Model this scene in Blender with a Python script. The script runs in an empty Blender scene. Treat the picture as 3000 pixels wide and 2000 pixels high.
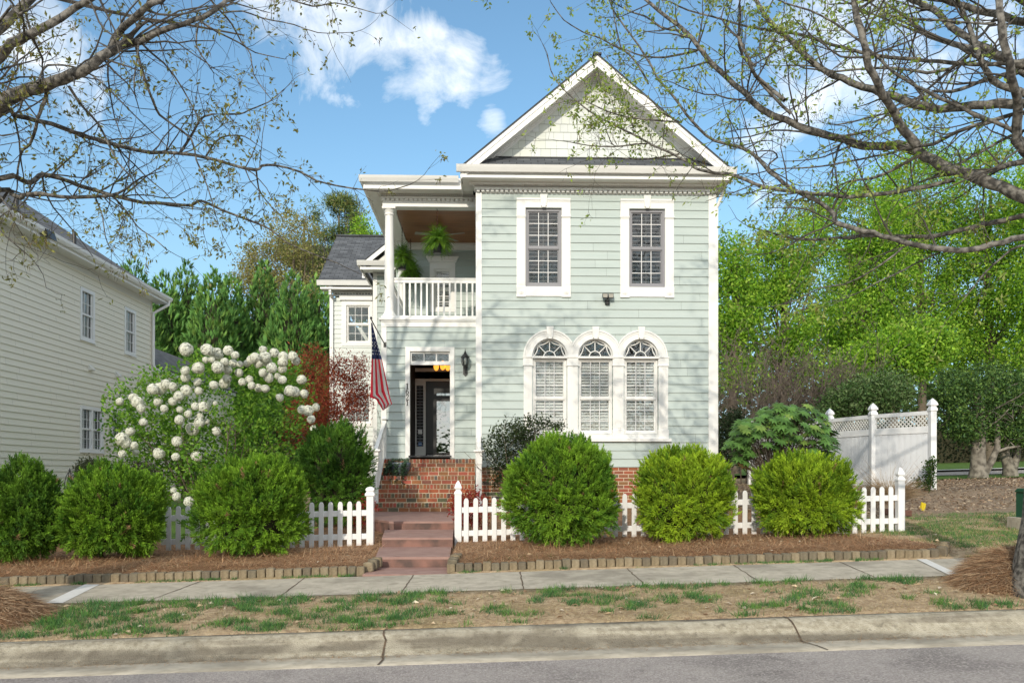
import bpy, math, random
import numpy as np
from mathutils import Vector
R = math.radians
C = bpy.context.scene.collection
scn = bpy.context.scene

# ------------------------------------------------------------------ camera, sky, sun, exposure
ZC = 1.45                     # camera height above the road; everything below is built relative to it and lifted at the end
FPX, VPX, HOR = 2400.0, 1430.0, 1388.0
TH = math.atan((1500 - VPX) / FPX)
cam = bpy.data.objects.new('camera', bpy.data.cameras.new('camera')); C.objects.link(cam)
cam.location = (0, 0, 0); cam.rotation_euler = (R(90), 0, -TH)
cam.data.lens = 36 * FPX / 3000; cam.data.sensor_width = 36
cam.data.shift_y = (HOR - 1000) / 3000
cam.data.clip_start = 0.05; cam.data.clip_end = 4000
scn.camera = cam

SUN_EL, SUN_AZ = R(22), R(15)          # the sun stands behind the viewer, over the left shoulder
sd = Vector((math.sin(SUN_AZ) * math.cos(SUN_EL), math.cos(SUN_AZ) * math.cos(SUN_EL), -math.sin(SUN_EL)))
sl = bpy.data.lights.new('sun', 'SUN'); sl.energy = 2.5; sl.angle = R(0.55); sl.color = (1.0, 0.90, 0.75)
so = bpy.data.objects.new('sun', sl); C.objects.link(so)
so.rotation_euler = sd.to_track_quat('-Z', 'Y').to_euler()
so.location = (-10, -20, 20)

w = bpy.data.worlds.new("World"); scn.world = w; w.use_nodes = True
nt = w.node_tree; nt.nodes.clear()
def wn(t, **k):
    n = nt.nodes.new(t)
    for a, b in k.items(): setattr(n, a, b)
    return n
sky = wn('ShaderNodeTexSky', sky_type='NISHITA', sun_disc=False, sun_elevation=SUN_EL, sun_rotation=math.pi + SUN_AZ,
         air_density=1.0, dust_density=0.6, ozone_density=2.0, altitude=100)
tc = wn('ShaderNodeTexCoord')
# unseen clouds added as fill light: noise on plane z=1 of the view direction
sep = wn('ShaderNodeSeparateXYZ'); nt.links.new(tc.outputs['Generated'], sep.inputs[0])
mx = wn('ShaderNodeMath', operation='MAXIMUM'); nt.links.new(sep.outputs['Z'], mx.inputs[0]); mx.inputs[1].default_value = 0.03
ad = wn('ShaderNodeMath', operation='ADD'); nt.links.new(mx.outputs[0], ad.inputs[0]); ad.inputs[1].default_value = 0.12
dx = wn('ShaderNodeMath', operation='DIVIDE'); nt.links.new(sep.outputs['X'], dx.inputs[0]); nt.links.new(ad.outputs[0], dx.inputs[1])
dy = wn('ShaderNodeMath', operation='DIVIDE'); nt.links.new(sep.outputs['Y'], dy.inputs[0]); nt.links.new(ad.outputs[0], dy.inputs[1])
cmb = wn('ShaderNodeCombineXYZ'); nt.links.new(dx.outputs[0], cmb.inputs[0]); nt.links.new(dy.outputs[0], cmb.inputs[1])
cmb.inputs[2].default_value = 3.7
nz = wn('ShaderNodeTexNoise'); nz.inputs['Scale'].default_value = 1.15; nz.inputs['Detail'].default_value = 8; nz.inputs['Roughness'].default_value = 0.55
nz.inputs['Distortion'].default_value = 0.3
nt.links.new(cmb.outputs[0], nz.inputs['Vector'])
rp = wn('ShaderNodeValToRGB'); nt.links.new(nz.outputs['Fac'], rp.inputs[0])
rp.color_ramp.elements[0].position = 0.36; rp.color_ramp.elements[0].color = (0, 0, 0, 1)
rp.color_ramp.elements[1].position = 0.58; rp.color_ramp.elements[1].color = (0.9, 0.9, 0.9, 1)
# three soft cloud banks where the photograph has them, broken up by the same noise
def pxdir(u, v):
    k = (u - 1500) / FPX; c, s = math.cos(TH), math.sin(TH)
    d = Vector((k * c + s, c - k * s, (HOR - v) / FPX)); return d.normalized()
mask = None
for (u, v, rad, amp) in ((960, 60, .12, .85), (1080, 130, .07, .8), (1150, 165, .06, .95), (1250, 175, .07, 1.0), (1350, 190, .065, 1.0), (1440, 215, .05, .85), (1255, 300, .03, .75), (1245, 340, .02, .6), (1445, 345, .03, .8), (800, 20, .1, .75),
                         (2420, 120, .16, .8), (2330, 290, .09, .75), (2560, 40, .10, .8), (2250, 400, .06, .6), (120, 120, .12, .6), (2780, 40, .12, .75), (2900, 150, .06, .6), (2240, 590, .04, .5)):
    d = pxdir(u, v)
    vd = wn('ShaderNodeVectorMath', operation='DISTANCE'); nt.links.new(tc.outputs['Generated'], vd.inputs[0]); vd.inputs[1].default_value = d
    mr = wn('ShaderNodeMapRange', interpolation_type='SMOOTHSTEP'); nt.links.new(vd.outputs['Value'], mr.inputs[0])
    mr.inputs[1].default_value = rad; mr.inputs[2].default_value = rad * .1; mr.inputs[3].default_value = 0; mr.inputs[4].default_value = amp * .36
    if mask is None: mask = mr.outputs[0]
    else:
        m = wn('ShaderNodeMath', operation='MAXIMUM'); nt.links.new(mask, m.inputs[0]); nt.links.new(mr.outputs[0], m.inputs[1]); mask = m.outputs[0]
nz2 = wn('ShaderNodeTexNoise'); nz2.inputs['Scale'].default_value = 11; nz2.inputs['Distortion'].default_value = .6; nz2.inputs['Detail'].default_value = 9; nz2.inputs['Roughness'].default_value = 0.62
nt.links.new(tc.outputs['Generated'], nz2.inputs['Vector'])
mm = wn('ShaderNodeMath', operation='MULTIPLY_ADD'); nt.links.new(nz2.outputs['Fac'], mm.inputs[0]); mm.inputs[1].default_value = 1.0; mm.inputs[2].default_value = 0.0
m2 = wn('ShaderNodeMath', operation='ADD'); nt.links.new(mask, m2.inputs[0]); nt.links.new(mm.outputs[0], m2.inputs[1])
m3 = wn('ShaderNodeMapRange'); nt.links.new(m2.outputs[0], m3.inputs[0]); m3.inputs[1].default_value = 0.64; m3.inputs[2].default_value = 1.04
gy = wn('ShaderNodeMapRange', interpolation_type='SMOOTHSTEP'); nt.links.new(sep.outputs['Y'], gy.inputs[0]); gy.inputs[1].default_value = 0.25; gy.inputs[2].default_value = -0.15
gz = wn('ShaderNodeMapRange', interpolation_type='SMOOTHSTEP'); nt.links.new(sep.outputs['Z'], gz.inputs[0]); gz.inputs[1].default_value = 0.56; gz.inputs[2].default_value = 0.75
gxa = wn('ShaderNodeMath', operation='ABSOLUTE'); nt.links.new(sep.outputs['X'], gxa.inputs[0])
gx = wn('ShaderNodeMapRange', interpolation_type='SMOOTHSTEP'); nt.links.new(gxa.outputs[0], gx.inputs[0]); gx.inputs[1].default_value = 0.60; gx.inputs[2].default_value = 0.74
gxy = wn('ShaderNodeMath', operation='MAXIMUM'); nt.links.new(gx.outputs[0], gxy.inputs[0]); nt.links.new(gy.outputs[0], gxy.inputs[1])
gate = wn('ShaderNodeMath', operation='MAXIMUM'); nt.links.new(gxy.outputs[0], gate.inputs[0]); nt.links.new(gz.outputs[0], gate.inputs[1])  # keeps the added fill clouds behind, overhead and at both sides
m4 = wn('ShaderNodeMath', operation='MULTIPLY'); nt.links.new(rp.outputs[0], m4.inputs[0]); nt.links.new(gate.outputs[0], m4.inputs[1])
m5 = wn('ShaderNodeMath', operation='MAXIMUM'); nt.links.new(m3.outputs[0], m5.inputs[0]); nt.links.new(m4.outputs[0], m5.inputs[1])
tint = wn('ShaderNodeMix', data_type='RGBA', blend_type='MULTIPLY'); tint.inputs[0].default_value = 1
nt.links.new(sky.outputs[0], tint.inputs[6]); tint.inputs[7].default_value = (1.0, 1.20, 1.16, 1)
hz = wn('ShaderNodeMapRange', interpolation_type='SMOOTHSTEP'); nt.links.new(sep.outputs['Z'], hz.inputs[0]); hz.inputs[1].default_value = 0.42; hz.inputs[2].default_value = 0.02; hz.inputs[3].default_value = 0; hz.inputs[4].default_value = 0.75
hzm = wn('ShaderNodeMix', data_type='RGBA'); nt.links.new(hz.outputs[0], hzm.inputs[0]); nt.links.new(tint.outputs[2], hzm.inputs[6]); hzm.inputs[7].default_value = (2.5, 3.8, 5.0, 1)
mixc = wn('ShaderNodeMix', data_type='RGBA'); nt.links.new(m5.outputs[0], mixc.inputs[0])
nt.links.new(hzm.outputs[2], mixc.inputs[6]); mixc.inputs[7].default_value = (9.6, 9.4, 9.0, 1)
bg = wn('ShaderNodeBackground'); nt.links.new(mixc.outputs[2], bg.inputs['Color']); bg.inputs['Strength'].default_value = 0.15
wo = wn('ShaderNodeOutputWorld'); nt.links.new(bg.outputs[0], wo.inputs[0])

scn.view_settings.view_transform = 'Standard'; scn.view_settings.look = 'None'
scn.view_settings.exposure = 0.21; scn.view_settings.gamma = 1.0
scn.render.engine = 'CYCLES'
scn.cycles.max_bounces = 8; scn.cycles.diffuse_bounces = 3; scn.cycles.transparent_max_bounces = 12
scn.cycles.use_denoising = True

# ------------------------------------------------------------------ projection helpers (photo pixel -> point on a real plane)
CT, ST = math.cos(TH), math.sin(TH)
def XA(u, Y):
    k = (u - 1500) / FPX
    return Y * (ST + k * CT) / (CT - k * ST)
def P(u, v, Y):
    x = XA(u, Y); d = x * ST + Y * CT
    return (x, Y, (HOR - v) / FPX * d)
def ZA(v, Y, u=1430): return P(u, v, Y)[2]
def PXP(u, v, X):                         # on a plane of constant X
    k = (u - 1500) / FPX
    Y = X * (CT - k * ST) / (ST + k * CT); d = X * ST + Y * CT
    return (X, Y, (HOR - v) / FPX * d)

# ------------------------------------------------------------------ noise and ground shape
_rs = np.random.RandomState(5); _lat = _rs.rand(256, 256)
def vnoise(x, y, s=1.0):
    x = np.asarray(x, float) * s + 1000; y = np.asarray(y, float) * s + 1000
    xi, yi = np.floor(x).astype(int), np.floor(y).astype(int); fx, fy = x - xi, y - yi
    fx = fx * fx * (3 - 2 * fx); fy = fy * fy * (3 - 2 * fy)
    a = _lat[xi % 256, yi % 256]; b = _lat[(xi + 1) % 256, yi % 256]; c = _lat[xi % 256, (yi + 1) % 256]; d = _lat[(xi + 1) % 256, (yi + 1) % 256]
    return (a * (1 - fx) + b * fx) * (1 - fy) + (c * (1 - fx) + d * fx) * fy
def fbm(x, y, s=1.0): return .55 * vnoise(x, y, s) + .3 * vnoise(x, y, 2.1 * s) + .15 * vnoise(x, y, 4.3 * s)
PY = [-300, -80, -12, -6, -3.81, -3.8, -3.5, -3.05, 1.5, 6.05, 6.5, 6.62, 6.72, 6.8, 8.35, 9.57, 9.75, 10.0, 12.3, 13.5, 15, 17, 18.2, 28, 40, 60, 300, 1000]
PZ = [-1.0, -1.0, -1.1, -1.2, -1.27, -1.27, -1.41, -1.39, -1.32, -1.39, -1.41, -1.37, -1.30, -1.275, -1.18, -1.15, -1.14, -1.08, -1.05, -.97, -.88, -.78, -.62, -.5, -.2, .3, 1.5, 1.5]
def base(y): return np.interp(y, PY, PZ)
def g(x, y): return base(y) + .027 * np.clip(x, -30, 40)

# ------------------------------------------------------------------ materials
def lnk(n, a, b): n.links.new(a, b)
def mat(name, col, rough=.6, col2=None, scale=4.0, detail=6, contrast=(.3, .7), bump=0, bscale=60, attr=False, transl=0, spec=.5, metal=0,
        emit=None, stretch=None, coat=0):
    m = bpy.data.materials.new(name); m.use_nodes = True; n = m.node_tree; n.nodes.clear()
    out = n.nodes.new('ShaderNodeOutputMaterial'); b = n.nodes.new('ShaderNodeBsdfPrincipled')
    b.inputs['Roughness'].default_value = rough; b.inputs['Metallic'].default_value = metal
    b.inputs['Specular IOR Level'].default_value = spec; b.inputs['Coat Weight'].default_value = coat
    tc = n.nodes.new('ShaderNodeTexCoord'); vec = tc.outputs['Object']
    if stretch:
        mp = n.nodes.new('ShaderNodeMapping'); mp.inputs['Scale'].default_value = stretch; lnk(n, vec, mp.inputs[0]); vec = mp.outputs[0]
    cs = None
    if col2:
        t = n.nodes.new('ShaderNodeTexNoise'); t.inputs['Scale'].default_value = scale; t.inputs['Detail'].default_value = detail; lnk(n, vec, t.inputs['Vector'])
        r = n.nodes.new('ShaderNodeValToRGB'); lnk(n, t.outputs['Fac'], r.inputs[0])
        r.color_ramp.elements[0].position, r.color_ramp.elements[1].position = contrast
        r.color_ramp.elements[0].color = (*col, 1); r.color_ramp.elements[1].color = (*col2, 1); cs = r.outputs[0]
    if attr:
        a = n.nodes.new('ShaderNodeAttribute'); a.attribute_name = 'Col'
        mu = n.nodes.new('ShaderNodeMix'); mu.data_type = 'RGBA'; mu.blend_type = 'MULTIPLY'; mu.inputs[0].default_value = 1
        lnk(n, a.outputs['Color'], mu.inputs[6])
        if cs: lnk(n, cs, mu.inputs[7])
        else: mu.inputs[7].default_value = (*col, 1)
        cs = mu.outputs[2]
    if cs: lnk(n, cs, b.inputs['Base Color'])
    else: b.inputs['Base Color'].default_value = (*col, 1)
    if bump:
        t2 = n.nodes.new('ShaderNodeTexNoise'); t2.inputs['Scale'].default_value = bscale; t2.inputs['Detail'].default_value = 5; lnk(n, vec, t2.inputs['Vector'])
        bp = n.nodes.new('ShaderNodeBump'); bp.inputs['Strength'].default_value = bump; bp.inputs['Distance'].default_value = .01
        lnk(n, t2.outputs['Fac'], bp.inputs['Height']); lnk(n, bp.outputs[0], b.inputs['Normal'])
    if emit:
        b.inputs['Emission Color'].default_value = (*emit[0], 1); b.inputs['Emission Strength'].default_value = emit[1]
    sh = b.outputs[0]
    if transl:
        tr = n.nodes.new('ShaderNodeBsdfTranslucent')
        if cs: lnk(n, cs, tr.inputs[0])
        else: tr.inputs[0].default_value = (*col, 1)
        mxs = n.nodes.new('ShaderNodeMixShader'); mxs.inputs[0].default_value = transl; lnk(n, sh, mxs.inputs[1]); lnk(n, tr.outputs[0], mxs.inputs[2]); sh = mxs.outputs[0]
    lnk(n, sh, out.inputs[0]); m['_n'] = 1
    return m
def glassmat(name, tint=(.92, .95, .95), refl=.12, rough=.0, warp=.0):
    m = bpy.data.materials.new(name); m.use_nodes = True; n = m.node_tree; n.nodes.clear()
    out = n.nodes.new('ShaderNodeOutputMaterial'); tr = n.nodes.new('ShaderNodeBsdfTransparent'); tr.inputs[0].default_value = (*tint, 1)
    gl = n.nodes.new('ShaderNodeBsdfGlossy'); gl.inputs['Roughness'].default_value = rough
    fr = n.nodes.new('ShaderNodeFresnel'); fr.inputs[0].default_value = 1.6
    mr = n.nodes.new('ShaderNodeMath'); mr.operation = 'ADD'; lnk(n, fr.outputs[0], mr.inputs[0]); mr.inputs[1].default_value = refl
    if warp:
        tc = n.nodes.new('ShaderNodeTexCoord'); t = n.nodes.new('ShaderNodeTexNoise'); t.inputs['Scale'].default_value = 5; lnk(n, tc.outputs['Object'], t.inputs['Vector'])
        bp = n.nodes.new('ShaderNodeBump'); bp.inputs['Strength'].default_value = warp; bp.inputs['Distance'].default_value = .02
        lnk(n, t.outputs['Fac'], bp.inputs['Height']); lnk(n, bp.outputs[0], gl.inputs['Normal'])
    ms = n.nodes.new('ShaderNodeMixShader'); lnk(n, mr.outputs[0], ms.inputs[0]); lnk(n, tr.outputs[0], ms.inputs[1]); lnk(n, gl.outputs[0], ms.inputs[2])
    lnk(n, ms.outputs[0], out.inputs[0]); return m
def uvbrick(name, c1, c2, mortar, bw, bh, msz, rough=.9, bump=.3, bias=0.0, nscale=3):
    m = bpy.data.materials.new(name); m.use_nodes = True; n = m.node_tree; n.nodes.clear()
    out = n.nodes.new('ShaderNodeOutputMaterial'); b = n.nodes.new('ShaderNodeBsdfPrincipled'); b.inputs['Roughness'].default_value = rough
    uv = n.nodes.new('ShaderNodeUVMap'); t = n.nodes.new('ShaderNodeTexBrick'); lnk(n, uv.outputs[0], t.inputs[0])
    t.inputs['Color1'].default_value = (*c1, 1); t.inputs['Color2'].default_value = (*c2, 1); t.inputs['Mortar'].default_value = (*mortar, 1)
    t.inputs['Scale'].default_value = 1; t.inputs['Brick Width'].default_value = bw; t.inputs['Row Height'].default_value = bh
    t.inputs['Mortar Size'].default_value = msz; t.inputs['Mortar Smooth'].default_value = .2; t.inputs['Bias'].default_value = bias
    ns = n.nodes.new('ShaderNodeTexNoise'); ns.inputs['Scale'].default_value = nscale; ns.inputs['Detail'].default_value = 8; lnk(n, uv.outputs[0], ns.inputs[0])
    mu = n.nodes.new('ShaderNodeMix'); mu.data_type = 'RGBA'; mu.blend_type = 'OVERLAY'; mu.inputs[0].default_value = .5
    lnk(n, t.outputs['Color'], mu.inputs[6]); lnk(n, ns.outputs['Fac'], mu.inputs[7])
    hs = n.nodes.new('ShaderNodeHueSaturation'); hs.inputs['Saturation'].default_value = .8; lnk(n, mu.outputs[2], hs.inputs['Color'])
    lnk(n, hs.outputs[0], b.inputs['Base Color'])
    bp = n.nodes.new('ShaderNodeBump'); bp.inputs['Strength'].default_value = bump; bp.inputs['Distance'].default_value = .01; bp.invert = True
    lnk(n, t.outputs['Fac'], bp.inputs['Height']); lnk(n, bp.outputs[0], b.inputs['Normal'])
    lnk(n, b.outputs[0], out.inputs[0]); return m
M = {}
M['sage'] = mat('sage siding paint', (.43, .505, .48), .55, (.475, .545, .52), 2.2, attr=True, bump=.12, bscale=45, stretch=(.4, .4, 5))
M['sage_dim'] = mat('shaded sage copy', (.30, .39, .34), .6, (.33, .42, .37), 2.2)  # shade-darkened copy of the sage paint, assigned to nothing
M['pale'] = mat('pale siding paint', (.66, .71, .68), .55, (.70, .745, .715), 2, bump=.1, bscale=45, stretch=(.4, .4, 5))
M['white'] = mat('white trim paint', (.78, .78, .755), .45, (.83, .83, .81), 3, bump=.04, bscale=30)
M['white2'] = mat('white vinyl', (.80, .81, .82), .35, (.84, .845, .85), 2)
M['cream'] = mat('cream soffit paint', (.70, .695, .65), .5, (.74, .735, .70), 3)
M['shake'] = mat('gable shingle paint', (.63, .665, .645), .6, (.67, .70, .68), 3, attr=True)
M['grey_sash'] = mat('grey sash paint', (.25, .25, .27), .5)
M['muntin'] = mat('white muntin', (.72, .72, .72), .4)
M['blind_dim'] = mat('grey louvers', (.15, .155, .16), .5)
M['blind'] = mat('white louvers', (.90, .90, .88), .45)
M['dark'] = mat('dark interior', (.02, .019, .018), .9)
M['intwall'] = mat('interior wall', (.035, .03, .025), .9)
M['glass'] = glassmat('window glass', refl=.05, warp=.35)
M['glass2'] = glassmat('front window glass', refl=.14, warp=.5)
M['black'] = mat('black metal', (.018, .018, .02), .4, spec=.6)
M['roof'] = uvbrick('charcoal shingles', (.062, .070, .082), (.125, .137, .152), (.035, .038, .044), .30, .14, .012, bias=-.1)
M['roof_n'] = uvbrick('grey shingles', (.085, .09, .10), (.165, .168, .172), (.045, .047, .05), .30, .14, .012)
M['woodceil'] = mat('stained ceiling boards', (.19, .075, .022), .45, (.36, .155, .055), 3, stretch=(.6, 9, 1), bump=.1, bscale=20)
M['brick'] = mat('brick', (1, 1, 1), .85, (.8, .78, .76), 30, attr=True, bump=.35, bscale=90)
M['mortar'] = mat('mortar', (.60, .51, .37), .9, (.68, .60, .46), 12, bump=.3, bscale=100)
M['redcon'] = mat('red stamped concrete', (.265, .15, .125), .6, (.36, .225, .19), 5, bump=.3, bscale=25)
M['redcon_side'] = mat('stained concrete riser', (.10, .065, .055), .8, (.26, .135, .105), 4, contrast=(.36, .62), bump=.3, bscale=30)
M['tan'] = mat('tan neighbour siding', (.80, .775, .67), .6, (.83, .805, .70), 1.2, bump=.1, bscale=40, stretch=(.5, .3, 4))
M['bark'] = mat('oak bark', (.050, .046, .041), .9, (.23, .215, .19), 20, contrast=(.40, .63), bump=1.0, bscale=45, stretch=(1, 1, 1))
M['twig'] = mat('twig bark', (.045, .040, .035), .85, (.10, .09, .078), 12)
M['holly_bark'] = mat('mottled grey bark', (.10, .088, .07), .85, (.27, .245, .20), 6, contrast=(.4, .6), bump=.4, bscale=20)
M['leaf'] = mat('leaf', (1, 1, 1), .55, attr=True, transl=.45, spec=.3)
M['leaf_shiny'] = mat('glossy leaf', (1, 1, 1), .42, attr=True, transl=.12, spec=.16)
M['needle'] = mat('needle', (1, 1, 1), .6, attr=True, transl=.10, spec=.2)
M['straw'] = mat('pine straw', (1, 1, 1), .8, attr=True)
M['petal'] = mat('white petal', (.88, .89, .82), .6, attr=True, transl=.25)
M['stem'] = mat('woody stem', (.11, .085, .06), .85, (.17, .135, .10), 10)
M['core'] = mat('inner shade core', (.030, .032, .014), .95, (.05, .045, .022), 14)  # near-black colour stands in for the shade inside foliage

# ------------------------------------------------------------------ object helpers
OFF = {}
ROOTS = []
def tag(o, label=None, cat=None, group=None, kind=None):
    if label: o['label'] = label
    if cat: o['category'] = cat
    if group: o['group'] = group
    if kind: o['kind'] = kind
    return o
def thing(name, loc, label, cat, group=None, rz=0):
    o = bpy.data.objects.new(name, None); C.objects.link(o); o.location = loc; o.rotation_euler = (0, 0, rz); o.empty_display_size = .2
    OFF[o.name] = Vector(loc) if not rz else Vector((0, 0, 0)); ROOTS.append(o)
    return tag(o, label, cat, group)
def link(name, me, parent=None, mats=None):
    o = bpy.data.objects.new(name, me); C.objects.link(o)
    if parent is not None: o.parent = parent; OFF[o.name] = OFF[parent.name]
    else: ROOTS.append(o); OFF[o.name] = Vector((0, 0, 0))
    if mats is not None:
        for m in (mats if isinstance(mats, (list, tuple)) else [mats]): me.materials.append(m)
    return o
def dup(o, parent=None, loc=None):
    c = o.copy(); C.objects.link(c); OFF[c.name] = Vector((0, 0, 0))
    if parent is not None: c.parent = parent
    else: ROOTS.append(c)
    if loc is not None: c.location = loc
    return c
def npmesh(name, V, F, col=None, midx=None, smooth=False):
    """V (n,3), F (m,k) all faces with k corners; col (n,3) point colours"""
    V = np.asarray(V, np.float32); F = np.asarray(F, np.int32)
    me = bpy.data.meshes.new(name); me.vertices.add(len(V)); me.vertices.foreach_set('co', V.ravel())
    k = F.shape[1]; me.loops.add(F.size); me.loops.foreach_set('vertex_index', F.ravel()); me.polygons.add(len(F))
    me.polygons.foreach_set('loop_start', np.arange(0, F.size, k, dtype=np.int32))
    if midx is not None: me.polygons.foreach_set('material_index', np.asarray(midx, np.int32))
    me.polygons.foreach_set('use_smooth', np.full(len(F), smooth, dtype=bool))
    if col is not None:
        a = me.color_attributes.new('Col', 'FLOAT_COLOR', 'POINT'); c4 = np.ones((len(V), 4), np.float32); c4[:, :3] = col; a.data.foreach_set('color', c4.ravel())
    me.update(calc_edges=True); me.validate(); return me
class MB:
    def __init__(s): s.V, s.F, s.Mi, s.U, s.Cc, s.cc = [], [], [], {}, [], None
    def vs(s, vs):
        i = len(s.V); s.V.extend(tuple(map(float, v)) for v in vs); s.Cc.extend([s.cc] * len(vs)); return i
    def face(s, vs, m=0, uv=None):
        i = s.vs(vs); 
        if uv: s.U[len(s.F)] = uv
        s.F.append(tuple(range(i, i + len(vs)))); s.Mi.append(m)
    def box(s, x0, x1, y0, y1, z0, z1, m=0):
        i = s.vs([(x0, y0, z0), (x1, y0, z0), (x1, y1, z0), (x0, y1, z0), (x0, y0, z1), (x1, y0, z1), (x1, y1, z1), (x0, y1, z1)])
        for f in ((0, 3, 2, 1), (4, 5, 6, 7), (0, 1, 5, 4), (1, 2, 6, 5), (2, 3, 7, 6), (3, 0, 4, 7)): s.F.append(tuple(i + k for k in f)); s.Mi.append(m)
    def hexa(s, p, m=0):      # 8 points: bottom ring 4, top ring 4
        i = s.vs(p)
        for f in ((0, 3, 2, 1), (4, 5, 6, 7), (0, 1, 5, 4), (1, 2, 6, 5), (2, 3, 7, 6), (3, 0, 4, 7)): s.F.append(tuple(i + k for k in f)); s.Mi.append(m)
    def prism(s, poly, a0, a1, ax='y', m=0):
        """poly: list of 2D points; extruded from a0 to a1 along axis ax. ax y: (x,z); ax x: (y,z); ax z: (x,y)"""
        f = {'y': lambda p, a: (p[0], a, p[1]), 'x': lambda p, a: (a, p[0], p[1]), 'z': lambda p, a: (p[0], p[1], a)}[ax]
        n = len(poly); i = s.vs([f(p, a0) for p in poly] + [f(p, a1) for p in poly])
        s.F.append(tuple(i + k for k in range(n))); s.Mi.append(m); s.F.append(tuple(i + n + k for k in reversed(range(n)))); s.Mi.append(m)
        for k in range(n):
            q = (k + 1) % n; s.F.append((i + k, i + n + k, i + n + q, i + q)); s.Mi.append(m)
    def tube(s, pts, r, n=8, m=0, cap=True):
        pts = [Vector(p) for p in pts]; rs = r if isinstance(r, (list, tuple)) else [r] * len(pts); rings = []
        u = None
        for k, p in enumerate(pts):
            t = (pts[min(k + 1, len(pts) - 1)] - pts[max(k - 1, 0)]).normalized()
            if u is None: u = t.orthogonal().normalized()
            u = (u - t * u.dot(t)); u = u.normalized() if u.length > 1e-6 else t.orthogonal().normalized(); v = t.cross(u)
            rings.append(s.vs([p + (u * math.cos(2 * math.pi * j / n) + v * math.sin(2 * math.pi * j / n)) * rs[k] for j in range(n)]))
        for a, b in zip(rings, rings[1:]):
            for j in range(n):
                q = (j + 1) % n; s.F.append((a + j, a + q, b + q, b + j)); s.Mi.append(m)
        if cap:
            s.F.append(tuple(rings[0] + j for j in reversed(range(n)))); s.Mi.append(m); s.F.append(tuple(rings[-1] + j for j in range(n))); s.Mi.append(m)
    def lathe(s, prof, cx, cy, n=20, m=0, sq=False):
        rings = []
        for r, z in prof:
            if sq: rings.append(s.vs([(cx + a * r, cy + b * r, z) for a, b in ((-1, -1), (1, -1), (1, 1), (-1, 1))]))
            else: rings.append(s.vs([(cx + r * math.cos(2 * math.pi * j / n), cy + r * math.sin(2 * math.pi * j / n), z) for j in range(n)]))
        k = 4 if sq else n
        for a, b in zip(rings, rings[1:]):
            for j in range(k):
                q = (j + 1) % k; s.F.append((a + j, a + q, b + q, b + j)); s.Mi.append(m)
        s.F.append(tuple(rings[0] + j for j in reversed(range(k)))); s.Mi.append(m); s.F.append(tuple(rings[-1] + j for j in range(k))); s.Mi.append(m)
    def build(s, name, mats, parent=None, smooth=False, bevel=0, local=False):
        o3 = Vector((0, 0, 0)) if (parent is None or local) else OFF[parent.name]
        me = bpy.data.meshes.new(name); me.from_pydata([(v[0] - o3.x, v[1] - o3.y, v[2] - o3.z) for v in s.V], [], s.F)
        me.polygons.foreach_set('material_index', s.Mi); me.polygons.foreach_set('use_smooth', [smooth] * len(s.F))
        if s.U:
            ul = me.uv_layers.new(name='UVMap')
            for p in me.polygons:
                if p.index in s.U:
                    for li, uvv in zip(p.loop_indices, s.U[p.index]): ul.data[li].uv = uvv
        if any(c is not None for c in s.Cc):
            a = me.color_attributes.new('Col', 'FLOAT_COLOR', 'POINT'); c4 = np.ones((len(s.V), 4), np.float32)
            for i, c in enumerate(s.Cc):
                if c is not None: c4[i, :3] = c
            a.data.foreach_set('color', c4.ravel())
        o = link(name, me, parent, mats)
        if smooth:
            try: me.set_sharp_from_angle(angle=R(40))
            except Exception: pass
        if bevel:
            bm = o.modifiers.new('bevel', 'BEVEL'); bm.width = bevel; bm.segments = 2; bm.limit_method = 'ANGLE'; bm.angle_limit = R(40)
        return o

# ------------------------------------------------------------------ plant helpers
def norm(a): return a / np.maximum(np.linalg.norm(a, axis=-1, keepdims=True), 1e-9)
def leaves(P_, D, N_, L, W, col, fold=.15):
    """kite-shaped leaves: base P_, direction D, normal N_, length L, width W; returns V, F(quads), colours"""
    P_, D, N_ = map(np.asarray, (P_, D, N_)); n = len(P_); D = norm(D); S = norm(np.cross(D, N_)); N2 = np.cross(S, D)
    L = np.broadcast_to(np.asarray(L, float).reshape(-1, 1), (n, 1)); W = np.broadcast_to(np.asarray(W, float).reshape(-1, 1), (n, 1))
    a = P_; b = P_ + D * L * .45 + S * W * .5 + N2 * W * fold; c = P_ + D * L; d = P_ + D * L * .45 - S * W * .5 + N2 * W * fold
    V = np.stack([a, b, c, d], 1).reshape(-1, 3); F = np.arange(n * 4).reshape(-1, 4); cc = np.repeat(np.broadcast_to(np.asarray(col, float), (n, 3)), 4, 0)
    return V, F, cc
def tris(P_, D, S, L, W, col, tipcol=None):
    n = len(P_); D = norm(D); S = norm(S - D * np.sum(S * D, -1, keepdims=True)); L = np.asarray(L, float).reshape(-1, 1); W = np.asarray(W, float).reshape(-1, 1)
    V = np.stack([P_ - S * W / 2, P_ + S * W / 2, P_ + D * L], 1).reshape(-1, 3); F = np.arange(n * 3).reshape(-1, 3)
    col = np.broadcast_to(np.asarray(col, float), (n, 3)); tip = col if tipcol is None else np.broadcast_to(np.asarray(tipcol, float), (n, 3))
    return V, F, np.stack([col, col, tip], 1).reshape(-1, 3)
def cat3(parts):
    Vs, Fs, Cs, o = [], [], [], 0
    for V, F, c in parts: Vs.append(V); Fs.append(F + o); Cs.append(c); o += len(V)
    return np.concatenate(Vs), np.concatenate(Fs), np.concatenate(Cs)
def rdir(rng, n): return norm(rng.normal(size=(n, 3)))
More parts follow.
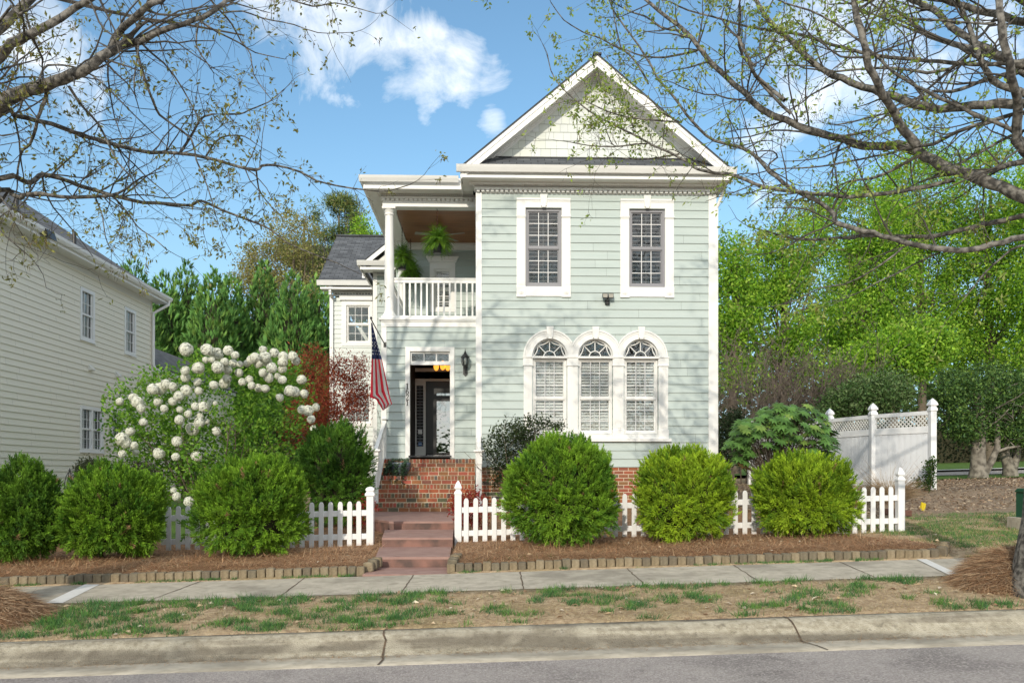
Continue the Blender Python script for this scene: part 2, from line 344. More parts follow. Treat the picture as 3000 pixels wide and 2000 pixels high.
def tubes(paths, sides_of):
    """paths: list of (pts (k,3), radii (k,)). Batches by length; returns V, F(quads)"""
    groups = {}
    for p, r in paths: groups.setdefault((len(p), sides_of(r[0])), []).append((p, r))
    Vs, Fs, off = [], [], 0
    for (k, n), lst in groups.items():
        Pm = np.array([p for p, _ in lst], float); Rm = np.array([r for _, r in lst], float); K = len(lst)
        T = np.empty_like(Pm); T[:, 1:-1] = Pm[:, 2:] - Pm[:, :-2]; T[:, 0] = Pm[:, 1] - Pm[:, 0]; T[:, -1] = Pm[:, -1] - Pm[:, -2]; T = norm(T)
        ref = np.where(np.abs(T[:, :1, 2:3]) > .8, np.array([[[1., 0, 0]]]), np.array([[[0, 0, 1.]]])); ref = np.broadcast_to(ref, T.shape)
        U = norm(np.cross(T, ref)); W_ = np.cross(T, U)
        an = 2 * np.pi * np.arange(n) / n
        V = Pm[:, :, None, :] + (U[:, :, None, :] * np.cos(an)[None, None, :, None] + W_[:, :, None, :] * np.sin(an)[None, None, :, None]) * Rm[:, :, None, None]
        idx = np.arange(K * k * n).reshape(K, k, n); a = idx[:, :-1, :]; b = idx[:, 1:, :]
        F = np.stack([a, np.roll(a, -1, 2), np.roll(b, -1, 2), b], -1).reshape(-1, 4)
        Vs.append(V.reshape(-1, 3)); Fs.append(F + off); off += K * k * n
    return np.concatenate(Vs), np.concatenate(Fs)
def grow(out, tips, p, d, L, r, lvl, maxlvl, rng, wander=.25, up=.0, dens=5.0, ang=(35, 75), ratio=(.35, .6), start=.2, seg=.14):
    n = max(3, int(L / seg) + 1); n = min(n, 9); st = L / (n - 1); d = norm(d); pts = [p]; dd = [d]
    for i in range(n - 1):
        d = norm(d + rng.normal(size=3) * wander * .5 + np.array([0, 0, up]) * .3); pts.append(pts[-1] + d * st); dd.append(d)
    pts = np.array(pts); rad = np.linspace(r, max(r * .35, .0012), n); out.append((pts, rad))
    if lvl >= maxlvl:
        for i in range(1, n): tips.append((pts[i], dd[i], i == n - 1))
        return
    k = max(1, int(L * dens * rng.uniform(.7, 1.2)))
    for t in rng.uniform(start, 1, k):
        f = t * (n - 1); i = min(int(f), n - 2); q = pts[i] + (pts[i + 1] - pts[i]) * (f - i); b = dd[i]
        ax = norm(np.cross(b, rng.normal(size=3))); a = R(rng.uniform(*ang)); nd = b * math.cos(a) + ax * math.sin(a)
        grow(out, tips, q, nd, L * rng.uniform(*ratio) * (1 - .4 * t), max(rad[i] * .55, .0016), lvl + 1, maxlvl, rng, wander, up, dens * 1.15, ang, ratio, .1, seg)
    tips.append((pts[-1], dd[-1], True))
# ================================================================== GROUND AND STREET
def gmat(name, cols, scale, rough=.95, bump=.5, bscale=80, big=None, speck=None):
    """layered ground: cols three stops over fine noise, big = (colour, scale, lo, hi) patches, speck = (colour, scale, amount)"""
    m = bpy.data.materials.new(name); m.use_nodes = True; n = m.node_tree; n.nodes.clear()
    out = n.nodes.new('ShaderNodeOutputMaterial'); b = n.nodes.new('ShaderNodeBsdfPrincipled'); b.inputs['Roughness'].default_value = rough
    b.inputs['Specular IOR Level'].default_value = .25
    tc = n.nodes.new('ShaderNodeTexCoord'); t = n.nodes.new('ShaderNodeTexNoise'); t.inputs['Scale'].default_value = scale; t.inputs['Detail'].default_value = 10; t.inputs['Roughness'].default_value = .65
    lnk(n, tc.outputs['Object'], t.inputs[0]); r = n.nodes.new('ShaderNodeValToRGB'); lnk(n, t.outputs[0], r.inputs[0])
    e = r.color_ramp.elements; e[0].position, e[0].color = .33, (*cols[0], 1); e[1].position, e[1].color = .68, (*cols[2], 1); x = e.new(.5); x.color = (*cols[1], 1)
    c = r.outputs[0]
    def over(c, fac, col):
        mx = n.nodes.new('ShaderNodeMix'); mx.data_type = 'RGBA'; lnk(n, fac, mx.inputs[0]); lnk(n, c, mx.inputs[6]); mx.inputs[7].default_value = (*col, 1); return mx.outputs[2]
    def nfac(sc, lo, hi, amt, stretch=None):
        t = n.nodes.new('ShaderNodeTexNoise'); t.inputs['Scale'].default_value = sc; t.inputs['Detail'].default_value = 6; v = tc.outputs['Object']
        if stretch: mp = n.nodes.new('ShaderNodeMapping'); mp.inputs['Scale'].default_value = stretch; lnk(n, v, mp.inputs[0]); v = mp.outputs[0]
        lnk(n, v, t.inputs[0]); mr = n.nodes.new('ShaderNodeMapRange'); lnk(n, t.outputs[0], mr.inputs[0])
        mr.inputs[1].default_value = lo; mr.inputs[2].default_value = hi; mr.inputs[3].default_value = 0; mr.inputs[4].default_value = amt; return mr.outputs[0]
    for q in (big or []): c = over(c, nfac(q[1], q[2], q[3], q[4], q[5] if len(q) > 5 else None), q[0])
    if speck:
        v = n.nodes.new('ShaderNodeTexVoronoi'); v.inputs['Scale'].default_value = speck[1]; lnk(n, tc.outputs['Object'], v.inputs[0])
        mr = n.nodes.new('ShaderNodeMapRange'); lnk(n, v.outputs['Color'], mr.inputs[0]); mr.inputs[1].default_value = .45; mr.inputs[2].default_value = .95; mr.inputs[3].default_value = 0; mr.inputs[4].default_value = speck[2]
        c = over(c, mr.outputs[0], speck[0])
    lnk(n, c, b.inputs['Base Color'])
    t2 = n.nodes.new('ShaderNodeTexNoise'); t2.inputs['Scale'].default_value = bscale; t2.inputs['Detail'].default_value = 8; lnk(n, tc.outputs['Object'], t2.inputs[0])
    bp = n.nodes.new('ShaderNodeBump'); bp.inputs['Strength'].default_value = bump; bp.inputs['Distance'].default_value = .015; lnk(n, t2.outputs[0], bp.inputs['Height']); lnk(n, bp.outputs[0], b.inputs['Normal'])
    lnk(n, b.outputs[0], out.inputs[0]); return m
M['soil'] = gmat('bare soil and thatch', ((.26, .175, .105), (.42, .31, .195), (.58, .455, .30)), 11, big=[((.24, .19, .09), 1.5, .48, .60, .6), ((.56, .43, .25), 30, .53, .66, .7), ((.17, .105, .06), 24, .54, .66, .6)], bscale=60, bump=.8)
M['asphalt'] = gmat('worn asphalt', ((.22, .195, .182), (.345, .308, .29), (.50, .45, .42)), 75, bump=1.0, bscale=110, big=[((.38, .345, .32), .9, .46, .60, .6), ((.17, .152, .145), .7, .50, .62, .6), ((.12, .105, .10), 4, .58, .7, .4)], speck=((.60, .55, .51), 75, .6))
M['conc'] = gmat('weathered concrete', ((.36, .325, .26), (.46, .415, .335), (.55, .50, .41)), 7, bump=.45, bscale=130, big=[((.25, .225, .18), 1.3, .49, .63, .7), ((.54, .495, .40), 2.3, .52, .66, .5), ((.22, .195, .155), 9, .56, .7, .4)])
M['curb'] = gmat('stained kerb concrete', ((.29, .255, .185), (.42, .375, .285), (.53, .485, .385)), 16, bump=.9, bscale=90, big=[((.15, .13, .10), 1.5, .45, .60, .8, (.22, 3.4, 3.4)), ((.17, .145, .11), 5, .52, .66, .65, (.12, 2.2, 2.2)), ((.12, .105, .08), 22, .58, .7, .5), ((.56, .51, .40), 3, .53, .68, .5)])
M['strip'] = mat('pale concrete strip', (.62, .61, .57), .8, (.70, .69, .66), 6)
M['bed'] = gmat('mulch bed', ((.12, .066, .034), (.24, .135, .07), (.38, .235, .13)), 22, bump=1.0, bscale=70)
M['chips'] = gmat('wood chip ground', ((.16, .11, .07), (.29, .215, .145), (.42, .335, .24)), 26, bump=1.0, bscale=60, big=[((.13, .11, .09), .9, .5, .7, .7)])
M['lawn'] = gmat('far lawn', ((.05, .10, .018), (.09, .17, .03), (.14, .22, .05)), 14, bump=.8, bscale=60)
M['joint'] = mat('dark joint', (.06, .045, .03), .95, (.16, .11, .07), 20)

def sheet(name, x0, x1, y0f, y1f, nx, ny, zoff, material, kind='structure', fn=None):
    xs = np.linspace(x0, x1, nx); V = []
    for i, x in enumerate(xs):
        a, b = (y0f(x) if callable(y0f) else y0f), (y1f(x) if callable(y1f) else y1f)
        for j in range(ny):
            y = a + (b - a) * j / (ny - 1); V.append((x, y, (fn or g)(x, y) + zoff))
    F = [(i * ny + j, (i + 1) * ny + j, (i + 1) * ny + j + 1, i * ny + j + 1) for i in range(nx - 1) for j in range(ny - 1)]
    o = link(name, npmesh(name, V, F, smooth=True), None, material); return tag(o, kind=kind)

def build_ground():
    ys = sorted(set([y for y in PY if -300 <= y <= 1000] + list(np.arange(6.9, 20, .18)) + list(np.arange(20, 60, 1.0)) + [-40, -25, 80, 120, 200, 450, 700]))
    xs = np.concatenate([[-1000, -500, -200, -100, -60, -45], np.arange(-36, -12, 1.5), np.arange(-12, 16, .2), np.arange(16, 40, 1.5), [45, 60, 100, 200, 500, 1000]])
    X, Y = np.meshgrid(xs, np.array(ys), indexing='ij'); Z = g(X, Y)
    pav = ((Y > -3.8) & (Y < 6.8)) | ((Y > 8.35) & (Y < 9.57)); 
    Z = Z - np.where((Y >= -3.81) & (Y <= 6.8), .05, 0) - np.where((Y >= 8.34) & (Y <= 9.58), .035, 0)
    Z = np.where((Y > 9.58) & (Y < 17.0) & (X > -1.62) & (X < -.42), np.minimum(Z, -1.24), Z)
    soft = ((Y > 6.9) & (Y < 8.25)) | (Y > 9.8)
    Z = Z + np.where(soft & (np.abs(X) < 30) & (Y < 40), (fbm(X, Y, 1.6) - .5) * .05, 0)
    n, k = X.shape; idx = np.arange(n * k).reshape(n, k)
    F = np.stack([idx[:-1, :-1], idx[1:, :-1], idx[1:, 1:], idx[:-1, 1:]], -1).reshape(-1, 4)
    tag(link('ground', npmesh('ground', np.stack([X, Y, Z], -1).reshape(-1, 3), F, smooth=True), None, M['soil']), kind='structure')
    # carriageway, gutter pan and rolled kerb on both sides
    sheet('road', -60, 60, -3.05, 6.06, 60, 12, 0, M['asphalt'])
    def strip_profile(name, prof, mt):
        xs = np.arange(-60, 60.1, .5); V = [(x, y, z + .027 * np.clip(x, -30, 40)) for x in xs for (y, z) in prof]; k = len(prof)
        F = [(i * k + j, (i + 1) * k + j, (i + 1) * k + j + 1, i * k + j + 1) for i in range(len(xs) - 1) for j in range(k - 1)]
        tag(link(name, npmesh(name, V, F, smooth=True), None, mt), kind='structure')
    strip_profile('gutter', [(6.055, -1.40), (6.06, -1.386), (6.3, -1.402), (6.50, -1.412)], M['conc'])
    strip_profile('kerb', [(6.50, -1.4125), (6.53, -1.403), (6.60, -1.372), (6.66, -1.325), (6.71, -1.293), (6.76, -1.277), (6.80, -1.272), (6.86, -1.2725), (6.87, -1.33)], M['curb'])
    strip_profile('kerb', [(-3.04, -1.388), (-3.45, -1.412), (-3.6, -1.37), (-3.7, -1.29), (-3.8, -1.265), (-3.86, -1.33)], M['curb'])
    # tooled joints: dark grooves in kerb and gutter
    rng = np.random.RandomState(3)
    for u in (1128, 2320, -300, 3600):
        V, F = [], []; prof = [(6.06, -1.380), (6.3, -1.397), (6.50, -1.4055), (6.60, -1.366), (6.66, -1.319), (6.71, -1.287), (6.80, -1.266), (6.865, -1.267)]
        x = XA(u, 6.7)
        for (y, z) in prof:
            wv = .012 + .008 * rng.rand(); xx = x + .02 * rng.randn() * .5 + (6.7 - y) * .06; V += [(xx - wv / 2, y, z + .027 * xx), (xx + wv / 2, y, z + .027 * xx)]
        F = [(2 * i, 2 * i + 1, 2 * i + 3, 2 * i + 2) for i in range(len(prof) - 1)]
        tag(link('kerb_joint', npmesh('kerb_joint', V, F), None, M['joint']), kind='structure')
    # sidewalk slabs, with joints seen in the photo
    sheet('sidewalk', -60, 60, 8.35, 9.57, 241, 5, 0, M['conc'])
    for (ua, va, ub, vb) in ((440, 1757, 586, 1703), (822, 1742, 890, 1697), (1176, 1737, 1212, 1688), (1535, 1730, 1523, 1680), (1890, 1715, 1837, 1668), (2222, 1702, 2150, 1653), (2565, 1675, 2460, 1645)):
        xa, xb = XA(ua, 8.36), XA(ub, 9.56); V = []
        for t in np.linspace(0, 1, 12):
            y = 8.352 + 1.216 * t; x = xa + (xb - xa) * t; wv = .004 + .004 * rng.rand(); x += .004 * rng.randn(); z = g(x, y) + .004; V += [(x - wv, y, z), (x + wv, y, z)]
        tag(link('sidewalk_joint', npmesh('sidewalk_joint', V, [(2 * i, 2 * i + 1, 2 * i + 3, 2 * i + 2) for i in range(11)]), None, M['joint']), kind='structure')
    for (ua, ub, wd) in ((165, 268, .17), (2790, 2702, .12)):
        xa, xb = XA(ua, 8.4), XA(ub, 9.55); V = []
        for t in np.linspace(0, 1, 6):
            y = 8.356 + 1.21 * t; x = xa + (xb - xa) * t; V += [(x - wd / 2, y, g(x, y) + .006), (x + wd / 2, y, g(x, y) + .006)]
        tag(link('sidewalk_strip', npmesh('sidewalk_strip', V, [(2 * i, 2 * i + 1, 2 * i + 3, 2 * i + 2) for i in range(5)]), None, M['strip']), kind='structure')
    # planting beds: front bed, inner bed up to the house, chip ground and lawn at the side
    bump = lambda x, y: g(x, y) + (fbm(np.array(x), np.array(y), 1.6) - .5) * .05
    sheet('planting_bed', -14, XA(1100, 10), 9.86, 16.6, 70, 34, .045, M['bed'], fn=bump)
    sheet('planting_bed', XA(1318, 10), 5.62, 9.86, lambda x: 17.4 if x < 4.9 else 12.6 - (x - 4.9) * 3.2, 50, 36, .045, M['bed'], fn=bump)
    sheet('wood_chip_ground', 5.2, 24, lambda x: 13.2 + .10 * x + .25 * math.sin(x * 2.1) + .12 * math.sin(x * 5.3), lambda x: 23 + .05 * x, 90, 40, .008, M['chips'], fn=bump)
    sheet('grass_bank', -60, 60, 30.9, 46, 60, 20, .12, M['lawn'])
    sheet('lawn', -10.5, -5.0, 13.5, 23, 20, 20, .06, M['lawn'], fn=bump)
    sheet('back_street', 11.5, 70, 26.9, 30.2, 40, 6, .06, M['asphalt'])
    sheet('back_kerb', 11.5, 70, 30.2, 30.9, 40, 3, .13, M['strip'])
    sheet('back_kerb', 11.5, 70, 26.75, 26.9, 40, 2, .10, M['strip'])
    sheet('grass_edge', 11.2, 70, 23.6, 26.75, 40, 6, .05, M['lawn'])

# ================================================================== HOUSE
YF, YE, YB, YC = 17.5, 18.33, 23.9, 27.5
def ivals(x0, x1, holes):
    out = [(x0, x1)]
    for a, b in holes:
        nx = []
        for p, q in out:
            if b <= p or a >= q: nx.append((p, q)); continue
            if a > p: nx.append((p, a))
            if b < q: nx.append((b, q))
        out = nx
    return out
def siding(mb, x0, x1, z0, z1, lap, plane, holes=(), zstart=None, m=0, d=.021, rng=None):
    """lap boards; plane(a, out, z) -> xyz; holes: list of functions z -> None or (a0, a1), with z breaks"""
    zs = []; z = z0 if zstart is None else zstart
    while z < z1: zs.append(z); z += lap
    brk = sorted(set([z0, z1] + [q for q in zs if z0 < q < z1] + [q for h in holes for q in h[1] if z0 < q < z1])); zb = zs[0]
    for a, b in zip(brk, brk[1:]):
        if b - a < 1e-5: continue
        mid = (a + b) / 2; k = math.floor((mid - zb) / lap); lo = zb + k * lap; hi = lo + lap
        oa = d * (1 - (a - lo) / lap); ob = d * (1 - (b - lo) / lap); hs = [h[0](mid) for h in holes]; hs = [h for h in hs if h]
        rr = random.Random(int(k * 131 + round(zb * 1000) + round(x0 * 977))); jt = [x0]
        while jt[-1] < x1: jt.append(jt[-1] + rr.uniform(1.1, 3.7))
        for p, q, tn in [(max(p_, ja), min(q_, jb), 0) for p_, q_ in ivals(x0, x1, hs) for ja, jb in zip(jt, jt[1:]) if min(q_, jb) - max(p_, ja) > .002]:
            ji = next(i for i in range(len(jt)) if p < jt[i] + 1e-4 or i == len(jt) - 1 or p < jt[i + 1] - 1e-4); tv = random.Random(k * 57 + ji * 13 + 5).uniform(.97, 1.025); mb.cc = (tv, tv, tv * 1.005)
            if q in jt: q -= .003
            mb.face([plane(p, oa, a), plane(q, oa, a), plane(q, ob, b), plane(p, ob, b)], m)
            if abs(a - lo) < 1e-6: mb.face([plane(p, 0, a), plane(q, 0, a), plane(q, oa, a), plane(p, oa, a)], m)
    mb.cc = None
def rect_hole(a0, a1, z0, z1): return (lambda z: (a0, a1) if z0 < z < z1 else None, [z0, z1])
front = lambda Y: (lambda a, o, z: (a, Y - o, z))

def sash_window(parent, plane_y, x0, x1, z0, z1, frame_m, cols=3, rows=(3, 3), rail=None, blind=None, glass='glass', bw=.045, depth=.05, louver=.075, lclose=.5, label=None, sashw=.045):
    """double-hung window facing -Y between x0..x1, z0..z1; part 'window' with muntins, sub-parts pane and louvers"""
    Y = plane_y; mb = MB(); zr = rail if rail is not None else (z0 + z1) / 2
    mb.box(x0, x0 + bw, Y, Y + .09, z0, z1); mb.box(x1 - bw, x1, Y, Y + .09, z0, z1); mb.box(x0 + bw, x1 - bw, Y, Y + .09, z1 - bw, z1); mb.box(x0 + bw, x1 - bw, Y, Y + .09, z0, z0 + bw * 1.3)
    mb.box(x0 + bw, x1 - bw, Y + .018, Y + .08, zr - .022, zr + .022)
    a, b = x0 + bw, x1 - bw
    for (lo, hi, yo, nr) in ((zr + .022, z1 - bw, .024, rows[0]), (z0 + bw * 1.3, zr - .022, .044, rows[1])):
        s = sashw * .6
        mb.box(a, a + s, Y + yo, Y + yo + .035, lo, hi); mb.box(b - s, b, Y + yo, Y + yo + .035, lo, hi)
        mb.box(a + s, b - s, Y + yo, Y + yo + .035, hi - s * .8, hi); mb.box(a + s, b - s, Y + yo, Y + yo + .035, lo, lo + s)
        for c in range(1, cols): xx = a + s + (b - a - 2 * s) * c / cols; mb.box(xx - .0075, xx + .0075, Y + yo + .004, Y + yo + .027, lo + s, hi - s * .8, 1)
        for c in range(1, nr): zz = lo + (hi - lo) * c / nr; mb.box(a + s, b - s, Y + yo + .006, Y + yo + .025, zz - .0075, zz + .0075, 1)
    o = mb.build('window', [M[frame_m], M['muntin']], parent)
    if label: o['label'] = label
    q = MB(); q.face([(a, Y + .043, zr), (b, Y + .043, zr), (b, Y + .043, z1 - bw), (a, Y + .043, z1 - bw)]); q.face([(a, Y + .063, z0 + bw), (b, Y + .063, z0 + bw), (b, Y + .063, zr), (a, Y + .063, zr)])
    q.build('pane', M[glass], o)
    if blind:
        l = MB(); z = z0 + .06; an = lclose
        while z < z1 - .05:
            if abs(z - zr) > .04:
                dy, dz = .03 * math.cos(an), .03 * math.sin(an)
                l.hexa([(a + .03, Y + .13 - dy, z - dz), (b - .03, Y + .13 - dy, z - dz), (b - .03, Y + .13 + dy, z + dz), (a + .03, Y + .13 + dy, z + dz),
                        (a + .03, Y + .13 - dy, z - dz + .008), (b - .03, Y + .13 - dy, z - dz + .008), (b - .03, Y + .13 + dy, z + dz + .008), (a + .03, Y + .13 + dy, z + dz + .008)])
            z += louver
        l.box((a + b) / 2 - .006, (a + b) / 2 + .006, Y + .092, Y + .098, z0 + .1, zr - .06); l.box((a + b) / 2 - .006, (a + b) / 2 + .006, Y + .092, Y + .098, zr + .06, z1 - .1)
        for (p, r_) in ((a, a + .03), (b - .03, b)): l.box(p, r_, Y + .10, Y + .16, z0, z1)
        l.box(a + .03, b - .03, Y + .105, Y + .155, zr - .035, zr + .035); l.build('louvers', M[blind], o)
    k = MB(); k.box(x0 - .3, x1 + .3, Y + .6, Y + .62, z0 - .3, z1 + .3)
    return o
def keystone(mb, x, zt, zb, wt, wb, Y, d):
    mb.prism([(x - wb / 2, zb), (x + wb / 2, zb), (x + wt / 2, zt), (x - wt / 2, zt)], Y - d, Y, 'y')
    for k in (-.25, .0, .25): mb.prism([(x + k * wb - .006, zb + .01), (x + k * wb + .006, zb + .01), (x + k * wt + .007, zt - .01), (x + k * wt - .007, zt - .01)], Y - d - .008, Y - d, 'y')
    mb.box(x - wb * .32, x + wb * .32, Y - d - .012, Y - .01, zb - .03, zb)
def pilaster(mb, x0, x1, z0, z1, Y, d):
    mb.box(x0, x1, Y - d, Y, z0, z1); n = 5; w_ = (x1 - x0) / (2 * n + 1)
    for i in range(n): a = x0 + w_ * (2 * i + 1); mb.box(a, a + w_, Y - d - .008, Y - d, z0 + .04, z1 - .04)
def gutter(mb, x0, x1, Yf, zt, h=.13, dpt=.12):
    pr = [(Yf, zt), (Yf + .012, zt - .03), (Yf + .02, zt - .05), (Yf + .05, zt - h + .02), (Yf + .06, zt - h), (Yf + dpt, zt - h), (Yf + dpt, zt - .005), (Yf + .012, zt - .005)]
    mb.prism(pr, x0, x1, 'x')
def dentils(mb, x0, x1, Y, z0, z1, pitch, w_, d):
    x = x0 + .02
    while x + w_ < x1: mb.box(x, x + w_, Y - d, Y, z0, z1); x += pitch
_br = random.Random(8)
def bcol():
    r = _br.random()
    if r < .14: return tuple(c * _br.uniform(.8, 1.2) for c in (.13, .115, .085))
    if r < .40: return tuple(c * _br.uniform(.8, 1.2) for c in (.27, .125, .062))
    return tuple(c * _br.uniform(.8, 1.15) for c in (.36, .115, .06))
def bricks(mb, x0, x1, Y, z0, z1, wd, gap=.015, off=0, depth=.05, proud=0.0):
    x = x0 - off
    while x < x1 - .01:
        a, b = max(x, x0), min(x + wd, x1); mb.cc = bcol(); p = Y - proud - _br.uniform(0, .003)
        if b - a > .012: mb.box(a, b, p, p + depth, z0 + gap / 2, z1 - gap / 2)
        x += wd + gap
    mb.cc = None

def roof_plane(mb, pts, ud, vd, thick=.03, m=0):
    """quad/poly with UV in metres along ud (horizontal) and vd (up slope)"""
    ud, vd = Vector(ud).normalized(), Vector(vd).normalized(); uv = [(Vector(p).dot(ud), Vector(p).dot(vd)) for p in pts]
    mb.face(pts, m, uv); nrm = ud.cross(vd).normalized(); 
    if nrm.z < 0: nrm = -nrm
    low = [tuple(Vector(p) - nrm * thick) for p in pts]; mb.face(list(reversed(low)), m, list(reversed(uv)))
    for i in range(len(pts)):
        j = (i + 1) % len(pts); mb.face([pts[i], low[i], low[j], pts[j]], m, [(0, 0), (0, .02), (.02, .02), (.02, 0)])

def build_house():
    xL, xR = XA(1394, YF), XA(2098, YF); H = thing('house', (xL, YF, -.8), 'two storey sage green clapboard house with white trim, steep front gable and upper porch', 'house')
    cb0, cb1 = XA(1411.5, YF), XA(2075, YF); zs = lambda v: ZA(v, YF, 1600)
    lap = .1778; zsid0 = ZA(1367.6, YF, 1830)
    W1 = (XA(1538.9, YF), XA(1645.7, YF)); dW = XA(1895.9, YF) - XA(1593, YF); W2 = (W1[0] + dW, W1[1] + dW)
    wz0, wz1 = zs(839), zs(611)
    # triple window arches
    cx = [XA(u, YF) for u in (1610.7, 1744.4, 1878)]; zspr = ZA(1044, YF, 1740); Ro, Ri = 78 / 137.1, 51.7 / 137.1; zb = ZA(1270, YF, 1740); hw = .365
    holes = [rect_hole(*W1, wz0, wz1), rect_hole(*W2, wz0, wz1)]
    for c in cx:
        def arch(z, c=c):
            if zb < z < zspr: return (c - hw, c + hw)
            if zspr <= z < zspr + Ri: k = math.sqrt(max(0, Ri * Ri - (z - zspr) ** 2)); return (c - k, c + k)
        holes.append((arch, [zb, zspr] + [zspr + Ri * math.sin(R(a)) for a in range(6, 91, 6)]))
    ztop = zs(566)
    mb = MB(); siding(mb, cb0 - .01, cb1 + .01, zsid0, ztop, lap, front(YF), holes); mb.build('front_wall', M['sage'], H)
    # dark back of the rooms
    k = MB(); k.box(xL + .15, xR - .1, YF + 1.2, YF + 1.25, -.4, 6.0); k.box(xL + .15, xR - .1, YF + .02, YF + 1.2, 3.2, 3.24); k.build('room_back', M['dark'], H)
    t = MB(); t.box(xL, cb0, YF - .028, YF + .12, -.80, ztop + .01); t.box(cb1, xR, YF - .028, YF + .12, zsid0, ztop + .01); t.box(cb0 + .0, cb1, YF - .024, YF + .1, zs(569), ztop + .04)
    t.build('corner_board', M['white'], H, bevel=.003)
    # brick foundation
    f = MB(); z = -1.0; i = 0; gp = .011; f2 = MB(); f2.box(cb0 - .02, xR - .02, YF + .01, YF + .1, -1.1, zsid0 - .004)
    while z < zsid0 - .03:
        zt = min(z + .0765, zsid0); bricks(f, cb0, xR - .03, YF + .003, z, zt, .195, off=(i % 2) * .10); z = zt; i += 1
    fo = f.build('foundation', M['brick'], H); f2.build('mortar', M['mortar'], fo)
    # window casings (upper)
    for (a, b) in (W1, W2):
        cxw = (a + b) / 2; o0, o1 = cxw - .577, cxw + .577; ia, ib = a + .004, b - .004; c = MB(); d = .035
        zt, zcap, zap0, zap1 = zs(582), zs(632.6), zs(868.5), zs(840)
        c.box(o0, o1, YF - d, YF + .02, zs(609.5), zt); c.box(o0, ia, YF - d, YF + .02, zcap, zs(609.5)); c.box(ib, o1, YF - d, YF + .02, zcap, zs(609.5))
        c.box(o0 - .0, o1 + .0, YF - d - .018, YF - d, zt - .045, zt); c.box(o0, o1, YF - d - .008, YF - d, zt - .075, zt - .055)
        for (p, q) in ((o0, ia), (ib, o1)):
            c.box(p - .012, q + .006, YF - d - .025, YF + .02, zcap - .028, zcap); c.box(p - .004, q + .002, YF - d - .012, YF - d, zcap - .05, zcap - .028)
            pilaster(c, p, q, zs(841), zcap - .028, YF + .02, d + .02)
            zc0, zc1 = zs(871), zs(840); c.box(p - .004, q + .004, YF - d - .018, YF + .02, zc0, zc1)
        c.box(o0 + .19, o1 - .19, YF - d, YF + .02, zap0, zap1); keystone(c, cxw, zs(572), zs(606), .155, .115, YF - d, .035)
        w_ = sash_window(H, YF + .02, a, b, wz0, wz1, 'grey_sash', blind='blind_dim', lclose=.5, louver=.088, bw=.055, label='upper sash window with grey frame and tilted louvers')
        c.build('casing', M['white'], w_, bevel=.002)
        for xx in ((o0 + ia) / 2, (ib + o1) / 2):
            r = MB()
            for rr, h in ((.055, .012), (.035, .02), (.016, .028)):
                n = 20; pr = [(xx + rr * math.cos(2 * math.pi * j / n), (zs(871) + zs(840)) / 2 + rr * math.sin(2 * math.pi * j / n)) for j in range(n)]; r.prism(pr, YF - d - .018 - h, YF - d - .018, 'y')
            r.build('rosette', M['white'], w_, bevel=.002)
    # triple arched window
    c = MB(); d = .045; n = 28; yb = YF + .02
    for k_, c0 in enumerate(cx):
        for (r0, r1, dd) in ((Ri, Ro, d), (Ro - .075, Ro - .045, d + .010), (Ro - .035, Ro, d + .022), (Ri, Ri + .02, d + .008)):
            for i in range(n):
                a0, a1 = math.pi * i / n, math.pi * (i + 1) / n
                am = (a0 + a1) / 2; xm = c0 + r1 * math.cos(am)
                # neighbouring arches meet in a valley: clip each to its own half
                lim0 = (cx[k_ - 1] + c0) / 2 if k_ > 0 else -1e9; lim1 = (cx[k_ + 1] + c0) / 2 if k_ < 2 else 1e9
                cl = lambda x: min(max(x, lim0), lim1)
                ps = [(cl(c0 + r0 * math.cos(a0)), zspr + r0 * math.sin(a0)), (cl(c0 + r1 * math.cos(a0)), zspr + r1 * math.sin(a0)), (cl(c0 + r1 * math.cos(a1)), zspr + r1 * math.sin(a1)), (cl(c0 + r0 * math.cos(a1)), zspr + r0 * math.sin(a1))]
                if abs(ps[0][0] - ps[1][0]) + abs(ps[2][0] - ps[3][0]) < .004 and r1 - r0 < .1: continue
                c.prism(ps, yb - d - (dd - d) if dd > d else yb - d, yb if dd == d else yb - d, 'y')
        keystone(c, c0, ZA(957.5, YF, 1740), ZA(990, YF, 1740), .15, .115, yb - d, .05)
    zc1, zc0, zp0, zsl = zspr, ZA(1070.5, YF, 1740), ZA(1258, YF, 1740), ZA(1284, YF, 1740)
    edges = [(XA(1532.6, YF), cx[0] - hw), (cx[0] + hw, cx[1] - hw), (cx[1] + hw, cx[2] - hw), (cx[2] + hw, XA(1958.5, YF))]
    for (p, q) in edges:
        c.box(p, q, yb - d - .004, yb, zc0, zc1); c.box(p - .008, q + .008, yb - d - .02, yb, zc1 - .03, zc1 + .0); c.box(p - .008, q + .008, yb - d - .02, yb, zc0 - .012, zc0 + .012)
        pilaster(c, p + .012, q - .012, zp0, zc0 - .012, yb, d); c.box(p, q, yb - d - .012, yb, zsl, zp0)
    for c0 in cx:
        c.box(c0 - hw - .02, c0 + hw + .02, yb - d - .03, yb + .05, zspr - .045, zspr - .005)
        c.box(c0 - hw, c0 + hw, yb - d + .01, yb, zsl, zb)
    c.box(XA(1527, YF), XA(1965, YF), yb - d - .055, yb, zsl - .065, zsl)
    tw = c.build('arched_window', M['white'], H, bevel=.0015); tw['label'] = 'white triple arched window surround with keystones and fluted pilasters'
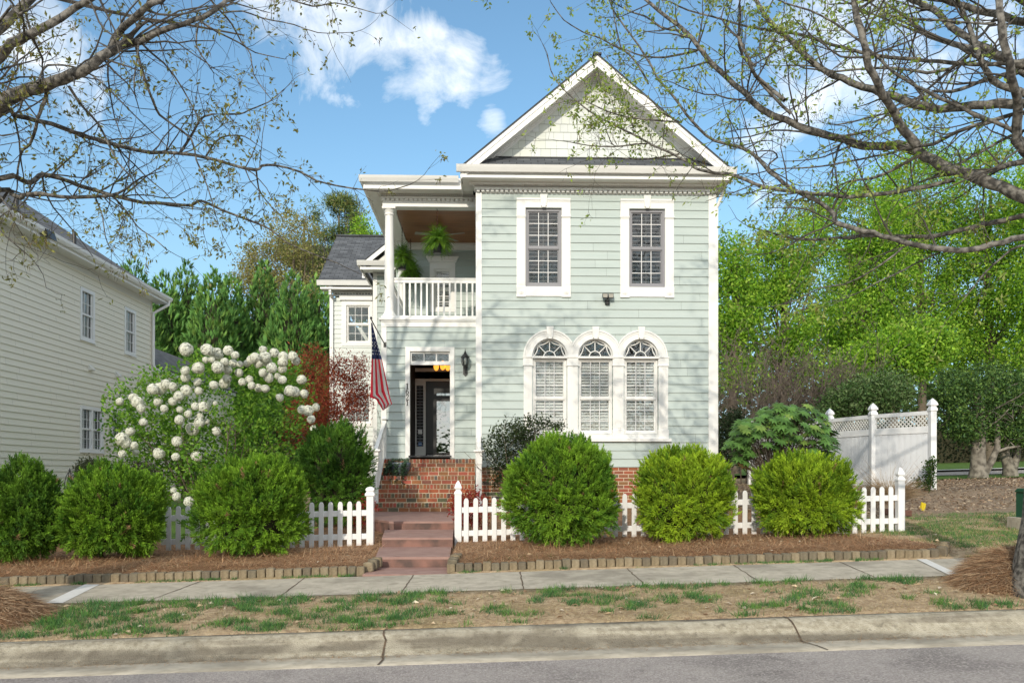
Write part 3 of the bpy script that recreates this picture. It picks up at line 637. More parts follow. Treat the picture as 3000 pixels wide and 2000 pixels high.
    for i, c0 in enumerate(cx):
        z1 = zspr - .05; mbx = sash_window(H, YF + .035, c0 - hw, c0 + hw, zb, z1, 'white', blind='blind', glass='glass2', lclose=.85, louver=.066, rail=ZA(1166, YF, 1740), bw=.04)
        s = MB(); rr = .017; yy = YF + .075
        arc = lambda R_, a0, a1, m_=14: [(c0 + R_ * math.cos(a0 + (a1 - a0) * t / m_), yy, zspr + R_ * math.sin(a0 + (a1 - a0) * t / m_)) for t in range(m_ + 1)]
        s.tube(arc(.125, 0, math.pi), .011, 6)
        ax = [0, R(45), R(90), R(135), math.pi]
        for a in ax[1:4]: s.tube([(c0 + .125 * math.cos(a), yy, zspr + .125 * math.sin(a)), (c0 + .355 * math.cos(a), yy, zspr + .355 * math.sin(a))], .011, 6)
        for a, b in zip(ax, ax[1:]):
            pa, pb = (c0 + .35 * math.cos(a), zspr + .35 * math.sin(a)), (c0 + .35 * math.cos(b), zspr + .35 * math.sin(b)); mid = (a + b) / 2; R_s = .27
            pm = (c0 + R_s * math.cos(mid), zspr + R_s * math.sin(mid)); s.tube([((1 - t) ** 2 * pa[0] + 2 * t * (1 - t) * pm[0] + t * t * pb[0], yy, (1 - t) ** 2 * pa[1] + 2 * t * (1 - t) * pm[1] + t * t * pb[1]) for t in np.linspace(0, 1, 9)], .012, 6)
        for i_ in range(24):
            a0, a1 = math.pi * i_ / 24, math.pi * (i_ + 1) / 24
            s.prism([(c0 + q * math.cos(a), zspr + q * math.sin(a)) for q, a in ((.345, a0), (Ri + .01, a0), (Ri + .01, a1), (.345, a1))], yy - .03, yy + .02, 'y')
        s.box(c0 - Ri, c0 + Ri, yy - .03, yy + .02, zspr - .02, zspr + .012)
        fo = s.build('fanlight', M['white'], H); p = MB(); p.face([(c0, yy + .005, zspr)] + [(c0 + .36 * math.cos(math.pi * t / 24), yy + .005, zspr + .36 * math.sin(math.pi * t / 24)) for t in range(25)]); p.build('pane', M['glass2'], fo)
    # cornice: frieze, dentils, soffit, fascia, gutter
    zsof = 6.175; oh = .42; gx0, gx1 = XA(1337, YF - .45), XA(2156, YF - .45)
    e = MB(); e.box(cb0 - .16, cb1 + .18, YF - .03, YF + .1, ztop + .041, zsof - .002); e.build('frieze', M['white'], H)
    e = MB(); e.box(xL - .012, xR + .012, YF - .075, YF - .03, 6.052, 6.10); dentils(e, xL, xR, YF - .045, 6.0, 6.052, .1005, .062, .045); dentils(e, xL - .12, xR + .12, YF - .075, 6.122, 6.142, .046, .024, .03); e.box(xL - .14, xR + .14, YF - .19, YF - .03, 6.142, zsof - .001); e.build('dentil_band', M['white'], H)
    e = MB(); e.box(gx0 + .12, gx1 - .12, YF - oh, YF, zsof, zsof + .02); e.box(gx0 + .1, xL + .03, YF + .001, YE - .42, zsof, zsof + .02); e.box(xR - .03, gx1 - .1, YF + .001, YF + 9, zsof, zsof + .02); e.build('soffit', M['cream'], H)
    e = MB(); e.box(gx0 + .1, gx1 - .1, YF - oh - .03, YF - oh + .06, zsof - .012, zsof + .04); e.box(gx0 + .08, gx1 - .08, YF - oh + .03, YF - oh + .06, zsof + .04, 6.40)
    for sx in (gx0 + .08, gx1 - .1): e.box(sx, sx + .02, YF - oh, YF + 9, zsof, 6.36)
    e.build('fascia', M['white'], H)
    e = MB(); gutter(e, gx0, gx1, YF - oh - .14, 6.402); e.build('gutter', M['white'], H)
    e = MB(); pr = [(xR + .02, 5.9), (xR + .055, 5.9)]; e.box(xR + .004, xR + .05, YF + .02, YF + .10, -.6, 5.7); e.tube([(gx1 - .12, YF - .1, 6.26), (gx1 - .13, YF - .05, 6.1), (xR + .03, YF + .05, 5.75), (xR + .03, YF + .06, 5.6)], .035, 8); e.build('downspout', M['white'], H)
    # gable: rake, soffit, shingles, pent roof
    Yr = YF - oh - .02; xa, za = XA(1750, Yr), ZA(157, Yr, 1750); sl_ = .835; xe0, xe1 = gx0 + .09, gx1 - .07; hw_ = (xe1 - xe0) / 2; xa = (xe0 + xe1) / 2; ze = za - sl_ * hw_
    rf = MB(); yb2 = YF + 13
    for sgn in (-1, 1):
        xe = xa + sgn * hw_; q = [(xe, Yr - .02, ze), (xa, Yr - .02, za), (xa, yb2, za), (xe, yb2, ze)]
        if sgn > 0: q = [q[1], q[0], q[3], q[2]]
        roof_plane(rf, q, (0, 1, 0), (-sgn, 0, sl_), .035)
    rf.box(xa - .09, xa + .09, Yr - .025, yb2, za - .02, za + .018)
    rf.build('roof', M['roof'], H)
    rk = MB(); sf = MB()
    for sgn in (-1, 1):
        def seg(mb, lo, hi, y0, y1, x_in=0.0, x_out=hw_):
            mb.prism([(xa + sgn * x_out, za - sl_ * x_out - lo), (xa + sgn * x_out, za - sl_ * x_out - hi), (xa + sgn * x_in, za - sl_ * x_in - hi), (xa + sgn * x_in, za - sl_ * x_in - lo)], y0, y1, 'y')
        seg(rk, .05, .14, Yr - .012, Yr + .02); seg(rk, .14, .262, Yr + .004, Yr + .03); seg(rk, .262, .275, Yr - .006, Yr + .03)
        seg(sf, .20, .215, Yr + .03, YF + .1)
        seg(rk, .215, .315, YF - .02, YF + .005, 0, hw_ - .42); seg(rk, .215, .25, YF - .06, YF - .02, 0, hw_ - .42)
    rk.build('rake_board', M['white'], H); sf.build('rake_soffit', M['cream'], H)
    # gable field shingles
    s = MB(); zg0 = ZA(462, YF, 1750); rngs = random.Random(4); row = 0; z = zg0
    while z < za - .3:
        zt = z + .176; half = lambda zz: max(0.0, (za - .25 - zz) / sl_)
        x = xa - half(z) - rngs.uniform(0, .15)
        while x < xa + half(z):
            wd = rngs.uniform(.12, .26); a, b = x + .002, x + wd - .002; dz = rngs.uniform(-.004, .004); k = rngs.uniform(.96, 1.04); s.cc = (k, k, k * rngs.uniform(.94, 1.02)); o_ = .012 + rngs.uniform(0, .004)
            s.hexa([(a, YF - o_, z + dz), (b, YF - o_, z + dz), (b, YF + .01, z + dz), (a, YF + .01, z + dz), (a, YF - .001, zt), (b, YF - .001, zt), (b, YF + .01, zt), (a, YF + .01, zt)]); x += wd
        z = zt; row += 1
    s.cc = None; s.build('gable_shingles', M['shake'], H)
    k = MB(); k.prism([(xa - hw_ + .4, zg0 - .3), (xa + hw_ - .4, zg0 - .3), (xa + hw_ - .6, zg0 + .1), (xa, za - .3), (xa - hw_ + .6, zg0 + .1)], YF + .012, YF + .05, 'y'); k.build('gable_backing', M['black'], H)
    pr = MB(); zpt = ZA(464, YF, 1750); roof_plane(pr, [(xe0 + .03, YF - oh - .07, 6.40), (xe1 - .03, YF - oh - .07, 6.40), (xe1 - .45, YF + .005, zpt), (xe0 + .45, YF + .005, zpt)], (1, 0, 0), (0, 1, .85), .02); pr.build('pent_roof', M['roof'], H)
    fl = MB(); fl.box(xe0 + .6, xe1 - .6, YF - .030, YF - .016, zpt - .01, zpt + .012); fl.build('flashing', M['black'], H)
    # side and back walls of the main block
    sw = MB(); siding(sw, YF + .12, 31, zsid0, 6.2, lap, lambda a, o, z: (xR - .03 + o, a, z)); siding(sw, YF + .12, YE + .01, zsid0, 6.0, lap, lambda a, o, z: (xL + .03 - o, a, z)); sw.box(-3.36, XA(1201.4, YE) - .06, 31, 31.1, -1, 6.2); sw.box(XA(1318.5, YE) + .54, xR - .04, 31, 31.1, -1, 6.2); sw.box(XA(1201.4, YE) - .06, XA(1318.5, YE) + .54, 31, 31.1, 2.94, 6.2); sw.box(xR - .1, xR - .045, YF + .12, 31, -1.2, zsid0); sw.build('side_wall', M['sage'], H)

    # ---------------- entry bay with upper porch
    bx0, bx1 = XA(1117, YE), xL + .03; bcb = XA(1132.6, YE); ze_ = lambda v: ZA(v, YE, 1260); Zfl = ze_(939)
    dx0, dx1, dz1 = XA(1201.4, YE), XA(1318.5, YE), ze_(1029.5); thr = ze_(1333)
    mb = MB(); siding(mb, bcb - .01, bx1, ze_(1343.6), ze_(958) + .02, lap, front(YE), [rect_hole(dx0 - .01, dx1 + .01, thr - .1, dz1)], zstart=ze_(1343.6) - .02); mb.build('entry_wall', M['sage'], H)
    t = MB(); t.box(bx0, bcb, YE - .025, YE + .1, -.8, ze_(958)); t.box(bx0, bx1, YE - .03, YE + .12, ze_(958), Zfl - .002); t.box(bx0 - .05, bx1, YE - .075, YE + .12, Zfl, Zfl + .05); t.box(bx0 - .0, bx1, YE - .05, YE - .03, Zfl - .03, Zfl); t.build('porch_band', M['white'], H, bevel=.003)
    t = MB(); t.box(bx0 + .01, bx1, YE + .12, 21.35, Zfl - .06, Zfl + .03); t.build('porch_floor', M['cream'], H)
    sw = MB(); siding(sw, YE + .1, YB, -.6, Zfl - .05, lap, lambda a, o, z: (bx0 + .03 - o, a, z)); sw.build('bay_side_wall', M['sage'], H)
    # door casing, transom
    t = MB(); o0, o1, ot = XA(1187.7, YE), XA(1331.6, YE), ze_(1016.4); d = .035
    t.box(o0, dx0, YE - d, YE + .03, ze_(1341), ot); t.box(dx1, o1, YE - d, YE + .03, ze_(1341), ot); t.box(dx0, dx1, YE - d, YE + .03, dz1, ot); dc = t.build('door_casing', M['white'], H, bevel=.003)
    t = MB(); za_, zb_ = ze_(1057), ze_(1034.7); yt = YE + .03
    t.box(dx0, dx1, yt, yt + .06, zb_, dz1); t.box(dx0, dx1, yt, yt + .08, ze_(1068), za_); t.box(dx0, dx0 + .03, yt, yt + .06, za_, zb_); t.box(dx1 - .03, dx1, yt, yt + .06, za_, zb_)
    for k in (1, 2): x = dx0 + .03 + (dx1 - dx0 - .06) * k / 3; t.box(x - .014, x + .014, yt + .01, yt + .05, za_, zb_)
    tr = t.build('transom', M['white'], H); p = MB(); p.face([(dx0, yt + .03, za_), (dx1, yt + .03, za_), (dx1, yt + .03, zb_), (dx0, yt + .03, zb_)]); p.build('pane', M['glass2'], tr)
    t = MB(); t.box(dx0 - .03, dx1 + .03, YE - .06, YE + .25, thr - .045, thr - .005); t.build('threshold', M['black'], H)
    # vestibule, inner door screen, hall
    yi = YE + 1.5; t = MB(); t.box(dx0 - .06, dx0 - .02, YE + .03, 31.0, thr, 2.9); t.box(dx1 + .5, dx1 + .54, YE + .03, 31.0, thr, 2.9); t.box(dx0 - .02, dx1 + .5, YE + .03, 31.0, 2.9, 2.94); t.box(dx0 - .02, dx1 + .5, YE + .03, 31.0, thr - .06, thr - .01)
    t.box(dx1 + .011, dx1 + .5, YE + .03, YE + .06, thr, 2.9); t.build('hall', M['intwall'], H)
    t = MB(); zi = lambda v: ZA(v, yi, 1260); xi = lambda u: XA(u, yi)
    t.box(xi(1207), xi(1213), yi, yi + .06, thr, zi(1078)); t.box(xi(1213), xi(1340), yi, yi + .06, zi(1088), zi(1078)); t.box(xi(1213), xi(1340), yi, yi + .06, zi(1116), zi(1109))
    di = t.build('inner_door_frame', M['cream'], H)
    t = MB(); x0, x1 = xi(1215), xi(1247); t.box(x0, xi(1220), yi + .01, yi + .05, thr, zi(1113)); t.box(xi(1240), x1, yi + .01, yi + .05, thr, zi(1113)); t.box(xi(1220), xi(1240), yi + .01, yi + .05, zi(1128), zi(1113)); t.box(xi(1220), xi(1240), yi + .01, yi + .05, thr, zi(1307)); 
    sdl = t.build('sidelight', M['cream'], H); t = MB(); z = zi(1305)
    while z < zi(1130): t.hexa([(xi(1220), yi + .06, z), (xi(1240), yi + .06, z), (xi(1240), yi + .075, z + .03), (xi(1220), yi + .075, z + .03), (xi(1220), yi + .06, z + .012), (xi(1240), yi + .06, z + .012), (xi(1240), yi + .075, z + .042), (xi(1220), yi + .075, z + .042)]); z += .075
    t.box(xi(1229), xi(1231), yi + .045, yi + .055, zi(1305), zi(1130)); t.build('louvers', M['blind_dim'], sdl)
    t = MB(); t.box(xi(1224.5), xi(1236.5), yi + .002, yi + .008, zi(1271), zi(1258)); t.build('notice', M['white'], sdl)
    n = 8; t = MB(); cxs, czs, rs_ = xi(1231), zi(1300), .052; t.prism([(cxs + rs_ * math.cos(R(22.5 + 45 * j)), czs + rs_ * math.sin(R(22.5 + 45 * j))) for j in range(8)], yi + .002, yi + .008, 'y'); t.build('alarm_sticker', mat('blue sticker', (.05, .16, .38), .4), sdl)
    t = MB(); t.box(cxs - .035, cxs + .035, yi - .001, yi + .001, czs - .006, czs + .008); t.build('alarm_sticker', M['white'], sdl)
    t = MB(); t.box(xi(1250), xi(1345), yi + .02, yi + .05, thr, thr + .06); t.build('door_sill', M['white2'], H)
    # back window of the hall: real opening to the garden behind, glazed
    yh = 31.0; xw0, xw1, zw0, zw1, zw2 = XA(1279, yh), XA(1345, yh), ZA(1322, yh, 1300), ZA(1174, yh, 1300), ZA(1160, yh, 1300)
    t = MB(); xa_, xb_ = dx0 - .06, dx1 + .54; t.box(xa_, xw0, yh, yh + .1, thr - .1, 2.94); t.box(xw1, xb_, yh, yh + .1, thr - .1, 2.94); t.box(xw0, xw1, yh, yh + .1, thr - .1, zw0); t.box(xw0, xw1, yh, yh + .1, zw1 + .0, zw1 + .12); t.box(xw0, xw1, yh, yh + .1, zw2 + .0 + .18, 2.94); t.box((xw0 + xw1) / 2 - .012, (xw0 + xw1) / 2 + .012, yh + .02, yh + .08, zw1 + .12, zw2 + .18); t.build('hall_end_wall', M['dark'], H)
    t = MB(); dq = lambda a, b, lo, hi: t.box(xi(a), xi(b), yi + .02, yi + .06, zi(lo), zi(hi)); zq = 1332.5
    dq(1248, 1279, zq, 1117); dq(1279, 1345, zq, 1325); dq(1279, 1345, 1174, 1170 - 12); dq(1279, 1345, 1151, 1117); dq(1303, 1304.5, 1158, 1151); sd_o = t.build('storm_door', mat('black door paint', (.012, .011, .010), .4), H)
    t = MB(); t.face([(xi(1279), yi + .04, zi(1325)), (xi(1345), yi + .04, zi(1325)), (xi(1345), yi + .04, zi(1151)), (xi(1279), yi + .04, zi(1151))]); t.build('pane', glassmat('storm door glass', (.5, .5, .5), .40, 0, .25), sd_o)
    # lit tulip lamp in the vestibule
    em = mat('lit amber glass', (.9, .5, .12), .4, emit=((1.0, .36, .04), 1.5)); yl = YE + .75
    lp = MB(); zl = ZA(1068, yl, 1280) + .28; xl = XA(1300, yl); lp.tube([(xl, yl, zl), (xl, yl, 2.9)], .012, 8); lp.lathe([(.03, zl - .02), (.06, zl), (.03, zl + .03)], xl, yl, 12)
    for u in (1278, 1297, 1312): lp.tube([(xl, yl, zl), ((xl + XA(u, yl)) / 2, yl, zl + .05), (XA(u, yl), yl, zl - .06)], .008, 6)
    lamp = lp.build('lamp', M['black'], H)
    for u, vv in ((1278, 1086), (1297, 1084), (1312, 1086)):
        s = MB(); zz = ZA(vv, yl, 1280); s.lathe([(.012, zz), (.045, zz + .03), (.062, zz + .09), (.058, zz + .15), (.02, zz + .22)], XA(u, yl), yl, 14); s.build('lamp_shade', em, lamp, smooth=True)
    # porch columns, beam, railing
    def column(x, y, z0, z1):
        m_ = MB(); r = .107
        m_.lathe([(.165, z0), (.165, z0 + .045)], x, y, sq=True); m_.lathe([(.158, z0 + .045), (.16, z0 + .08), (.135, z0 + .12), (.118, z0 + .15), (r + .005, z0 + .165), (r, z0 + .2), (r + .004, z0 + .9), (r - .012, z1 - .2), (r - .012, z1 - .17), (r + .008, z1 - .16), (r + .008, z1 - .14), (r - .005, z1 - .13), (r - .005, z1 - .10), (r + .03, z1 - .05), (r + .035, z1 - .04)], x, y, 28)
        m_.lathe([(.15, z1 - .04), (.15, z1)], x, y, sq=True); m_.build('column', M['white'], H, smooth=True)
    zbeam = 5.955; cxp = bx0 + .165; column(cxp, YE + .13, Zfl + .05, zbeam); column(cxp, 21.15, Zfl + .03, zbeam)
    t = MB(); t.box(bx0 + .03, bx1, YE - .02, YE + .24, zbeam, 6.075); t.box(bx0 + .03, bx0 + .28, YE + .24, 21.3, zbeam, 6.075); t.build('porch_beam', M['white'], H)
    t = MB(); t.box(bx0 - .01, bx1, YE - .07, YE - .02, 6.125, 6.16); dentils(t, bx0, bx1, YE - .02, 6.076, 6.125, .102, .064, .045); dentils(t, bx0 - .1, bx1, YE - .075, 6.185, 6.2, .046, .024, .025); t.build('porch_dentil_band', M['white'], H)
    px0 = XA(1052, YE - .5)
    t = MB(); t.box(px0 + .12, bx1 - .1, YE - .42, YE + .0, 6.215, 6.235); t.box(px0 + .12, bx0 + .1, YE, YB - .3, 6.215, 6.235); t.box(bx0 + .0, bx1, YE - .019, YE + .3, 6.0751, 6.22); t.box(bx0 + .0, bx0 + .29, YE + .3, 21.3, 6.0751, 6.22); t.build('porch_soffit', M['cream'], H)
    t = MB(); t.box(px0 + .1, bx1 - .2, YE - .45, YE - .38, 6.20, 6.255); t.box(px0 + .08, bx1 - .2, YE - .41, YE - .38, 6.255, 6.45); t.box(px0 + .08, px0 + .12, YE - .42, YB, 6.20, 6.44); t.build('porch_fascia', M['white'], H)
    t = MB(); gutter(t, px0, xL - .38, YE - .58, 6.452, .12); t.box(px0, px0 + .1, YE - .46, YB - .5, 6.36, 6.45); t.build('porch_gutter', M['white'], H)
    t = MB(); t.box(px0 + .1, bx1, YE - .40, YB, 6.40, 6.44); t.build('porch_roof', M['roof'], H)
    t = MB(); t.box(bx0 + .29, bx1, YE + .24, 21.32, 5.972, 5.985); t.build('porch_ceiling', M['woodceil'], H)
    t = MB(); yb_ = 21.3; t.box(bx0 + .28, bx1, yb_ - .05, yb_, 5.80, 5.971); t.box(bx0 + .28, bx1, yb_ - .09, yb_ - .05, 5.90, 5.971); t.box(bx1 - .06, bx1, YE + .25, yb_ - .09, 5.86, 5.971); t.build('porch_crown', M['white'], H)
    wx0, wx1 = XA(1272, yb_), XA(1322, yb_); wzz0, wzz1 = ZA(905, yb_, 1300), ZA(789, yb_, 1300)
    t = MB(); siding(t, bx0 + .0, bx1 + .02, Zfl, 5.85, lap, front(yb_), [rect_hole(wx0, wx1, wzz0, wzz1)]); t.build('porch_wall', M['sage'], H)
    t = MB(); siding(t, YE + .1, yb_, Zfl, 5.86, lap, lambda a, o, z: (xL + .035 - o, a, z)); t.build('porch_side_wall', M['sage'], H)
    w_ = sash_window(H, yb_ + .01, wx0, wx1, wzz0, wzz1, 'white', cols=2, rows=(3, 3), blind='blind', lclose=-.5, bw=.03, label='porch window under a flared white crown')
    t = MB(); q0, q1 = XA(1259, yb_), XA(1334, yb_); t.box(q0, wx0, yb_ - .03, yb_ + .02, wzz0 - .08, ZA(770, yb_, 1300)); t.box(wx1, q1, yb_ - .03, yb_ + .02, wzz0 - .08, ZA(770, yb_, 1300)); t.box(wx0, wx1, yb_ - .03, yb_ + .02, wzz1, ZA(770, yb_, 1300)); t.box(wx0, wx1, yb_ - .03, yb_ + .02, wzz0 - .08, wzz0)
    zc = ZA(770, yb_, 1300); t.prism([(q0 - .02, zc), (q1 + .02, zc), (q1 + .10, zc + .14), (q0 - .10, zc + .14)], yb_ - .14, yb_ + .01, 'y'); t.build('casing', M['white'], w_)
    rl = MB(); za1, za0 = ze_(811.6), ze_(826.4); rx0, rx1 = XA(1158, YE), bx1; ry = YE + .1
    rl.box(rx0 - .03, rx1, ry - .035, ry + .035, za1 - .045, za1); rl.box(rx0 - .03, rx1, ry - .045, ry + .045, za1 - .02, za1 - .004); rl.box(rx0 - .03, rx1, ry - .025, ry + .025, za0, za1 - .05); rl.box(rx0 - .04, rx1, ry - .04, ry + .04, ze_(931), ze_(923)); 
    rail = rl.build('porch_railing', M['white'], H, bevel=.003); b = None; x = rx0 + .06
    while x < rx1 - .03:
        if b is None: q = MB(); q.box(-.019, .019, -.019, .019, 0, za0 - ze_(923)); b = q.build('baluster', M['white'], rail, local=True); b.location = Vector((x, ry, ze_(923))) - OFF[H.name]
        else: dup(b, rail, Vector((x, ry, ze_(923))) - OFF[H.name])
        x += .1275
    sr = MB(); sx = cxp; sr.box(sx - .03, sx + .03, YE + .28, 21.0, za1 - .05, za1); sr.box(sx - .03, sx + .03, YE + .28, 21.0, ze_(931), ze_(923)); y = YE + .4
    srail = sr.build('porch_railing', M['white'], H)
    while y < 21: dup(b, srail, Vector((sx, y, ze_(923))) - OFF[H.name]); y += .13
    # house number, straight serif digits down the door casing
    dm = mat('bronze digits', (.012, .010, .008), .4)
    for ch, v in zip('1621', (1131, 1147, 1164, 1180)):
        q = MB(); cxn, czn = XA(1193.8, YE), ze_(v); s_ = .122 / 2; yy = YE - d - .012
        T = lambda pts, r: q.tube([(cxn + a * s_, yy + .004, czn + b_ * s_) for a, b_ in pts], [x_ * s_ for x_ in r] if isinstance(r, (list, tuple)) else r * s_, 6)
        if ch == '1': T([(0, -.95), (0, .98)], .15); T([(-.34, -.95), (.34, -.95)], .09); T([(-.36, .62), (-.1, .78), (0, .95)], .10)
        if ch == '6': T([(.38, .90), (0, .72), (-.34, .25), (-.45, -.35), (-.28, -.85), (.1, -.95), (.42, -.7), (.46, -.3), (.25, .05), (-.08, .1), (-.38, -.12)], [.08, .1, .13, .15, .12, .09, .13, .15, .12, .09, .07])
        if ch == '2': T([(-.42, .48), (-.36, .8), (0, .97), (.36, .8), (.4, .42), (.12, 0), (-.45, -.9)], [.12, .09, .09, .13, .15, .1, .08]); T([(-.45, -.88), (.48, -.88), (.52, -.6)], [.12, .12, .06])
        q.build('house_number', dm, H)
    # ---------------- rear block with small pediment and rear wing
    b0 = XA(1093, YB); bb = XA(1105, YB); zB = lambda v: ZA(v, YB, 1100)
    t = MB(); siding(t, bb - .01, bx0 + .4, -.3, zB(808), lap, front(YB)); t.build('rear_block_wall', M['sage'], H)
    t = MB(); t.box(b0, bb, YB - .025, YB + .1, -1.2, zB(800)); t.box(b0, bx0 + .5, YB - .03, YB + .05, zB(808), zB(802)); t.box(b0 - .02, bx0 + .5, YB - .07, YB - .03, zB(799), zB(795)); t.build('corner_board', M['white'], H)
    zBe = ZA(765, YB - .45, 1060); e0 = XA(1046, YB - .5)
    t = MB(); t.box(e0 + .1, bx0 + .6, YB - .45, YB, zBe - .22, zBe - .20); t.box(e0 + .1, e0 + .12, YB - .45, YC, zBe - .22, zBe - .02); t.build('soffit', M['cream'], H)
    t = MB(); gutter(t, e0, bx0 + .6, YB - .58, zBe, .13); t.box(e0 + .08, bx0 + .6, YB - .48, YB - .45, zBe - .24, zBe - .17); t.box(e0, e0 + .1, YB - .45, YC + .3, zBe - .12, zBe); t.build('gutter', M['white'], H)
    t = MB(); xr0, yr_ = e0 + .15, YB - .45; xk = -.8; zk = zBe + .82 * (xk - xr0)
    roof_plane(t, [(xr0, yr_, zBe + .0), (xk, yr_, zk), (xk, 31, zk), (xr0, 31, zBe)], (0, 1, 0), (1, 0, .82), .035); roof_plane(t, [(xk, yr_, zk), (2.0, yr_, zk - .82 * 2.8), (2.0, 31, zk - .82 * 2.8), (xk, 31, zk)], (0, 1, 0), (-1, 0, .82), .035); t.build('roof', M['roof'], H)
    t = MB(); t.prism([(xr0, zBe - .04), (xr0 + .18, zBe - .04), (xk, zk - .19), (xk, zk - .04)], yr_ + .0, yr_ + .03, 'y'); t.build('rake_board', M['white'], H); t = MB(); t.prism([(xr0 + .1, zBe - .2), (1.5, zBe - .2), (xk + .1, zk - .12)], YB - .30, YB - .25, 'y'); t.build('pediment', M['cream'], H)
    # wing
    c0, c1 = XA(967, YC), b0 + .05; zC = lambda v: ZA(v, YC, 1000); w0, w1 = XA(1015, YC), XA(1084, YC); wa, wb = zC(1004), zC(894); v0, v1_ = XA(1015, YC), XA(1086, YC); va, vb = zC(1240), zC(1150)
    t = MB(); siding(t, c0, c1, -.9, zC(872), .155, front(YC), [rect_hole(w0, w1, wa, wb), rect_hole(v0, v1_, va, vb)]); siding(t, YC, 33, -.9, zC(872), .155, lambda a, o, z: (c0 + .02 - o, a, z)); t.box(c0 - .1, 0, 33, 33.1, -1, zC(872)); t.build('wing_wall', M['pale'], H)
    t = MB(); t.box(c0 - .01, c0 + .09, YC - .025, YC + .05, -.9, zC(866)); t.box(c0, c1, YC - .03, YC, zC(868), zC(863)); dentils(t, c0, c1, YC - .01, zC(862), zC(858), .1, .06, .05); t.box(c0, c1, YC - .06, YC, zC(858), zC(855)); t.build('wing_trim', M['white'], H)
    w_ = sash_window(H, YC + .02, w0, w1, wa, wb, 'white', cols=3, rows=(2, 2), bw=.04, label='wing window with plain white sash')
    t = MB(); k0, k1 = XA(1001, YC), XA(1092, YC); zt_ = zC(880); t.box(k0, w0, YC - .03, YC + .02, zC(1013), zt_); t.box(w1, k1, YC - .03, YC + .02, zC(1013), zt_); t.box(w0, w1, YC - .03, YC + .02, wb, zt_); t.box(w0, w1, YC - .03, YC + .02, zC(1013), wa); t.box(k0 - .06, k1, YC - .1, YC + .01, zt_, zt_ + .13); t.build('casing', M['white'], w_)
    w_ = sash_window(H, YC + .02, v0, v1_, va, vb, 'white', cols=3, rows=(2, 2), bw=.04, blind='blind', lclose=-.5)
    t = MB(); t.box(k0, v0, YC - .03, YC + .02, va - .1, vb + .1); t.box(v1_, k1, YC - .03, YC + .02, va - .1, vb + .1); t.box(v0, v1_, YC - .03, YC + .02, vb, vb + .1); t.box(v0, v1_, YC - .03, YC + .02, va - .1, va); t.build('casing', M['white'], w_)
    zCe = ZA(822, YC - .45, 1000); ec = XA(928, YC - .5)
    t = MB(); t.box(ec + .1, c1, YC - .42, YC, zCe - .25, zCe - .23); t.build('soffit', M['cream'], H)
    t = MB(); gutter(t, ec, c1 - .2, YC - .55, zCe, .16); t.box(ec + .1, c1 - .05, YC - .45, YC - .42, zCe - .27, zCe - .21); xg = XA(961, YC - .5); t.box(xg, xg + .08, YC - .4, YC - .34, zCe - .3, zCe - .1); t.hexa([(xg, YC - .4, zCe - .38), (xg + .08, YC - .4, zCe - .38), (xg + .08, YC - .34, zCe - .3), (xg, YC - .34, zCe - .3), (xg, YC - .4, zCe - .3), (xg + .08, YC - .4, zCe - .3), (xg + .08, YC - .34, zCe - .2), (xg, YC - .34, zCe - .2)]) 
    t.box(xg + .01, xg + .09, YC - .1, YC - .03, -.8, zCe - .42); t.hexa([(xg, YC - .40, zCe - .44), (xg + .08, YC - .40, zCe - .44), (xg + .09, YC - .03, zCe - .5), (xg + .01, YC - .03, zCe - .5), (xg, YC - .40, zCe - .36), (xg + .08, YC - .40, zCe - .36), (xg + .09, YC - .03, zCe - .42), (xg + .01, YC - .03, zCe - .42)]); t.build('gutter', M['white'], H)
    yrd = YC - .45 + 3.35; zrd = ZA(692, yrd, 1050); t = MB()
    roof_plane(t, [(ec + .03, YC - .48, zCe), (0.5, YC - .48, zCe), (.5, yrd, zrd), (ec + .03, yrd, zrd)], (1, 0, 0), (0, 1, .7), .04); roof_plane(t, [(ec + .03, yrd, zrd), (.5, yrd, zrd), (.5, yrd + 3.3, zCe), (ec + .03, yrd + 3.3, zCe)], (1, 0, 0), (0, -1, .7), .04); t.box(ec + .03, .4, yrd - .1, yrd + .1, zrd - .02, zrd + .03); t.build('wing_roof', M['roof'], H)
    t = MB(); t.prism([(YC, zCe - .2), (yrd + 3, zCe - .2), (yrd, zrd - .15)], c0, c0 + .05, 'x'); t.build('wing_gable', M['pale'], H)
    t = MB(); xx = XA(1058, YC - .5); t.box(xx, xx + .2, YC - .3, YC - .1, zCe + .02, zCe + .28); t.build('crown_return', M['white'], H)
    return H

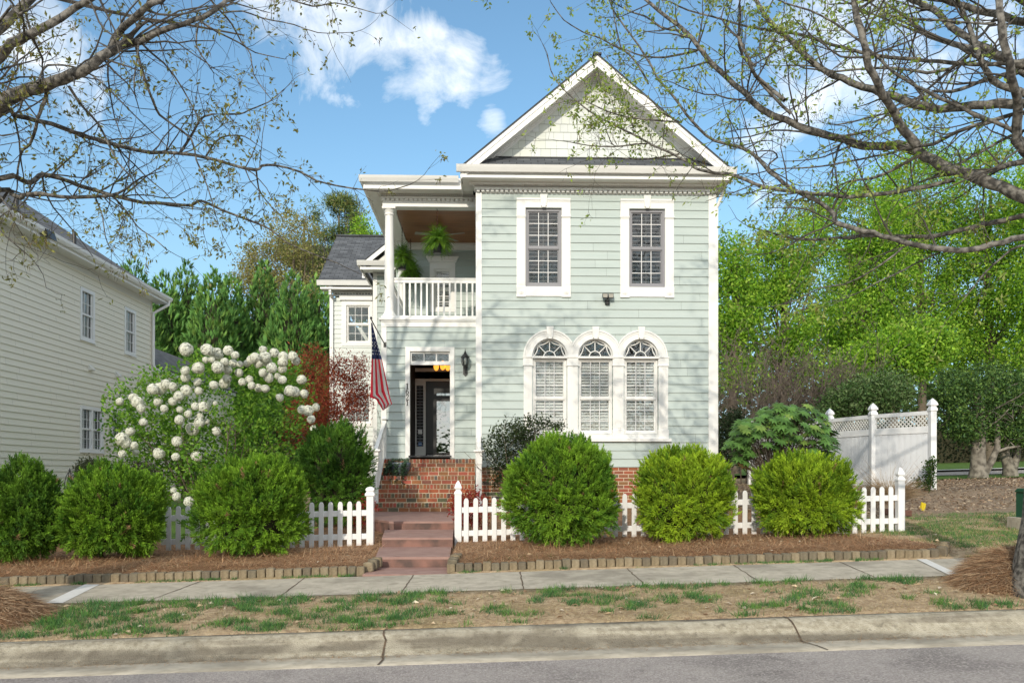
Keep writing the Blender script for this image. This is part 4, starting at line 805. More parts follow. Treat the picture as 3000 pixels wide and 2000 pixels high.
def build_fixtures():
    ze_ = lambda v: ZA(v, YE, 1360)
    # wall lantern beside the door
    x, y = XA(1362.9, YE - .16), YE - .16; zt, z0 = ze_(1024), ze_(1103)
    L = thing('wall_lantern', (x, YE, (zt + z0) / 2), 'black ornate carriage lantern on the green wall beside the open front door', 'wall lamp')
    b = MB(); b.prism([(x - .05, z0 + .05), (x, z0), (x + .05, z0 + .05), (x + .05, z0 + .22), (x, z0 + .26), (x - .05, z0 + .22)], YE - .03, YE - .012, 'y'); b.tube([(x, YE - .02, z0 + .1), (x, YE - .09, z0 + .09), (x, y, z0 + .14), (x, y, z0 + .2)], .012, 8); b.build('back_plate', M['black'], L)
    zb = z0 + .2; zc = zt - .20; b = MB(); b.lathe([(.02, zb), (.055, zb + .015), (.06, zb + .03), (.058, zb + .045)], x, y, 12); b.lathe([(.10, zc), (.095, zc + .012), (.07, zc + .05), (.035, zc + .085), (.028, zc + .10), (.03, zc + .115), (.012, zc + .13), (.016, zc + .145), (.006, zc + .16), (.004, zc + .2)], x, y, 12)
    for k in range(6):
        a = k * math.pi / 3; ca, sa = math.cos(a), math.sin(a); b.tube([(x + .056 * ca, y + .056 * sa, zb + .03), (x + .082 * ca, y + .082 * sa, zb + .10), (x + .088 * ca, y + .088 * sa, zb + .17), (x + .075 * ca, y + .075 * sa, zc)], .007, 6)
    b.build('cage', M['black'], L); b = MB(); b.lathe([(.05, zb + .035), (.068, zb + .10), (.074, zb + .17), (.066, zc)], x, y, 16); b.build('glass', glassmat('lantern glass', (.8, .82, .8), .12), L, smooth=True); b = MB(); b.lathe([(.012, zb + .045), (.012, zb + .12), (.018, zb + .14), (.004, zb + .2)], x, y, 8); b.build('bulb', M['cream'], L)
    # floodlight
    x, z = XA(1780.5, YF - .1), ZA(873.6, YF, 1780); F_ = thing('floodlight', (x, YF, z), 'small black twin-head security floodlight on the green wall between upper windows and arches', 'floodlight')
    b = MB(); b.lathe([(.05, z - .14), (.055, z - .1), (.03, z - .06)], x, YF - .05, 12); b.tube([(x, YF - .02, z - .1), (x, YF - .1, z - .06), (x, YF - .1, z + .02)], .022, 8); b.box(x - .05, x + .05, YF - .03, YF - .012, z - .14, z - .04); b.build('mount', M['black'], F_)
    for s in (-1, 1):
        h = MB(); xc = x + s * .062; h.hexa([(xc - .055, YF - .17, z - .03 + s * .0), (xc + .055, YF - .17, z - .03), (xc + .055, YF - .08, z - .02), (xc - .055, YF - .08, z - .02), (xc - .06, YF - .15, z + .075), (xc + .06, YF - .15, z + .075), (xc + .05, YF - .07, z + .085), (xc - .05, YF - .07, z + .085)])
        hd = h.build('lamp_head', M['black'], F_, bevel=.006); q = MB(); q.hexa([(xc - .044, YF - .176, z - .018), (xc + .044, YF - .176, z - .018), (xc + .044, YF - .168, z - .018), (xc - .044, YF - .168, z - .018), (xc - .048, YF - .158, z + .062), (xc + .048, YF - .158, z + .062), (xc + .048, YF - .150, z + .062), (xc - .048, YF - .150, z + .062)]); q.build('lens', mat('lamp lens', (.34, .32, .27), .3), hd)
    # ceiling fan on the porch
    yf = 19.9; zc = 5.97; x = XA(1290, yf); zf = ZA(690, yf, 1290)
    F_ = thing('ceiling_fan', (x, yf, zc), 'ceiling fan with dark motor and pale blades under the wooden porch ceiling', 'fan'); b = MB(); b.lathe([(.03, zc - .12), (.07, zc - .08), (.075, zc)], x, yf, 16); b.tube([(x, yf, zc), (x, yf, zf + .1)], .016, 8); b.lathe([(.05, zf - .06), (.1, zf - .03), (.11, zf + .05), (.06, zf + .1)], x, yf, 18); b.build('motor', M['black'], F_, smooth=True)
    blm = mat('pale driftwood blade', (.26, .235, .195), .5, (.34, .31, .26), 8)
    for k in range(5):
        a = R(72 * k - 20); m_ = MB(); ca, sa = math.cos(a), math.sin(a); pt = lambda r, t, z: (x + ca * r - sa * t, yf + sa * r + ca * t, z)
        m_.hexa([pt(.14, -.05, zf - .005), pt(.62, -.07, zf - .012), pt(.62, .07, zf + .012), pt(.14, .05, zf + .005), pt(.14, -.05, zf + .003), pt(.62, -.07, zf - .004), pt(.62, .07, zf + .02), pt(.14, .05, zf + .013)]); m_.build('blade', blm, F_)
    # brick steps
    xs0, xs1 = XA(1117, YE) - .0, XA(1394, YF); thr = ze_(1343.6); S = thing('brick_steps', (xs0, 17.6, -.8), 'red brick front steps with mixed dark bricks rising to the door', 'steps'); b = MB(); mo = MB()
    n = 6; rise = (thr + .775) / n; tr = .285; z = thr; 
    for i in range(n):
        y = YE - .05 - tr * i - (.0 if i else 0); zt = thr - rise * i; ex = .03 * i
        x0, x1 = xs0 - .01 + .0 * i - (.06 if i > 3 else 0) , xs1 - .02
        bricks(b, x0, x1, y - .012, zt - .098, zt, .0575, .015, depth=.24); bricks(b, x0, x1, y, zt - rise, zt - .098, .20, .015, off=_br.uniform(0, .2)); mo.box(x0 + .003, x1 - .003, y + .006, YE + .1 if i == 0 else y + tr + .08, zt - rise - .002 * i, zt - .008)
    bo = b.build('bricks', M['brick'], S); mo.build('mortar', M['mortar'], S)
    # step railing on the left: newel, sloping handrail, balusters
    xn = XA(1100, 16.95); yn = 16.95; zn0, zn1 = -.60, ZA(1316, yn, 1100); RR = thing('step_railing', (xn, yn, -.6), 'white newel and sloping handrail at the flag side of the brick steps', 'railing'); M_ = M['white']
    def newel(RR, xn, yn, z0, z1):
        b = MB(); b.lathe([(.058, z0), (.058, z0 + .28)], xn, yn, sq=True); b.lathe([(.05, z0 + .28), (.05, z1 - .3)], xn, yn, sq=True); b.lathe([(.062, z1 - .3), (.068, z1 - .28), (.068, z1 - .06), (.085, z1 - .04)], xn, yn, sq=True); b.lathe([(.105, z1 - .04), (.11, z1 - .02), (.105, z1)], xn, yn, sq=True); return b.build('newel', M_, RR, bevel=.004)
    newel(RR, xn, yn, zn0, zn1); zw = ZA(1236, YE, 1125); xw = XA(1126, YE)
    b = MB(); b.hexa([(xn - .04, yn + .05, zn1 - .03), (xn + .04, yn + .05, zn1 - .03), (xw + .04, YE - .03, zw - .06), (xw - .04, YE - .03, zw - .06), (xn - .04, yn + .05, zn1 + .02), (xn + .04, yn + .05, zn1 + .02), (xw + .04, YE - .03, zw), (xw - .04, YE - .03, zw)])
    dz0 = -.46; dz1 = thr + .08; b.hexa([(xn - .02, yn + .05, dz0 - .04), (xn + .02, yn + .05, dz0 - .04), (xw + .02, YE - .03, dz1 - .04), (xw - .02, YE - .03, dz1 - .04), (xn - .02, yn + .05, dz0 + .02), (xn + .02, yn + .05, dz0 + .02), (xw + .02, YE - .03, dz1 + .02), (xw - .02, YE - .03, dz1 + .02)]); b.build('handrail', M_, RR, bevel=.004)
    for k in range(1, 10):
        t = k / 10; xx, yy = xn + (xw - xn) * t, yn + .05 + (YE - .08 - yn) * t; b = MB(); b.box(xx - .016, xx + .016, yy - .016, yy + .016, dz0 + (dz1 - dz0) * t, zn1 - .03 + (zw - .06 - zn1 + .03) * t); b.build('baluster', M_, RR)
    b = MB(); b.box(xw - .035, xw + .05, YE - .06, YE - .026, thr, zw + .06); b.lathe([(.06, zw + .06), (.05, zw + .08), (.0, zw + .12)], xw + .01, YE - .06, sq=True); b.build('wall_post', M_, RR)
    xn = XA(1403, 16.95); RR = thing('step_railing', (xn, yn, -.7), 'white newel and handrail seen end-on at the window side of the brick steps', 'railing'); zn1 = ZA(1318, yn, 1403); newel(RR, xn, yn, -.78, zn1); xw = XA(1402, YF)
    b = MB(); zw = ZA(1275, YF - .05, 1403); b.hexa([(xn - .045, yn + .03, zn1 - .05), (xn + .045, yn + .03, zn1 - .05), (xw + .05, YF - .031, zw - .06), (xw - .05, YF - .031, zw - .06), (xn - .045, yn + .03, zn1 + .02), (xn + .045, yn + .03, zn1 + .02), (xw + .05, YF - .031, zw), (xw - .05, YF - .031, zw)]); b.build('handrail', M_, RR, bevel=.004)
    # red concrete garden steps
    xc0, xc1 = XA(1128, 13.45), XA(1334, 13.45); G = thing('concrete_steps', ((xc0 + xc1) / 2, 11.5, -1.15), 'stained red concrete steps and landing leading up from the sidewalk', 'steps')
    def slab(name, poly, z0, z1, mt, sd_):
        b = MB(); n = len(poly); lip = .03; i = b.vs([(p[0], p[1], z1) for p in poly]); b.F.append(tuple(range(i, i + n))); b.Mi.append(0)
        for k in range(n):
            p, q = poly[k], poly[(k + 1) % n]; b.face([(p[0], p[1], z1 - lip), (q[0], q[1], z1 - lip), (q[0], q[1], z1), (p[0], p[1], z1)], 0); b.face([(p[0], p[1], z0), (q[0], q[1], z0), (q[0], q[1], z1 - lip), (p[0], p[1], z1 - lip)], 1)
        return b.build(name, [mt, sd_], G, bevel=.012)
    yt3, yt2, yt1 = 10.28, 11.72, 13.42; a, c_ = M['redcon'], M['redcon_side']
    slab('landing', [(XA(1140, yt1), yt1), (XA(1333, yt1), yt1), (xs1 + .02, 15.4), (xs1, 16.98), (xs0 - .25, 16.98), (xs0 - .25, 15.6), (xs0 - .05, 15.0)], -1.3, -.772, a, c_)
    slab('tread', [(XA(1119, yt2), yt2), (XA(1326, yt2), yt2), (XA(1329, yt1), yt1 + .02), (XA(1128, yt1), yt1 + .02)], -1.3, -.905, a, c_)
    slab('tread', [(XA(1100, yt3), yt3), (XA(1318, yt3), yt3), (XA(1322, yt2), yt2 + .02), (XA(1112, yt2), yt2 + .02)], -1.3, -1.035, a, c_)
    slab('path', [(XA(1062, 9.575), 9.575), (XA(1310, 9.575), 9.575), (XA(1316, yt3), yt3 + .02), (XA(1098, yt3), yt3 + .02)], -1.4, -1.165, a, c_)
# ================================================================== NEIGHBOUR HOUSE
def build_neighbour():
    X0 = -11.2; N = thing('neighbour_house', (X0, 20, -1.2), 'tan clapboard neighbouring house with white windows and grey hip roof', 'house')
    yc = PXP(441, 1100, X0)[1]; lap = .155; zw = 5.72; fx = lambda a, o, z: (X0 + o, a, z)
    wins = [('small upper window', 233, 275, 838, 992, 1, None), ('small upper window', 363, 396, 897, 1034, 1, None), ('double window', 233, 301, 1186, 1322, 2, 'blind_dim'), ('narrow window', 323, 355, 1198, 1287, 1, 'blind_dim')]
    rects = []
    for nm, ua, ub, va, vb, k, bl in wins:
        ya, yb = PXP(ua, va, X0)[1], PXP(ub, va, X0)[1]; zt = PXP(ua, va, X0)[2]; zb = PXP(ua, vb, X0)[2]; rects.append((ya, yb, zb, zt, k, bl, nm))
    t = MB(); siding(t, 3.0, yc, -.55, zw, lap, fx, [rect_hole(a + .09, b - .09, zb + .09, zt - .09) for a, b, zb, zt, *_ in rects]); t.build('side_wall', M['tan'], N)
    t = MB(); siding(t, -22, X0, -.55, zw, lap, lambda a, o, z: (a, 3.0 - o, z)); t.box(-22, X0 - .02, yc - .02, yc, -.6, zw); t.build('front_wall', M['tan'], N)
    t = MB(); t.box(X0 - .06, X0 - .015, 3, yc - .02, -1.9, -.552); t.build('foundation', mat('neighbour brick base', (.16, .09, .07), .9, (.22, .13, .10), 20), N)
    t = MB(); t.box(X0 - .1, X0 + .03, yc - .02, yc + .08, -.9, zw); t.build('corner_board', M['tan'], N)
    for a, b, zb, zt, k, bl, nm in rects:
        fr = MB(); c = .095; o = .035; fr.box(X0 - .06, X0 + o, a, a + c, zb, zt); fr.box(X0 - .06, X0 + o, b - c, b, zb, zt); fr.box(X0 - .06, X0 + o, a + c, b - c, zt - c, zt); fr.box(X0 - .06, X0 + o, a + c, b - c, zb, zb + c); fr.box(X0 - .02, X0 + o + .02, a - .02, b + .02, zb - .03, zb)
        cells = [(a + c, b - c)] if k == 1 else [(a + c, (a + b) / 2 - .05), ((a + b) / 2 + .05, b - c)]
        if k == 2: fr.box(X0 - .06, X0 + o, (a + b) / 2 - .05, (a + b) / 2 + .05, zb + c, zt - c)
        zr = (zb + zt) / 2; pn = MB(); lv = MB()
        for p, q in cells:
            fr.box(X0 - .05, X0 + .015, p, q, zr - .025, zr + .025); fr.box(X0 - .04, X0 - .01, p, p + .03, zb + c, zt - c); fr.box(X0 - .04, X0 - .01, q - .03, q, zb + c, zt - c)
            for j in (1, 2): yy = p + (q - p) * j / 3; fr.box(X0 - .03, X0 - .012, yy - .009, yy + .009, zb + c, zt - c)
            for z in ((zb + c + zr) / 2, (zr + zt - c) / 2): fr.box(X0 - .03, X0 - .012, p, q, z - .009, z + .009)
            pn.face([(X0 - .035, p, zb + c), (X0 - .035, q, zb + c), (X0 - .035, q, zt - c), (X0 - .035, p, zt - c)])
            z = zb + c
            if bl:
                while z < zt - c: lv.box(X0 - .12, X0 - .09, p, q, z, z + .035); z += .07
            else: lv.prism([(p + .002, X0 - .1)] + [(p + (q - p) * j / 12, X0 - .1 + .015 * (j % 2)) for j in range(1, 12)] + [(q, X0 - .1), (q, X0 - .12), (p, X0 - .12)], zb + c, zt - c, 'z') if False else lv.box(X0 - .11, X0 - .10, p, q, zb + c, zt - c)
        f_ = fr.build('window', M['white2'], N); pn.build('pane', M['glass'], f_); lv.build('blind', M[bl or 'white'], f_)
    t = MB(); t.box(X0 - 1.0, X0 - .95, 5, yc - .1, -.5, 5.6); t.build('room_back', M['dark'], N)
    # eaves
    xe = X0 + .42; ye = yc + .42; ze = 5.76; yf = 2.5
    t = MB(); t.box(X0 - .02, xe, yf, ye, ze - .02, ze); t.build('soffit', M['white2'], N)
    t = MB(); t.box(X0 + .001, X0 + .02, 3, yc, ze - .2, ze - .02); t.box(xe - .02, xe + .015, yf, ye, ze - .05, ze + .14); t.prism([(xe + .015, ze + .02), (xe + .09, ze + .03), (xe + .13, ze + .09), (xe + .14, ze + .16), (xe + .12, ze + .16), (xe + .015, ze + .15)], yf, ye + .05, 'y'); t.box(X0, xe, ye - .02, ye + .02, ze - .05, ze + .14); t.build('gutter', M['white2'], N)
    t = MB(); t.tube([(xe + .07, ye - .12, ze + .05), (xe + .07, ye - .12, ze - .08), (X0 + .08, yc + .04, ze - .42), (X0 + .08, yc + .04, ze - .6), (X0 + .08, yc + .04, 3.62), (X0 + .13, yc + .1, 3.48)], .045, 8); t.build('downspout', M['white2'], N)
    s = .715; D = 4.9; zr = ze + .14 + s * D; xr = xe - D; za = ze + .15; t = MB()
    roof_plane(t, [(xe + .02, yf, za), (xe + .02, ye + .03, za), (xr, ye - D, zr), (xr, yf + D, zr)], (0, 1, 0), (-1, 0, s), .04)
    roof_plane(t, [(xe + .02, ye + .03, za), (xr * 2 - xe, ye + .03, za), (xr, ye - D, zr)], (1, 0, 0), (0, -1, s), .04); roof_plane(t, [(xr * 2 - xe, ye, za), (xr * 2 - xe, yf, za), (xr, yf + D, zr), (xr, ye - D, zr)], (0, 1, 0), (1, 0, s), .04); roof_plane(t, [(xr * 2 - xe, yf, za), (xe, yf, za), (xr, yf + D, zr)], (1, 0, 0), (0, 1, s), .04); rf = t.build('roof', M['roof_n'], N)
    def onroof(u, v):           # point on the roof slope seen at a pixel
        d = Vector(pxdir(u, v)); n = Vector((s, 0, 1)); k = n.dot(Vector((xe, 20, za))) / n.dot(d); return d * k
    for u, v, h, r in ((49, 622, .35, .05), (218, 722, .35, .05)):
        p = onroof(u, v); t = MB(); t.lathe([(r * 2, p.z - .05), (r, p.z + .06), (r, p.z + h)], p.x, p.y, 10); t.build('vent_pipe', M['black'], rf)
    p = onroof(130, 676); t = MB(); t.hexa([(p.x - .2, p.y - .2, p.z - .05), (p.x + .2, p.y - .2, p.z - .2), (p.x + .2, p.y + .2, p.z - .2), (p.x - .2, p.y + .2, p.z - .05), (p.x - .15, p.y - .18, p.z + .12), (p.x + .15, p.y - .18, p.z), (p.x + .15, p.y + .18, p.z), (p.x - .15, p.y + .18, p.z + .12)]); t.build('roof_vent', M['black'], rf)
    for u, v in ((262, 1078), (341, 1098)):
        _, y, z = PXP(u, v, X0); t = MB(); t.prism([(X0 + .01, z - .07), (X0 + .13, z - .06), (X0 + .13, z - .03), (X0 + .01, z + .1)], y - .09, y + .09, 'y'); t.build('wall_vent', M['cream'], N)
    # single storey rear part
    z2 = 3.42; y2 = yc + 9; t = MB(); siding(t, yc + .08, y2, -.6, z2, lap, lambda a, o, z: (X0 - .02 + o, a, z)); t.build('rear_wall', M['tan'], N)
    t = MB(); t.box(X0 - .03, X0 + .06, yc + .05, y2, z2, z2 + .17); t.build('rear_fascia', M['white2'], N)
    t = MB(); roof_plane(t, [(X0 + .1, yc + .03, z2 + .18), (X0 + .1, y2 + .3, z2 + .18), (X0 - 1.85, y2 + .3, z2 + 1.5), (X0 - 1.85, yc + .03, z2 + 1.5)], (0, 1, 0), (-1, 0, .7), .04); r2 = t.build('rear_roof', M['roof_n'], N)

# ================================================================== FENCES AND BORDER BLOCKS
def build_picket_fences():
    Yp = 12.3; zb = lambda x: g(x, Yp) + .0
    def picket_mesh():
        b = MB(); w_ = .036; h = .70; b.prism([(-w_, 0), (w_, 0), (w_, h - .045), (w_ * .75, h - .018), (w_ * .35, h - .003), (-w_ * .35, h - .003), (-w_ * .75, h - .018), (-w_, h - .045)], -.012, .008, 'y'); return b
    proto = None
    def fence(xa, xb, label, posts):
        nonlocal proto
        Fn = thing('picket_fence', (xa, Yp, zb(xa)), label, 'fence'); o = Vector((xa, Yp, zb(xa)))
        for zr in (.17, .52):
            b = MB(); b.hexa([(xa, Yp + .008, zb(xa) + zr - .042), (xb, Yp + .008, zb(xb) + zr - .042), (xb, Yp + .045, zb(xb) + zr - .042), (xa, Yp + .045, zb(xa) + zr - .042), (xa, Yp + .008, zb(xa) + zr + .042), (xb, Yp + .008, zb(xb) + zr + .042), (xb, Yp + .045, zb(xb) + zr + .042), (xa, Yp + .045, zb(xa) + zr + .042)]); b.build('rail', M['white2'], Fn, bevel=.004)
        x = xa + .12; pr = random.Random(5)
        while x < xb - .05:
            if proto is None: proto = picket_mesh().build('picket', M['white2'], Fn, local=True, bevel=.003); q = proto
            else: q = dup(proto, Fn)
            q.location = Vector((x, Yp, zb(x) + .0)) - o; q.rotation_euler = (pr.uniform(-.008, .008), pr.uniform(-.008, .008), 0); x += .1405
        for u, gothic, tall in posts:
            px = XA(u, Yp); zz = zb(px) - .05; w_ = .052; b = MB(); h = zz + tall
            b.box(px - w_, px + w_, Yp - .02, Yp + .09, zz, h); po = b.build('post', M['white2'], Fn, bevel=.005); c = MB(); cy = Yp + .035
            if gothic: c.lathe([(.060, h), (.060, h + .02), (.05, h + .04), (.036, h + .055), (.036, h + .07), (.052, h + .085), (.055, h + .10), (.046, h + .13), (.028, h + .17), (.01, h + .2), (.002, h + .205)], px, cy, sq=True)
            else: c.lathe([(.072, h), (.072, h + .035), (.058, h + .05), (.05, h + .07), (.064, h + .085), (.060, h + .11), (.04, h + .13), (.005, h + .14)], px, cy, sq=True)
            c.build('post_cap', M['white2'], po, bevel=.003)
    fence(XA(470, Yp), XA(1084, Yp), 'low white picket fence running behind the snowball side bushes to the steps', [(1084, False, .82)])
    fence(XA(1342, Yp), XA(2640, Yp), 'low white picket fence from the pointed post by the steps to the far corner post', [(1342, True, .81), (2640, True, .83)])

def build_privacy_fence():
    pts = [(10.02, 18.2), (9.28, 19.5), (8.9, 21.1), (8.45, 23.0), (8.0, 24.8)]; zt = [1.30] * 5; 
    Fn = thing('privacy_fence', (10.02, 18.2, -.35), 'tall white vinyl privacy fence with lattice top and pointed post caps', 'fence')
    for i, (x, y) in enumerate(pts):
        zb = g(x, y) - .1; zp = 1.47; w_ = .066; b = MB(); b.box(x - w_, x + w_, y - w_, y + w_, zb, zp); po = b.build('post', M['white2'], Fn, bevel=.006)
        c = MB(); c.lathe([(.082, zp - .05), (.082, zp), (.07, zp + .02), (.06, zp + .04), (.06, zp + .06), (.085, zp + .075), (.09, zp + .095), (.075, zp + .14), (.045, zp + .19), (.015, zp + .23), (.002, zp + .24)], x, y, sq=True); c.build('post_cap', M['white2'], po, bevel=.003)
    for (xa, ya), (xb, yb) in zip(pts, pts[1:]):
        d = Vector((xb - xa, yb - ya, 0)); L = d.length; d.normalize(); n = Vector((-d.y, d.x, 0)); 
        if n.x > 0: n = -n
        def pt(t, o, z): q = Vector((xa, ya, 0)) + d * t + n * o; return (q.x, q.y, z)
        zb = g(xa, ya) + .02; a, e = .068, L - .068
        def bar(mb, t0, t1, o0, o1, z0, z1): mb.hexa([pt(t0, o0, z0), pt(t1, o0, z0), pt(t1, o1, z0), pt(t0, o1, z0), pt(t0, o0, z1), pt(t1, o0, z1), pt(t1, o1, z1), pt(t0, o1, z1)])
        for o0, o1, r0, r1 in ((-.025, .025, 1.34, 1.43), (-.03, .03, .93, 1.08), (-.03, .03, zb, zb + .17)): b = MB(); bar(b, a, e, o0, o1, r0, r1); b.build('rail', M['white2'], Fn, bevel=.003)
        b = MB(); t = a; k = 0
        while t < e - .01: t1 = min(t + .148, e); bar(b, t + .002, t1 - .002, -.010, .010 , zb + .17, .93); bar(b, t + .068, t + .080, .010, .0125, zb + .17, .93) if t + .08 < e else None; t = t1
        b.build('board_panel', mat('fence vinyl', (.76, .78, .81), .4), Fn)
        b = MB(); z0, z1 = 1.08, 1.34; h = z1 - z0; t = a - h
        while t < e:
            for o, s_ in ((.004, 1), (-.006, -1)):
                # diagonal lath clipped to the frame
                t0, t1 = (t, t + h) if s_ > 0 else (t + h, t); za, zb_ = z0, z1
                def cl(tt): 
                    return min(max(tt, a), e)
                def zat(tt): return z0 + (tt - t0) / (t1 - t0) * h
                ta, tb = cl(t0), cl(t1)
                if abs(ta - tb) < .01: continue
                dv = .019; pa, pb = sorted((ta, tb)); b.hexa([pt(pa - dv if pa > a + dv else pa, o, zat(pa)), pt(pb - dv, o, zat(pb)), pt(pb - dv, o + .008, zat(pb)), pt(pa - dv if pa > a + dv else pa, o + .008, zat(pa)), pt(pa + dv, o, zat(pa)), pt(pb + dv if pb < e - dv else pb, o, zat(pb)), pt(pb + dv if pb < e - dv else pb, o + .008, zat(pb)), pt(pa + dv, o + .008, zat(pa))])
            t += .098
        b.build('lattice', M['cream'], Fn)

def build_edging():
    rng = np.random.RandomState(11); vars_ = []
    cols = [((.16, .125, .075), (.30, .24, .155)), ((.13, .11, .075), (.23, .195, .135)), ((.20, .16, .10), (.34, .28, .19)), ((.12, .10, .07), (.20, .165, .115))]
    for k in range(4):
        n = 5; pts = {}
        V, F = [], []
        def add(p):
            key = tuple(np.round(p, 3)); 
            if key not in pts: pts[key] = len(V); V.append(p)
            return pts[key]
        for ax in range(3):
            for s_ in (-1, 1):
                for i in range(n):
                    for j in range(n):
                        q = []
                        for (di, dj) in ((0, 0), (1, 0), (1, 1), (0, 1)):
                            a, c = -1 + 2 * (i + di) / n, -1 + 2 * (j + dj) / n; p = [0, 0, 0]; p[ax] = s_; p[(ax + 1) % 3] = a; p[(ax + 2) % 3] = c; q.append(add(tuple(p)))
                        F.append(q if s_ > 0 else q[::-1])
        V = np.array(V); r = np.linalg.norm(V, axis=1, keepdims=True); Vs = np.sign(V) * np.abs(V) ** 1.0; e = (np.sum(np.abs(V) ** 9, 1, keepdims=True)) ** (1 / 9.); V = V / e; V = V + rng.normal(size=V.shape) * .022
        V = V * np.array([.0505, .06, .062]); V[:, 2] += .032; me = npmesh('edging_block', V, F, smooth=True)
        me.materials.append(mat('tumbled block %d' % k, cols[k][0], .95, cols[k][1], 14, bump=.7, bscale=60)); vars_.append(me)
    def block(x, y, rz, label, group):
        o = bpy.data.objects.new('edging_block', vars_[rng.randint(4)]); C.objects.link(o); ROOTS.append(o); OFF[o.name] = Vector((0, 0, 0))
        o.location = (x, y, g(x, y) + rng.uniform(-.004, .012)); o.rotation_euler = (rng.uniform(-.06, .06), rng.uniform(-.05, .05), rz + rng.uniform(-.05, .05)); o.scale = (rng.uniform(.93, 1.0), 1, rng.uniform(.93, 1.05)); tag(o, label, 'edging block', group)
    la, ga = 'small tan concrete edging block in the row below the snowball side bushes', 'edging blocks between mound and steps'
    x = XA(-60, 9.74)
    while x < XA(1062, 9.74): block(x, 9.74 + .012 * math.sin(x * 2.3), 0, la, ga); x += .1055
    lb, gb = 'small tan concrete edging block in the row below the bushes under the arched windows', 'edging blocks between steps and oak'
    x = XA(1322, 9.74)
    while x < XA(2735, 9.74): block(x, 9.74 + .01 * math.sin(x * 1.9), 0, lb, gb); x += .1055
    for i in range(3): block(x + .04 + .07 * i, 9.79 + .09 * i, R(50), lb, gb); 
    for i in range(3): block(XA(1082, 9.9) + .035 * i, 9.86 + .105 * i, R(82), la, ga)
    for i in range(5): block(XA(1326, 9.9) + .012 * i, 9.86 + .108 * i, R(88), lb, gb)

# ================================================================== SMALL OBJECTS
def build_flag():
    Y0 = 17.15; root = (XA(1128, YE), YE - .03, ZA(1010, YE, 1128)); Fg = thing('flag', root, 'american flag hanging limp from a slanted pole beside the porch corner', 'flag')
    tip = Vector(P(1087, 935, Y0)); b0 = Vector(root); b = MB(); b.tube([b0, tip], .012, 8); b.build('pole', mat('dark pole', (.03, .025, .02), .4), Fg); b = MB(); b.lathe([(.004, tip.z - .01), (.022, tip.z + .01), (.026, tip.z + .03), (.015, tip.z + .05), (.003, tip.z + .06)], tip.x, tip.y, 12); b.build('finial', M['black'], Fg)
    b = MB(); b.box(b0.x - .03, b0.x + .03, YE - .028, YE - .005, b0.z - .06, b0.z + .06); b.build('bracket', M['black'], Fg)
    # cloth: rows down (t), columns across (s); outline traced from the hanging cloth, folds in depth
    left = [(1087, 945), (1089, 1000), (1089, 1045), (1087, 1100), (1085, 1165), (1101, 1168), (1112, 1186), (1122, 1203)]
    right = [(1090, 945), (1104, 1000), (1118, 1048), (1127, 1090), (1137, 1135), (1144, 1168), (1149, 1183), (1132, 1195)]
    nr, nc = 60, 40; lv = np.array(left, float); rv = np.array(right, float); tk = np.array([0, .14, .30, .46, .72, .80, .90, 1.0])
    V = []
    for i in range(nr + 1):
        t = i / nr; lu, lw = np.interp(t, tk, lv[:, 0]), np.interp(t, tk, lv[:, 1]); ru, rw = np.interp(t, tk, rv[:, 0]), np.interp(t, tk, rv[:, 1])
        for j in range(nc + 1):
            s_ = j / nc; wdt = min(1, t * 3); dep = Y0 + .25 * t + .035 * wdt * math.sin(s_ * 13 + t * 2.0) + .015 * wdt * math.sin(s_ * 29 + t * 5) + .3 * s_ * t
            V.append(P(lu + (ru - lu) * s_, lw + (rw - lw) * s_, dep))
    F, mi = [], []
    for i in range(nr):
        for j in range(nc):
            F.append((i * (nc + 1) + j, i * (nc + 1) + j + 1, (i + 1) * (nc + 1) + j + 1, (i + 1) * (nc + 1) + j)); t, s_ = (i + .5) / nr, (j + .5) / nc
            mi.append(2 if t < .31 + .015 * s_ else (0 if int(s_ * 6.5) % 2 == 0 else 1))
    V = np.array(V) - np.array(root); o = link('cloth', npmesh('cloth', V, F, midx=mi, smooth=True), Fg, [mat('flag red', (.66, .018, .045), .75, transl=.15), mat('flag white', (.72, .70, .68), .75, transl=.15), mat('flag blue', (.012, .025, .10), .75)])
    st = MB(); rng = random.Random(2)
    for i in range(6):
        for j in range(4):
            t = .07 + .24 * (i + .5 + .25 * (j % 2)) / 6.6; s_ = (j + .5) / 4
            if t * 3 < .25 + .2 * (j % 2): continue
            ii, jj = int(t * nr), int(s_ * nc); p = V[ii * (nc + 1) + jj]; px = V[ii * (nc + 1) + jj + 1] - p; pz = V[ii * (nc + 1) + jj] - V[(ii + 1) * (nc + 1) + jj]; px = Vector(px).normalized(); pz = Vector(pz).normalized(); nrm = px.cross(pz).normalized()
            if nrm.y > 0: nrm = -nrm
            r = .027; c = Vector(p) + nrm * .006; st.face([tuple(c + (px * math.sin(2 * math.pi * k / 10) + pz * math.cos(2 * math.pi * k / 10)) * (r if k % 2 == 0 else r * .42)) for k in range(10)])
    so_ = st.build('stars', mat('flag star', (.75, .75, .75), .7), o, local=True)

